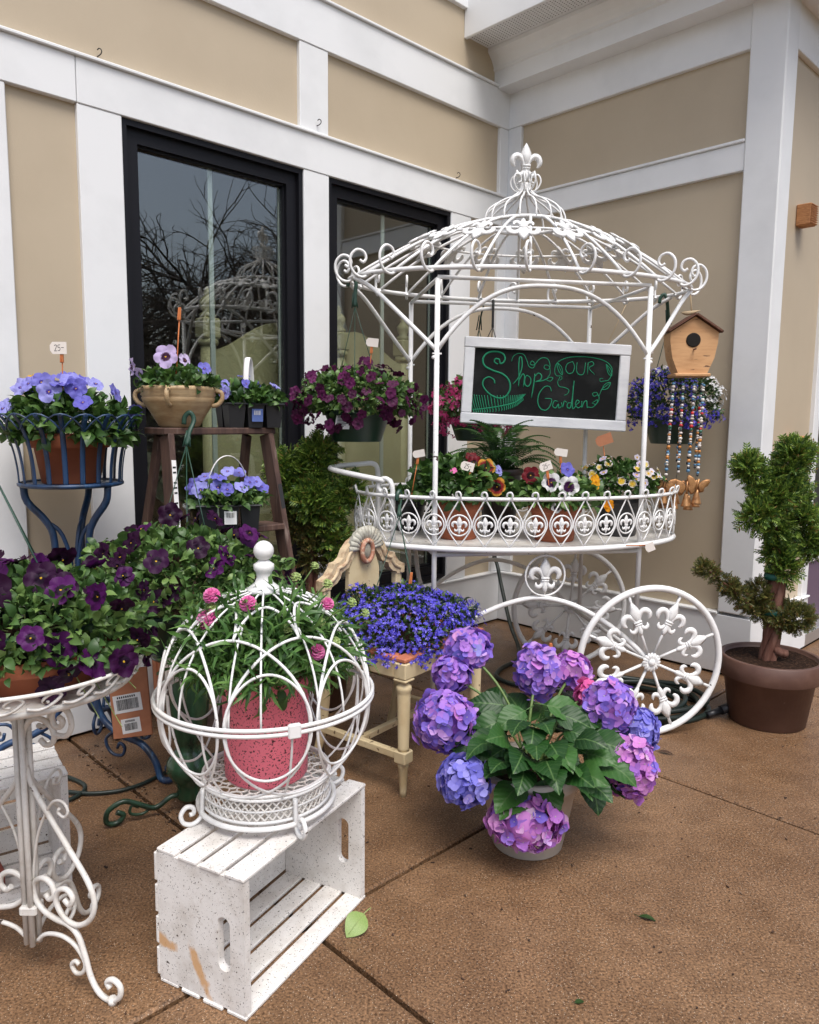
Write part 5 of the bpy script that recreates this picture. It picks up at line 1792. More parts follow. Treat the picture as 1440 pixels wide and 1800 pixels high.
# ------------------------------------------------------------------ pots, tags and plants
def pot_prof(r0, r1, h, rim=0.028, lip=0.008, wall=0.008):
    ri = r1 - wall
    return [(0.001, 0), (r0 * 0.96, 0), (r0, 0.004), (r0 + (r1 - r0) * (1 - rim / h), h - rim), (r1 + lip * 0.7, h - rim + 0.001), (r1 + lip, h - rim + 0.006), (r1 + lip, h - 0.003), (r1 + lip * 0.6, h), (ri + 0.002, h), (ri, h - 0.004), (ri - 0.004, h - 0.02)]
def add_pot(parent, r0, r1, h, m, M=None, rim=0.028, lip=0.008, soil=True, n=36, name='pot'):
    b = MB()
    b.lathe(pot_prof(r0, r1, h, rim, lip), n)
    p = part(name, b, m, parent, M)
    if soil:
        b = MB()
        k = 24
        v = [(0, 0, h - 0.016)] + [((r1 - 0.009) * q * math.cos(2 * PI * j / k), (r1 - 0.009) * q * math.sin(2 * PI * j / k), h - 0.02 + 0.006 * random.random()) for q in (0.5, 1.0) for j in range(k)]
        f = [(0, 1 + j, 1 + (j + 1) % k) for j in range(k)] + [(1 + j, 1 + k + j, 1 + k + (j + 1) % k, 1 + (j + 1) % k) for j in range(k)]
        b.add(v, f, 0, True)
        part('soil', b, 'soil', parent, M)
    return p

def hanger(parent, r, z0, apex, hooktop, m='wire_green', n=3, a0=0.3, rad=0.0018):
    """wires from a pot rim to an apex and a hook above it (local coordinates)"""
    apex, hooktop = Vec(apex), Vec(hooktop)
    for k in range(n):
        a = a0 + 2 * PI * k / n
        b = MB()
        b.tube([(r * math.cos(a), r * math.sin(a), z0), apex], rad, 5)
        part('hanger_wire', b, m, parent)
    b = MB()
    d = hooktop - apex
    L = d.length
    b.tube(spline([apex, apex + d * 0.45 + Vec((0.004, 0, 0)), hooktop + Vec((0.012, 0, -0.015)), hooktop + Vec((0.0, 0, 0.010)), hooktop + Vec((-0.018, 0, -0.004)), hooktop + Vec((-0.022, 0, -0.030))], 4), 0.0062, 6, ell=(1.3, 0.6))
    for s_ in (-1, 1):
        b.tube([apex + Vec((s_ * 0.012, 0, -0.004)), apex + d * 0.5 + Vec((s_ * 0.004, 0, 0))], 0.003, 5)
    part('hanger_hook', b, m, parent)

def price_tag(p0, p1, label, card=(0.042, 0.026), text=None, side=-1, cardmat='tag_card', rot=0.0, clip=True, cardoff=(0, 0)):
    """thin stick with a clothes peg at the top that grips a small card"""
    p0, p1 = Vec(p0), Vec(p1)
    rt = thing('price_tag', label, 'price tag', tuple(p0))
    d = p1 - p0
    b = MB()
    b.tube([(0, 0, 0), d], 0.0022, 5)
    part('stick', b, 'orange_clip', rt)
    u = d.normalized()
    if clip:
        for s_ in (-1, 1):
            b = MB()
            bar(b, d - u * 0.030 + Vec((s_ * 0.0032, -0.003, 0)), d + u * 0.012 + Vec((s_ * 0.0020, -0.003, 0)), 0.0055, 0.007, ch=0.001)
            part('peg', b, 'orange_clip', rt)
    if card:
        w_, h_ = card
        M_ = frame(d + Vec((side * w_ * 0.38 + cardoff[0], -0.0085, 0.006 + cardoff[1])), Vec((1, 0, 0)), Vec((0, 0, 1)), Vec((0, -1, 0))) @ RZ(rot)
        b = MB()
        b.prism([(-w_ / 2, -h_ * 0.22), (-w_ / 2 + w_ * 0.16, -h_ / 2), (w_ / 2, -h_ / 2), (w_ / 2, h_ / 2), (-w_ / 2 + w_ * 0.16, h_ / 2), (-w_ / 2, h_ * 0.22)], -0.0005, 0.0005, M=M_)
        cd = part('card', b, cardmat, rt)
        if text:
            k = h_ * 0.5
            st = [[(-0.62, 0.35), (-0.45, 0.5), (-0.25, 0.35), (-0.55, -0.4), (-0.62, -0.5), (-0.2, -0.48)],
                  [(0.35, 0.5), (0.02, 0.48), (-0.02, 0.08), (0.2, 0.12), (0.32, -0.15), (0.18, -0.45), (-0.08, -0.42)], [(0.5, 0.05), (0.95, 0.1)]]
            b = MB()
            for s_ in st:
                b.tube(spline([(x * k, y * k, 0.0008) for x, y in s_], 3), 0.0009, 4, ell=(0.4, 1), up=(0, 0, 1), M=M_)
            part('handwriting', b, 'print_black', cd, kind='stuff')
    return rt

def sixpack(parent, nx, ny, M, label_side=False):
    cw, chh = 0.072, 0.086
    for i in range(nx):
        for j in range(ny):
            b = MB()
            x, y = (i - (nx - 1) / 2) * cw, (j - (ny - 1) / 2) * cw
            a, c_ = 0.026, 0.0335
            v = [(x + sx * a, y + sy * a, 0) for sx, sy in ((-1, -1), (1, -1), (1, 1), (-1, 1))] + [(x + sx * c_, y + sy * c_, chh) for sx, sy in ((-1, -1), (1, -1), (1, 1), (-1, 1))]
            b.add(v, [(3, 2, 1, 0), (0, 1, 5, 4), (1, 2, 6, 5), (2, 3, 7, 6), (3, 0, 4, 7), (4, 5, 6, 7)])
            part('cell', b, 'black_plastic', parent, M)
    b = MB()
    X, Y = nx * cw / 2 + 0.004, ny * cw / 2 + 0.004
    b.box(-X, X, -Y, Y, chh - 0.004, chh + 0.003, ch=0.002)
    part('tray_rim', b, 'black_plastic', parent, M)
    return X, Y, chh

# --- pansies in the blue stand
t = thing('potted_pansies', 'terracotta pot of pale blue pansies set in the blue metal stand', 'pansies', (-1.167, 2.62, 1.037))
add_pot(t, 0.094, 0.121, 0.165, 'terracotta', rim=0.045)
foliage(t, (0, 0, 0.185), 0.205, 0.19, 0.125, 1000, 0.044, 'pansy_leaf', seed=1, lo=-0.35)
flowers(t, (0, 0, 0.19), 0.21, 0.20, 0.165, 19, 0.066, ['pansy_blue'], seed=2, lo=0.25, world=(-1.167, 2.62, 1.037), up=0.1)
link('flower', pansy('pansy_yellow'), t, face_mat((-0.12, -0.02, 0.345), (-0.4, -0.8, 0.5), 0.032))
link('flower', pansy('pansy_blue'), t, face_mat((-0.03, -0.12, 0.335), (0.1, -1, 0.15), 0.044))
link('flower', pansy('pansy_blue', 1), t, face_mat((0.085, -0.13, 0.315), (0.3, -1, 0.1), 0.046))
price_tag((-1.175, 2.60, 1.33), (-1.171, 2.60, 1.472), 'cream price tag reading 25 on a stick above the pale blue pansies', (0.056, 0.040), True, side=-0.4, cardoff=(0, 0.012))

# --- stoneware bowl on the ladder
t = thing('bowl_planter', 'buff stoneware bowl with looped handles and pale violet pansies on the ladder', 'planter', (-0.808, 2.682, 1.2285))
b = MB()
b.lathe([(0.001, 0), (0.062, 0), (0.070, 0.006), (0.092, 0.045), (0.118, 0.085), (0.124, 0.100), (0.121, 0.106), (0.127, 0.112), (0.124, 0.119), (0.131, 0.127), (0.130, 0.138), (0.122, 0.141), (0.114, 0.136), (0.105, 0.12)], 40)
part('bowl', b, 'stoneware', t)
for k in range(4):
    a = R(-88 + 90 * k)
    u = Vec((math.cos(a), math.sin(a), 0))
    sd_ = Vec((-u.y, u.x, 0))
    b = MB()
    b.tube(spline([u * 0.126 + Vec((0, 0, 0.128)), u * 0.146 + Vec((0, 0, 0.122)), u * 0.150 + Vec((0, 0, 0.100)), u * 0.134 + Vec((0, 0, 0.080)), u * 0.113 + Vec((0, 0, 0.075))], 4), 0.008, 8)
    part('handle', b, 'stoneware', t)
b = MB()
b.lathe([(0.001, 0.128), (0.112, 0.126)], 24)
part('soil', b, 'soil', t)
foliage(t, (0, 0, 0.13), 0.135, 0.125, 0.075, 520, 0.034, 'pansy_leaf', seed=4, lo=0.0)
for i, (p, fc, s_, m_) in enumerate([((-0.022, -0.06, 0.238), (0.0, -1, 0.1), 0.055, 'pansy_pale'), ((0.03, -0.02, 0.230), (0.8, -0.5, 0.2), 0.032, 'pansy_pale'), ((-0.145, -0.04, 0.205), (-0.9, -0.6, -0.1), 0.040, 'pansy_pale'), ((-0.115, -0.05, 0.180), (-0.5, -0.7, -0.5), 0.032, 'pansy_pale'), ((0.105, -0.05, 0.200), (0.5, -0.8, 0.3), 0.032, 'pansy_blue')]):
    link('flower', pansy(m_, i), t, face_mat(p, fc, s_))
b = MB()
for p in [(-0.022, -0.055, 0.235), (0.03, -0.02, 0.228), (-0.142, -0.035, 0.203)]:
    b.tube(spline([(p[0] * 0.3, p[1] * 0.3, 0.13), (p[0] * 0.7, p[1] * 0.7 + 0.01, 0.19), p], 3), 0.0016, 4)
part('stem', b, 'stem_green', t, kind='stuff')
price_tag((-0.806, 2.64, 1.36), (-0.784, 2.64, 1.620), 'orange peg on a long stick rising from the stoneware bowl', None)

# --- six-packs
for (loc, rz, lab, sd_, hrot, nx) in [((-0.600, 2.855, 1.2285), BROT * 0.75, 'black plastic pack of violas with a white carry strap on the ladder top', 11, 0.95, 3),
                                  ((-0.640, 2.672, 0.8755), BROT * 0.35, 'black plastic pack of blue pansies with barcode on the ladder step', 17, 0.15, 3)]:
    t = thing('plant_pack', lab, 'plant pack', loc, rz, 'six cell plant packs on the ladder')
    X, Y, hh = sixpack(t, nx, 2, Mat.Identity(4))
    foliage(t, (0, 0, hh), X * 1.08, Y * 1.15, 0.065, 520, 0.036, 'pansy_leaf' if sd_ == 11 else 'petunia_leaf', seed=sd_, lo=-0.05, shell=0.35)
    wv = tuple(loc)
    if sd_ == 17:
        flowers(t, (0, 0, hh + 0.02), X * 1.05, Y * 1.05, 0.095, 15, 0.056, ['pansy_blue'], seed=sd_ + 1, lo=0.22, world=wv, toward=0.7)
    else:
        flowers(t, (0, 0, hh + 0.02), X * 1.05, Y * 1.05, 0.080, 7, 0.044, ['pansy_blue'], seed=sd_ + 1, lo=0.2, world=wv, toward=0.5)
    b = MB()
    nseg = 18
    hw_, ht = (0.072, 0.165) if sd_ == 17 else (0.045, 0.165)
    pts = [(hw_ * math.cos(PI - PI * i / nseg), 0, hh + 0.005 + ht * math.sin(PI * i / nseg) ** 0.8) for i in range(nseg + 1)]
    b.tube(pts, 0.011, 6, ell=(1.0, 0.14), up=(0, 1, 0), M=RZ(hrot))
    part('carry_strap', b, 'white_label', t)
    b = MB()
    b.box(-0.021, 0.021, -Y - 0.0015, -Y + 0.001, 0.022, 0.068, M=T(0.004, 0.006, 0))
    lb = part('label', b, 'white_label' if sd_ == 17 else 'print_blue', t)
    b = MB()
    for q in range(9):
        x = -0.013 + q * 0.003
        b.box(x, x + (0.0010 if q % 3 else 0.0018), -Y + 0.0035, -Y + 0.0043, 0.046, 0.062, M=T(0.004, 0, 0))
    part('label_print', b, 'print_black' if sd_ == 17 else 'white_label', lb, kind='stuff')

# --- dark purple pansies: basket on the pedestal, basket on the white stand
t = thing('pansy_basket', 'green hanging basket of dark purple pansies resting on the green pedestal', 'hanging basket', (-0.715, 2.36, 0.5345))
add_pot(t, 0.105, 0.150, 0.135, 'green_plastic', rim=0.02)
foliage(t, (0, 0, 0.215), 0.300, 0.235, 0.165, 2800, 0.035, 'petunia_leaf', seed=21, lo=-0.45)
flowers(t, (0, 0, 0.205), 0.315, 0.245, 0.20, 50, 0.066, ['pansy_purple'], seed=22, lo=-0.55, world=(-0.715, 2.36, 0.5345), spread=0.8, toward=0.1, up=0.15)
for i, (p, fc, s_) in enumerate([((0.235, -0.03, 0.235), (0.5, -0.8, 0.3), 0.045), ((0.265, -0.02, 0.195), (0.8, -0.6, 0.0), 0.042), ((-0.02, -0.04, 0.43), (0.2, -1, 0.2), 0.050), ((0.21, 0.0, 0.355), (0.7, -0.6, 0.4), 0.046), ((-0.10, -0.15, 0.36), (-0.4, -0.8, 0.3), 0.046), ((0.10, -0.17, 0.35), (0.2, -0.9, 0.4), 0.046)]):
    link('flower', pansy('pansy_purple', i), t, face_mat(p, fc, s_, 0.2 * (i % 3)))
stems(t, (0, 0, 0.1), [(0.31 * math.cos(a), 0.22 * math.sin(a), 0.16 + 0.12 * math.sin(a * 3)) for a in np.linspace(0, 6.2, 26)], 0.0016, 'stem_pale', seed=3)
hanger(t, 0.148, 0.13, (-0.035, 0.20, 0.635), (-0.030, 0.235, 0.735), n=3, a0=0.9)
t = thing('pansy_basket', 'green basket of dark purple pansies in a terracotta bowl on the white stand', 'hanging basket', (-0.815, 1.625, 0.6845))
add_pot(t, 0.120, 0.165, 0.085, 'terracotta', rim=0.03, soil=False, name='bowl')
add_pot(t, 0.095, 0.135, 0.120, 'green_plastic', M=T(-0.01, 0, 0.012), rim=0.02)
foliage(t, (0, 0, 0.120), 0.225, 0.195, 0.125, 2300, 0.031, 'petunia_leaf', seed=31, lo=-0.4)
flowers(t, (0, 0, 0.112), 0.240, 0.205, 0.150, 40, 0.060, ['pansy_purple'], seed=32, lo=-0.6, world=(-0.815, 1.625, 0.6845), spread=0.8, toward=0.05, up=0.12)
for i, (p, fc, s_) in enumerate([((-0.02, -0.14, 0.225), (0.2, -1, 0.2), 0.058), ((0.055, -0.08, 0.245), (0.3, -0.9, 0.3), 0.046), ((0.10, -0.09, 0.225), (0.5, -0.8, 0.3), 0.046), ((-0.03, -0.10, 0.25), (-0.4, -0.8, 0.4), 0.044), ((0.115, -0.15, 0.115), (0.4, -0.9, 0.0), 0.048), ((-0.01, -0.21, 0.075), (0.1, -1, -0.2), 0.050)]):
    link('flower', pansy('pansy_purple', i), t, face_mat(p, fc, s_, 0.2 * (i % 3 - 1)))
stems(t, (0, 0, 0.1), [(0.22 * math.cos(a), 0.20 * math.sin(a), 0.02 + 0.10 * math.sin(a * 4)) for a in np.linspace(0, 6.2, 24)], 0.0015, 'stem_pale', seed=5)
hanger(t, 0.13, 0.12, (-0.085, -0.02, 0.50), (-0.095, -0.02, 0.58), n=3, a0=-0.55)

# --- hanging basket by the window
t = thing('petunia_basket', 'hanging basket of small maroon petunias in a green pot under the canopy', 'hanging basket', (-0.222, 3.225, 1.170))
add_pot(t, 0.100, 0.140, 0.125, 'green_plastic', rim=0.018)
foliage(t, (0, 0, 0.175), 0.235, 0.205, 0.125, 2300, 0.030, 'petunia_leaf', seed=41, lo=-0.5)
flowers(t, (0, 0, 0.165), 0.262, 0.225, 0.150, 120, 0.044, ['petal_maroon'], seed=42, lo=-0.75, world=(-0.222, 3.225, 1.17), spread=0.5, toward=0.15, up=0.1)
hanger(t, 0.137, 0.125, (-0.012, 0.01, 0.555), (-0.02, 0.02, 0.668), n=3, a0=0.5)
b = MB()
b.box(-0.032, 0.032, -0.0008, 0.0008, -0.034, 0.034, ch=0)
lb = part('plant_label', b, 'white_label', t, T(-0.050, -0.133, 0.085) @ RZ(-0.35) @ RX(-0.3))
b = MB()
for q in range(9):
    b.box(-0.024, 0.024 - 0.008 * (q % 3), -0.0016, -0.0012, 0.024 - q * 0.006, 0.0265 - q * 0.006)
part('label_print', b, 'print_black', lb, kind='stuff')
price_tag((-0.17, 3.17, 1.44), (-0.160, 3.17, 1.560), 'blank white price tag on an orange stick in the maroon petunias', (0.050, 0.034), None, side=-0.1, cardoff=(0.004, 0.008), rot=-0.1)

# --- lobelia baskets
def lobelia_flower_tpl():
    v, f = [], []
    for k, (a, L, wd) in enumerate([(-90, 0.55, 0.30), (-35, 0.5, 0.28), (-145, 0.5, 0.28), (60, 0.35, 0.12), (120, 0.35, 0.12)]):
        ca, sa = math.cos(R(a)), math.sin(R(a))
        b0 = len(v)
        for (l, w_, z) in ((0.02, 0.04, 0), (L * 0.6, wd * 0.5, 0.08), (L, 0.06, 0.02)):
            v += [(l * ca - w_ * sa, l * sa + w_ * ca, z), (l * ca + w_ * sa, l * sa - w_ * ca, z)]
        f += [(b0, b0 + 1, b0 + 3, b0 + 2), (b0 + 2, b0 + 3, b0 + 5, b0 + 4)]
    return np.array(v), np.array(f)
LOB = lobelia_flower_tpl()
def lobelia(parent, c, rx, ry, rz, n, size, matname, seed, lo=-0.3, sel=None, name='blossoms'):
    r2 = np.random.default_rng(seed)
    p, d = mound_points(n, rx, ry, rz, r2, lo, 0.86)
    p = p * 1.06
    if sel is not None:
        k = sel(d, r2)
        p, d = p[k], d[k]
    nor = unit(d + np.array([0, -0.25, 0.2]) + r2.normal(size=d.shape) * 0.35)
    dirs = np.cross(np.array([0, 0, 1.0]) + r2.normal(size=d.shape) * 0.2, nor)
    return scatter(name, LOB[0], LOB[1], p + np.array(c), rot_from(dirs, nor), size * (0.7 + 0.5 * r2.random(len(p))), matname, parent)
t = thing('lobelia_basket', 'hanging basket of deep blue lobelia sunk in the open chair seat', 'hanging basket', (-0.025, 2.72, 0.36), math.atan2(0.79, 0.61))
add_pot(t, 0.105, 0.150, 0.125, 'black_plastic', rim=0.018)
foliage(t, (0, 0, 0.115), 0.292, 0.262, 0.180, 2800, 0.030, 'lobelia_leaf', LEAF_LONG, seed=51, lo=-0.05, shell=0.6)
lobelia(t, (0, 0, 0.120), 0.296, 0.266, 0.182, 1700, 0.0205, 'lobelia_blue', 52, lo=-0.10)
lobelia(t, (0.01, 0.0, 0.115), 0.318, 0.288, 0.165, 480, 0.0205, 'lobelia_blue', 53, lo=-0.10, name='outer_blossoms')
ti = (T(-0.025, 2.72, 0.36) @ RZ(math.atan2(0.79, 0.61))).inverted()
hanger(t, 0.148, 0.12, ti @ Vec((-0.040, 2.96, 0.885)), ti @ Vec((-0.038, 3.03, 0.972)), n=3, a0=0.2)
price_tag((-0.004, 2.72, 0.60), (0.008, 2.72, 0.700), 'orange peg on a stick among the blue lobelia on the chair', None)

t = thing('lobelia_basket', 'hanging basket of blue and white lobelia behind the birdhouse', 'hanging basket', (1.262, 3.69, 1.160))
add_pot(t, 0.100, 0.140, 0.125, 'green_plastic', rim=0.018)
foliage(t, (0, 0, 0.185), 0.205, 0.175, 0.165, 1700, 0.030, 'lobelia_leaf', LEAF_LONG, seed=61, lo=-0.45, shell=0.6)
lobelia(t, (0, 0, 0.185), 0.212, 0.18, 0.170, 900, 0.0225, 'lobelia_blue', 62, lo=-0.6, sel=lambda d, r: (d[:, 0] < 0.35) | (d[:, 2] < -0.1))
lobelia(t, (0, 0, 0.190), 0.218, 0.185, 0.175, 620, 0.0215, 'lobelia_white', 63, lo=-0.1, sel=lambda d, r: (d[:, 0] > 0.45) | ((d[:, 2] > 0.75) & (r.random(len(d)) < 0.7)), name='white_blossoms')
hanger(t, 0.137, 0.125, (-0.06, -0.06, 0.56), (-0.10, -0.10, 0.675), n=3, a0=0.9)
price_tag((1.075, 3.47, 1.47), (1.066, 3.47, 1.580), 'small white tag on an orange peg beside the blue and white lobelia', (0.026, 0.040), None, side=0.1, rot=0.15)

# --- pink basket behind the sign
t = thing('pink_basket', 'hanging basket of magenta pink flowers behind the chalkboard', 'hanging basket', (0.335, 3.90, 1.16))
add_pot(t, 0.10, 0.14, 0.12, 'green_plastic', rim=0.018)
foliage(t, (0, 0, 0.17), 0.20, 0.17, 0.14, 900, 0.036, 'petunia_leaf', seed=71, lo=-0.5)
r2 = np.random.default_rng(72)
p, d = mound_points(420, 0.215, 0.185, 0.155, r2, -0.8, 0.9)
scatter('blossoms', LOB[0], LOB[1], p * 1.06 + np.array((0, 0, 0.16)), rot_from(r2.normal(size=d.shape), unit(d + np.array([0, -0.4, 0.1]))), 0.040 * (0.7 + 0.5 * r2.random(len(p))), 'pink_petal', t)
hanger(t, 0.137, 0.12, (0.0, -0.06, 0.55), (0.0, -0.15, 0.672), n=3)

# --- plants standing on the cart tray
TZ = 0.7645
t = thing('potted_pansies', 'terracotta pot of red and yellow pansies with dense leaves on the cart tray', 'pansies', (0.207, 3.215, TZ))
add_pot(t, 0.078, 0.098, 0.165, 'terracotta', rim=0.04)
foliage(t, (0, 0, 0.20), 0.185, 0.15, 0.135, 900, 0.050, 'pansy_leaf', seed=81, lo=-0.25)
for i, (p, fc, s_, m_) in enumerate([((0.105, -0.10, 0.305), (0.2, -1, 0.3), 0.052, 'pansy_red'), ((0.150, -0.10, 0.228), (0.2, -1, 0.0), 0.052, 'pansy_red'), ((0.055, -0.08, 0.325), (-0.3, -0.8, 0.5), 0.044, 'pansy_darkred'), ((-0.03, -0.13, 0.295), (0.0, -0.8, 0.6), 0.020, 'hydrangea_rose'), ((0.165, -0.02, 0.29), (0.7, -0.6, 0.3), 0.034, 'pansy_blue'), ((0.05, -0.03, 0.345), (0.1, -0.8, 0.7), 0.036, 'pansy_darkred')]):
    link('flower', pansy(m_, i), t, face_mat(p, fc, s_))
price_tag((0.004, 3.15, 0.93), (0.034, 3.15, 1.110), 'blank tan price tag leaning on an orange stick by the cart handle', (0.050, 0.030), None, side=0.1, rot=0.2, cardoff=(0.0, 0.008))
price_tag((0.255, 3.08, 0.96), (0.242, 3.08, 1.060), 'white price tag reading 25 beside the red and yellow pansies', (0.054, 0.036), True, side=-0.3, cardoff=(-0.004, 0.012), rot=-0.25)

t = thing('potted_fern', 'arching green fern in a tall dark brown pot on the cart tray', 'fern', (0.405, 3.43, TZ))
add_pot(t, 0.070, 0.098, 0.285, 'dark_brown_pot', rim=0.03)
def frond_mesh():
    b = MB()
    L = 0.30
    sp_ = [(L * t_, 0, 0.15 * math.sin(t_ * 2.0) - 0.10 * t_ * t_) for t_ in [i / 14 for i in range(15)]]
    b.tube(sp_, [0.0018 * (1 - 0.7 * i / 14) for i in range(15)], 4, caps=False)
    for i in range(1, 29):
        t_ = i / 29
        x, z = L * t_, 0.15 * math.sin(t_ * 2.0) - 0.10 * t_ * t_
        l = 0.050 * (math.sin(PI * min(1, t_ * 0.93 + 0.07)) ** 0.7)
        for s_ in (-1, 1):
            w_ = 0.0030
            b.add([(x - w_, 0, z), (x + w_, 0, z), (x + w_ * 1.2 + l * 0.22, s_ * l * 0.6, z - 0.004), (x + l * 0.35, s_ * l, z - 0.012), (x - w_ * 0.5 + l * 0.15, s_ * l * 0.6, z - 0.002)], [(0, 1, 2, 3, 4)] if s_ > 0 else [(4, 3, 2, 1, 0)], 0, False)
    return b.mesh('frond', 'fern_leaf')
FR = frond_mesh()
r3 = random.Random(5)
for k in range(40):
    a = 2 * PI * k / 40 * 5.1
    el = r3.uniform(-0.15, 0.95)
    link('frond', FR, t, T(0.02 * math.cos(a), 0.02 * math.sin(a), 0.265) @ RZ(a) @ RY(-el) @ S(r3.uniform(0.62, 0.95)))

t = thing('potted_pansies', 'terracotta pot of mixed pansies with white, dark red and orange faces on the tray', 'pansies', (0.612, 3.185, TZ))
add_pot(t, 0.082, 0.104, 0.160, 'terracotta', rim=0.04)
foliage(t, (0, 0, 0.165), 0.175, 0.15, 0.095, 760, 0.046, 'petunia_leaf', seed=91, lo=-0.2)
for i, (p, fc, s_, m_) in enumerate([((-0.115, -0.06, 0.275), (-0.3, -0.9, 0.2), 0.050, 'pansy_darkred'), ((-0.042, -0.125, 0.252), (-0.1, -1, 0.15), 0.052, 'pansy_white'), ((0.028, -0.135, 0.236), (0.05, -1, 0.1), 0.058, 'pansy_white'), ((0.035, -0.06, 0.300), (0.3, -0.8, 0.3), 0.044, 'pansy_blue'), ((0.155, -0.05, 0.250), (0.7, -0.7, 0.1), 0.044, 'pansy_orange'), ((0.205, -0.08, 0.155), (0.3, -0.9, -0.1), 0.034, 'pansy_orange'), ((0.105, -0.03, 0.215), (0.2, -0.9, 0.2), 0.030, 'pansy_yellow'), ((-0.02, -0.14, 0.150), (0, -0.9, 0.4), 0.030, 'pansy_white')]):
    link('flower', pansy(m_, i), t, face_mat(p, fc, s_))
b = MB()
for p in [(-0.115, -0.055, 0.265), (-0.035, -0.065, 0.225), (0.03, -0.045, 0.275), (0.15, -0.045, 0.24)]:
    b.tube(spline([(p[0] * 0.4, p[1] * 0.4, 0.15), (p[0] * 0.8, p[1] * 0.7, 0.20), p], 3), 0.0018, 4)
part('stem', b, 'stem_green', t, kind='stuff')
price_tag((0.570, 3.06, 0.95), (0.552, 3.06, 1.062), 'white price tag reading 25 above the white faced pansies', (0.050, 0.036), True, side=-0.2, cardoff=(-0.004, 0.014), rot=0.35)
price_tag((0.645, 3.25, 0.98), (0.641, 3.25, 1.115), 'blank cream price tag behind the mixed pansies on the tray', (0.056, 0.032), None, side=0.0, cardoff=(0, 0.010), rot=-0.15)

t = thing('potted_violas', 'black pot of small yellow and lavender violas on the cart tray', 'violas', (0.925, 3.355, TZ))
add_pot(t, 0.080, 0.100, 0.165, 'black_plastic', rim=0.02, lip=0.004)
foliage(t, (0, 0, 0.215), 0.165, 0.14, 0.115, 900, 0.032, 'pansy_leaf', seed=101, lo=-0.3)
flowers(t, (0, 0, 0.22), 0.17, 0.15, 0.125, 34, 0.034, ['viola_mix'], seed=102, lo=0.0, world=(0.925, 3.355, TZ), up=0.25)
price_tag((0.870, 3.36, 1.03), (0.850, 3.36, 1.155), 'rust orange tag on a stick above the violas', (0.074, 0.046), None, side=0.0, cardmat='terracotta_card', cardoff=(0, 0.022), rot=0.35, clip=False)
price_tag((0.86, 2.985, 0.774), (0.945, 2.985, 0.776), 'white tag and orange stick lying on the tray rim over the wheel', (0.036, 0.034), None, side=0.6, cardoff=(0.0, -0.012), rot=0.4)
t = thing('nursery_pot', 'small black nursery pot with seedlings at the handle end of the tray', 'pot', (-0.005, 3.44, TZ))
add_pot(t, 0.060, 0.078, 0.130, 'black_plastic', rim=0.016, lip=0.004)
foliage(t, (0, 0, 0.14), 0.085, 0.08, 0.05, 160, 0.034, 'pansy_leaf', seed=111, lo=0.0)
b = MB()
b.box(-0.035, 0.035, -0.025, 0.025, 0, 0.0015)
part('paper_slip', b, 'white_label', None, T(0.43, 3.16, TZ + 0.0005) @ RZ(0.4), label='white paper slip lying on the tray between the terracotta pots', category='paper')

# --- hydrangea
t = thing('potted_hydrangea', 'hydrangea with violet, blue and pink flower heads in a cream pot', 'hydrangea', (0.364, 2.163, 0))
add_pot(t, 0.104, 0.150, 0.250, 'cream_pot', rim=0.040, lip=0.007, n=48)
def floret_mesh(matname, seed):
    rs = random.Random(seed)
    b = MB()
    for k in range(4):
        a = PI / 2 * k + rs.uniform(-0.12, 0.12)
        L, wd = 0.50 * rs.uniform(0.9, 1.08), 0.29 * rs.uniform(0.9, 1.1)
        cup = rs.uniform(-0.02, 0.16)
        z0 = 0.015 * (k % 2)
        prof = [(0.02, 0.03, 0), (0.17, wd * 0.85, 0.03), (0.33, wd, 0.05 + cup * 0.4), (L, wd * 0.42, 0.04 + cup), (L * 1.06, 0, 0.03 + cup * 1.1)]
        v = []
        for (l, w_, z) in prof:
            v += [(l, -w_, z + z0 + 0.03), (l, 0, z + z0), (l, w_, z + z0 + 0.03)]
        f = []
        for i in range(4):
            q = 3 * i
            f += [(q, q + 3, q + 4, q + 1), (q + 1, q + 4, q + 5, q + 2)]
        b.add(v, f, 0, True, RZ(a))
    b.sphere((0, 0, 0.02), 0.045, 6, 4)
    return b.mesh('floret', matname)
FLO = {k: [floret_mesh(k, i) for i in range(3)] for k in HY}
heads = [((0.190, 2.350, 0.542), 0.072, (1, 1, 0.85), 'hydrangea_violet'), ((0.138, 2.300, 0.475), 0.056, (1, 1, 1), 'hydrangea_violet'), ((0.111, 2.150, 0.382), 0.084, (1, 1, 1), 'hydrangea_violet'),
         ((0.160, 2.020, 0.262), 0.069, (1, 1, 0.95), 'hydrangea_blue'), ((0.404, 2.300, 0.486), 0.072, (0.95, 0.95, 1.15), 'hydrangea_violet'), ((0.533, 2.400, 0.454), 0.062, (1.1, 1, 0.9), 'hydrangea_pink'),
         ((0.606, 2.200, 0.413), 0.077, (1, 1, 1), 'hydrangea_violet'), ((0.545, 2.250, 0.429), 0.036, (0.8, 0.8, 1.2), 'hydrangea_rose'), ((0.715, 2.250, 0.318), 0.058, (0.9, 0.9, 1.15), 'hydrangea_blue'),
         ((0.635, 2.070, 0.285), 0.074, (0.9, 0.9, 1.15), 'hydrangea_pink'), ((0.329, 1.990, 0.160), 0.094, (1.16, 0.60, 0.76), 'hydrangea_pink')]
base = Vec((0.364, 2.163, 0))
nvis = 0
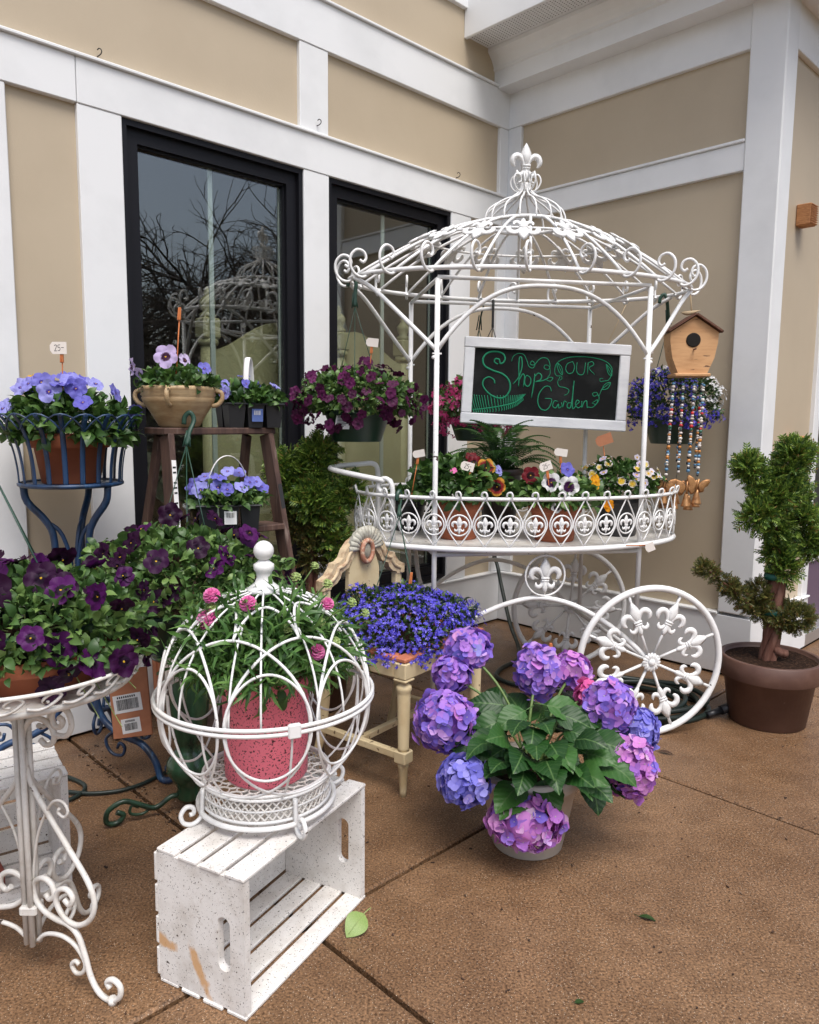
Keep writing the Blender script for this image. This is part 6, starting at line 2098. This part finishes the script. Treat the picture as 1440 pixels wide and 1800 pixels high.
for hi, (c_, rr, sq_, mn) in enumerate(heads):
    c_ = Vec(c_) - base
    st_ = MB()
    s0 = Vec((0.03 * math.cos(hi), 0.03 * math.sin(hi), 0.22))
    st_.tube(spline([s0, s0.lerp(c_, 0.5) + Vec((0, 0, 0.05)), c_ - (c_ - s0).normalized() * rr * 0.3], 5), 0.0045, 6)
    st_.sphere(tuple(c_), rr * 0.70, 12, 8, mi=1)
    hd = part('flower_head', st_, ['stem_green', mn + '_mass'], t)
    n = int(150 * (rr / 0.08) ** 2 * sq_[0] * sq_[2]) + 16
    rs = np.random.default_rng(200 + hi)
    hid_p, hid_d = [], []
    tocam = (Vec((0, 0, 1.26)) - (c_ + base)).normalized()
    for i in range(n):
        zz = 1 - 2 * (i + 0.5) / n
        ph = i * 2.39996 + rs.normal() * 0.12
        rad = math.sqrt(max(0, 1 - zz * zz))
        d = Vec((rad * math.cos(ph), rad * math.sin(ph), zz))
        lump = 1 + 0.07 * math.sin(ph * 2 + hi) + rs.normal() * 0.06
        p = Vec((d.x * sq_[0], d.y * sq_[1], d.z * sq_[2])) * (rr * 0.95 * lump) + c_
        fs = (0.034 if rr > 0.05 else 0.030) * (0.8 + 0.45 * rs.random())
        if d.dot(tocam) > 0.25 and nvis < 300 and i % 2 == 0:
            fc = Vec((d.x + rs.normal() * 0.38, d.y + rs.normal() * 0.38, d.z + rs.normal() * 0.38))
            m2 = mn
            if mn == 'hydrangea_violet' and rs.random() < 0.22:
                m2 = 'hydrangea_pink' if hi in (4, 6) or rs.random() < 0.5 else 'hydrangea_blue'
            if mn == 'hydrangea_pink' and rs.random() < 0.3:
                m2 = 'hydrangea_violet'
            link('floret', FLO[m2][int(rs.integers(3))], hd, face_mat(p, fc, fs, rs.random() * 1.6))
            nvis += 1
        else:
            hid_p.append(p)
            hid_d.append(d)
    if hid_p:
        tv = np.array([tuple(v.co) for v in FLO[mn][0].vertices])[:60]
        tf = np.array([tuple(f.vertices) for f in FLO[mn][0].polygons if len(f.vertices) == 4 and max(f.vertices) < 60])
        dd = np.array([tuple(q) for q in hid_d])
        scatter('florets', tv, tf, np.array([tuple(q) for q in hid_p]), rot_from(np.cross(dd, rs.normal(size=dd.shape)), unit(dd + rs.normal(size=dd.shape) * 0.38)), (0.034 if rr > 0.05 else 0.030) * (0.8 + 0.45 * rs.random(len(dd))), mn + '_mass', hd)
def big_leaf_mesh(seed):
    rs = random.Random(seed)
    b = MB()
    n, v, f = 14, [], []
    bend = rs.uniform(0.10, 0.28)
    for i in range(n + 1):
        t_ = i / n
        w_ = 0.36 * (math.sin(PI * t_ ** 0.75) ** 0.85) if 0 < i < n else (0.02 if i == 0 else 0.0)
        tooth = 0.009 * (1 if i % 2 else -1) if 0 < i < n else 0
        z = bend * math.sin(t_ * 2.2) - bend * 1.1 * t_ * t_
        for q in (-1, -0.5, 0, 0.5, 1):
            v.append((t_ + abs(q) * 0.03, q * (w_ + (tooth if abs(q) == 1 else 0)), z + 0.12 * abs(q) * w_ + 0.012 * math.sin(t_ * 20 + q * 4)))
    for i in range(n):
        for q in range(4):
            a = i * 5 + q
            f.append((a, a + 5, a + 6, a + 1))
    b.add(v, f, 0, True)
    b.tube([(-0.28, 0, -0.05), (-0.1, 0, 0.0), (0.02, 0, 0.005)], 0.018, 5)
    return b.mesh('leaf', 'hydrangea_leaf')
BL = [big_leaf_mesh(i) for i in range(4)]
r3 = random.Random(77)
def put_leaf(p, d, s_, up=(0, -0.35, 1)):
    x = Vec(d).normalized()
    z = Vec(up) - x * x.dot(Vec(up))
    z.normalize()
    y = z.cross(x)
    link('leaf', BL[r3.randrange(4)], t, frame(Vec(p), x, y, z) @ S(s_))
for k in range(92):
    a = k * 2.39996
    rad = 0.03 + 0.165 * math.sqrt((k % 46) / 46)
    zz = 0.28 + 0.17 * (1 - rad / 0.22) * r3.uniform(0.5, 1.2) + r3.uniform(-0.03, 0.04)
    d = Vec((math.cos(a), math.sin(a), r3.uniform(-0.45, 0.25)))
    put_leaf((rad * math.cos(a) * 1.05 + 0.012, rad * math.sin(a), zz), d, r3.uniform(0.085, 0.128), (r3.gauss(0, 0.3), -0.9 + r3.gauss(0, 0.25), 1))
for (p, d, s_) in [((0.02, -0.11, 0.255), (0.15, -0.8, -0.55), 0.12), ((-0.04, -0.12, 0.245), (-0.6, -0.7, -0.25), 0.13), ((-0.07, -0.06, 0.30), (-0.75, -0.5, -0.3), 0.125), ((0.19, -0.05, 0.29), (0.6, -0.6, -0.8), 0.125),
                   ((0.15, -0.10, 0.27), (0.15, -0.7, -0.8), 0.115), ((-0.12, 0.0, 0.36), (-0.7, -0.3, 0.2), 0.10), ((-0.03, -0.14, 0.21), (-0.7, -0.7, -0.1), 0.115), ((-0.13, -0.02, 0.29), (-0.6, -0.6, -0.5), 0.10)]:
    put_leaf(p, d, s_)
b = MB()
for k in range(12):
    a = k * 2.4
    b.tube(spline([(0.03 * math.cos(a), 0.03 * math.sin(a), 0.22), (0.10 * math.cos(a), 0.09 * math.sin(a), 0.32), (0.17 * math.cos(a), 0.14 * math.sin(a), 0.35)], 4), 0.0035, 5)
part('stem', b, 'stem_green', t, kind='stuff')
price_tag((0.475, 2.42, 0.40), (0.466, 2.42, 0.530), 'small white tag with an orange peg behind the hydrangea heads', (0.022, 0.044), None, side=0.2, cardoff=(0.006, -0.05))

# --- junipers trained in spirals
def spray_tpl():
    v, f = [], []
    def leaf_(x, y, a, l, w_, z=0.0):
        b0 = len(v)
        ca, sa = math.cos(a), math.sin(a)
        v.extend([(x, y, z), (x + l * 0.5 * ca - w_ * sa, y + l * 0.5 * sa + w_ * ca, z + 0.03), (x + l * ca, y + l * sa, z - 0.02), (x + l * 0.5 * ca + w_ * sa, y + l * 0.5 * sa - w_ * ca, z + 0.03)])
        f.append((b0, b0 + 1, b0 + 2, b0 + 3))
    leaf_(0, 0, 0, 1.0, 0.055)
    for i, t_ in enumerate((0.15, 0.32, 0.5, 0.66, 0.8)):
        for s_ in (-1, 1):
            leaf_(t_, 0, s_ * 0.8, 0.42 * (1.1 - t_ * 0.6), 0.055, 0.02 * s_)
    return np.array(v, float), np.array(f)
SPR = spray_tpl()
def juniper_clumps(parent, segs, dens, size, matname, seed, name='foliage'):
    """segs: (p0, p1, r0, r1) thick strokes clothed in scale-leaf sprays"""
    r2 = np.random.default_rng(seed)
    P_, D_ = [], []
    for (p0, p1, ra, rb) in segs:
        p0, p1 = np.array(p0), np.array(p1)
        L = np.linalg.norm(p1 - p0)
        n = int(dens * (L + ra + rb) * (ra + rb) * 6)
        tt = r2.random(n)
        d = unit(r2.normal(size=(n, 3)))
        end = r2.random(n) < 0.45
        base_ = p0 + (p1 - p0) * tt[:, None]
        ax = unit((p1 - p0)[None])
        dn = np.where(end[:, None], d, unit(d - ax * (d @ ax.T)))
        base_ = np.where(end[:, None], np.where((d @ ax.T) > 0, p1[None], p0[None]), base_)
        rr_ = np.where(tt < 0.5, ra, rb) * (0.45 + 0.55 * r2.random(n) ** 0.5) * (1 + 0.30 * np.sin(base_[:, 2] * 75 + d[:, 0] * 5 + d[:, 1] * 3))
        P_.append(base_ + dn * rr_[:, None] * 0.86)
        D_.append(dn)
    P_, D_ = np.concatenate(P_), np.concatenate(D_)
    dirs = unit(D_ + r2.normal(size=D_.shape) * 0.45 + np.array([0, 0, 0.35]))
    return scatter(name, SPR[0], SPR[1], P_, rot_from(dirs, r2.normal(size=D_.shape)), size * (0.6 + 0.6 * r2.random(len(P_))), matname, parent, smooth=False)

j0 = np.array((1.537, 3.136, 0))
t = thing('potted_juniper', 'spiral trained juniper in a large brown pot beside the corner post', 'juniper', tuple(j0))
add_pot(t, 0.152, 0.192, 0.285, 'brown_pot', rim=0.085, lip=0.010, n=56)
def rel(j, segs):
    return [(np.array(a) - j, np.array(b_) - j, r0_, r1_) for a, b_, r0_, r1_ in segs]
juniper_clumps(t, rel(j0, [((1.572, 3.12, 1.140), (1.540, 3.12, 1.04), 0.034, 0.034), ((1.385, 3.12, 1.085), (1.470, 3.13, 1.00), 0.022, 0.032), ((1.600, 3.15, 0.970), (1.50, 3.10, 0.962), 0.036, 0.042), ((1.415, 3.09, 0.892), (1.49, 3.10, 0.92), 0.030, 0.034),
                             ((1.610, 3.12, 0.88), (1.668, 3.13, 0.755), 0.034, 0.026), ((1.535, 3.13, 0.745), (1.562, 3.12, 0.665), 0.034, 0.026), ((1.51, 3.10, 0.84), (1.53, 3.12, 0.81), 0.022, 0.022)]), 6400, 0.064, 'juniper_leaf', 301)
juniper_clumps(t, rel(j0, [((1.235, 3.12, 0.660), (1.36, 3.125, 0.565), 0.014, 0.020), ((1.36, 3.125, 0.565), (1.49, 3.13, 0.455), 0.020, 0.018), ((1.555, 3.11, 0.452), (1.625, 3.10, 0.462), 0.045, 0.050), ((1.475, 3.14, 0.56), (1.480, 3.14, 0.50), 0.035, 0.03)]), 6500, 0.042, 'juniper_old', 302, 'old_foliage')
b = MB()
for k in range(5):
    a = k * 1.256
    b.tube(spline([(0.022 * math.cos(a + i * 0.5) - 0.012 + 0.006 * i * (1 if i < 4 else 0.6), 0.022 * math.sin(a + i * 0.5), 0.25 + 0.065 * i) for i in range(7)], 3), 0.018, 6)
part('trunk', b, 'bark', t)
b = MB()
b.tube(spline([(-0.01, 0, 0.60), (0.0, 0, 0.72), (-0.012, 0, 0.84), (-0.03, 0, 0.95), (0.0, 0, 1.03)], 4), 0.016, 6)
part('upper_trunk', b, 'bark', t)
b = MB()
b.tube(spline([(-0.01, 0, 0.40), (-0.047, -0.006, 0.452), (-0.177, -0.011, 0.562), (-0.305, -0.016, 0.662)], 4), [0.014, 0.013, 0.012, 0.011, 0.010, 0.009, 0.008, 0.007, 0.006, 0.005, 0.004, 0.003, 0.002], 6)
b.tube(spline([(0.0, 0, 0.33), (0.02, -0.03, 0.31), (0.05, -0.03, 0.30)], 4), 0.02, 6)
b.tube(spline([(-0.01, 0, 0.72), (-0.02, 0.0, 0.82), (-0.09, -0.01, 0.91)], 4), 0.012, 6)
b.tube(spline([(0.0, 0, 0.72), (0.03, 0.0, 0.86), (0.0, -0.01, 1.0)], 4), 0.014, 6)
part('branch', b, 'bark', t, kind='stuff')
for (z, r_) in ((0.625, 0.040), (0.475, 0.044)):
    b = MB()
    b.lathe([(r_, z - 0.012), (r_ + 0.002, z), (r_, z + 0.012)], 16, M=T(-0.005, 0, 0))
    part('tie_tape', b, 'tape_green', t)

j1 = np.array((-0.425, 3.27, 0))
t = thing('potted_juniper', 'spiral trained juniper standing between the two dark windows', 'juniper', tuple(j1))
add_pot(t, 0.14, 0.18, 0.27, 'brown_pot', rim=0.08, lip=0.010)
juniper_clumps(t, rel(j1, [((-0.39, 3.27, 1.115), (-0.425, 3.27, 1.03), 0.045, 0.050), ((-0.545, 3.27, 1.050), (-0.515, 3.27, 0.95), 0.042, 0.046), ((-0.41, 3.22, 0.945), (-0.375, 3.24, 0.87), 0.060, 0.060), ((-0.262, 3.28, 0.962), (-0.325, 3.27, 0.91), 0.038, 0.040),
                             ((-0.455, 3.27, 1.00), (-0.46, 3.27, 0.94), 0.045, 0.045), ((-0.295, 3.26, 0.705), (-0.365, 3.26, 0.785), 0.035, 0.035)]), 3900, 0.070, 'juniper_leaf', 311)
juniper_clumps(t, rel(j1, [((-0.515, 3.26, 0.86), (-0.49, 3.27, 0.77), 0.045, 0.04), ((-0.41, 3.25, 0.80), (-0.41, 3.26, 0.66), 0.045, 0.040), ((-0.35, 3.26, 0.79), (-0.40, 3.26, 0.80), 0.045, 0.045)]), 5000, 0.044, 'juniper_old', 312, 'old_foliage')
b = MB()
for k in range(4):
    a = k * 1.57
    b.tube(spline([(0.016 * math.cos(a + i * 0.6), 0.016 * math.sin(a + i * 0.6), 0.24 + 0.14 * i) for i in range(6)], 3), 0.012, 6)
part('trunk', b, 'bark', t)

# --- pink pot with scabiosa inside the globe
gb_ = np.array((-0.343, 1.77, 0.405))
t = thing('potted_scabiosa', 'pink speckled pot of scabiosa growing inside the wire globe', 'scabiosa', tuple(gb_))
b = MB()
b.lathe([(0.001, 0), (0.094, 0), (0.099, 0.006), (0.104, 0.245), (0.104, 0.252), (0.097, 0.252), (0.095, 0.22)], 44)
part('pot', b, 'pink_pot', t)
b = MB()
b.lathe([(0.001, 0.212), (0.096, 0.205)], 24)
part('soil', b, 'soil', t)
foliage(t, (0, 0, 0.315), 0.19, 0.19, 0.125, 1900, 0.065, 'scabiosa_leaf', LEAF_THIN, seed=121, lo=-0.35, shell=0.2, jit=0.8)
foliage(t, (0, 0, 0.285), 0.20, 0.20, 0.075, 1100, 0.055, 'scabiosa_leaf', LEAF_THIN, seed=122, lo=-0.35, shell=0.4, jit=0.9, name='lower_foliage')
foliage(t, (0.0, 0, 0.26), 0.13, 0.13, 0.04, 90, 0.060, 'scabiosa_leaf', LEAF_LONG, seed=123, lo=-0.9, shell=0.7, name='broad_leaves')
def pin_mesh(matname, r_, n, tall=1.0):
    b = MB()
    for i in range(n):
        zz = 1 - 1.25 * (i + 0.5) / n
        ph = i * 2.39996
        rad = math.sqrt(max(0, 1 - zz * zz))
        d = Vec((rad * math.cos(ph), rad * math.sin(ph), zz * tall))
        x = d.cross(Vec((0.2, 0.3, 1))).normalized()
        y = d.cross(x)
        p = d * r_ * 0.62
        k = r_ * 0.30
        b.add([p - x * k * 0.5, p + x * k * 0.5, p + x * k + d * r_ * 0.42 + y * k * 0.3, p + d * r_ * 0.5, p - x * k + d * r_ * 0.42 - y * k * 0.3], [(0, 1, 2, 3, 4)], 0, False)
    b.sphere((0, 0, 0), r_ * 0.62, 8, 6)
    return b.mesh('scabiosa_flower', matname)
PIN = pin_mesh('scabiosa_petal', 0.019, 44)
BUD = pin_mesh('stem_pale', 0.011, 22, 0.7)
ends = [((-0.456, 1.69, 0.806), 1, 1.25), ((-0.449, 1.70, 0.858), 1, 0.95), ((-0.358, 1.66, 0.850), 1, 0.95), ((-0.205, 1.66, 0.741), 1, 0.9), ((-0.186, 1.70, 0.842), 1, 0.75), ((-0.270, 1.66, 0.795), 0, 1), ((-0.300, 1.62, 0.77), 0, 1), ((-0.20, 1.70, 0.80), 0, 1),
        ((-0.260, 1.72, 0.900), 0, 1.1), ((-0.188, 1.72, 0.885), 0, 1.1), ((-0.132, 1.72, 0.842), 0, 1.1), ((-0.102, 1.74, 0.812), 0, 1), ((-0.225, 1.78, 0.915), 0, 1), ((-0.452, 1.695, 0.832), 0, 1.2), ((-0.165, 1.68, 0.76), 0, 1), ((-0.31, 1.66, 0.69), 0, 1)]
st_ = MB()
for i, (p, kind_, s_) in enumerate(ends):
    p = Vec(p) - Vec(gb_)
    b0 = Vec((0.03 * math.cos(i * 2.4), 0.03 * math.sin(i * 2.4), 0.21))
    st_.tube(spline([b0, b0.lerp(p, 0.55) + Vec((0, 0, 0.03)), p], 4), 0.0019, 5)
    fc = (p - b0).normalized() + Vec((0, -0.5, 0.2))
    link('flower' if kind_ else 'bud', PIN if kind_ else BUD, t, face_mat(p, fc, s_))
part('stem', st_, 'stem_green', t, kind='stuff')

# ------------------------------------------------------------------ leaves and litter on the paving
def loose_leaf(name, M, L, m, label, wid=0.30):
    b = MB()
    tv, tf = leaf_tpl(wid, 0.10, 0.10, 8)
    b.add([tuple(q) for q in tv], [tuple(q) for q in tf], 0, True)
    b.add([tuple(q + np.array([0, 0, -0.006])) for q in tv], [tuple(q[::-1]) for q in tf], 0, True)
    rt = link(name, None, None, M @ S(L), label=label, category='leaf')
    part('blade', b, m, rt)
    b = MB()
    b.tube([(-0.32, 0.06, 0.02), (-0.1, 0, 0.0), (0.5, 0, 0.105), (0.9, 0, 0.05)], [0.02, 0.018, 0.012, 0.006], 5)
    part('midrib', b, 'stem_pale' if m == 'fallen_leaf' else m, rt)
loose_leaf('fallen_leaf', T(-0.105, 1.775, 0.030) @ RZ(R(-128)) @ RY(R(22)) @ RX(R(-28)), 0.070, 'fallen_leaf', 'large fresh green leaf resting against the front edge of the crate', 0.42)
loose_leaf('fallen_leaf', T(0.598, 1.815, 0.003) @ RZ(R(-25)), 0.042, 'lobelia_leaf', 'small dark green leaf lying alone on the bare paving', 0.2)
loose_leaf('fallen_leaf', T(0.37, 1.52, 0.003) @ RZ(R(10)), 0.022, 'lobelia_leaf', 'tiny curled dark leaf on the paving near the joint', 0.3)
loose_leaf('fallen_leaf', T(0.965, 2.80, 0.004) @ RZ(R(-30)), 0.06, 'brown_leaf', 'wet brown leaf beside the cart wheel', 0.16)
r2 = np.random.default_rng(500)
n = 420
pos = np.zeros((n, 3))
pos[:, 0] = r2.uniform(-1.6, 1.9, n)
pos[:, 1] = r2.uniform(1.3, 3.6, n)
# more of it gathers along the joint by the wall and around the crate
bmA = np.array(BM)[:3, :3]
k = 150
tt = r2.uniform(0.15, 1.2, k)
jl = np.stack([np.full(k, -2.69) + r2.normal(size=k) * 0.02, -tt, np.zeros(k)], 1)
pos[:k] = jl @ bmA.T + np.array(O)
pos[:, 2] = 0.0025
keep = ((pos - np.array(O)) @ np.array((0.7003, -0.7138, 0)) > 0.05)
pos = pos[keep]
a = r2.uniform(0, 6.28, len(pos))
dirs = np.stack([np.cos(a), np.sin(a), r2.normal(size=len(pos)) * 0.15], 1)
scl = np.stack([0.003 + 0.009 * r2.random(len(pos)) ** 3, 0.0025 + 0.003 * r2.random(len(pos)), 0.004 * np.ones(len(pos))], 1)
cube = np.array([(x, y, z) for z in (-0.3, 0.3) for y in (-0.5, 0.5) for x in (-0.5, 0.5)])
cf = np.array([(0, 2, 3, 1), (4, 5, 7, 6), (0, 1, 5, 4), (2, 6, 7, 3), (0, 4, 6, 2), (1, 3, 7, 5)])
lt = scatter('litter', cube, cf, pos, rot_from(dirs, np.tile(np.array([0, 0, 1.0]), (len(pos), 1))), scl, 'debris', None, smooth=False)
lt['label'] = 'scattered crumbs of soil, grit and twigs on the wet paving'
lt['category'] = 'litter'
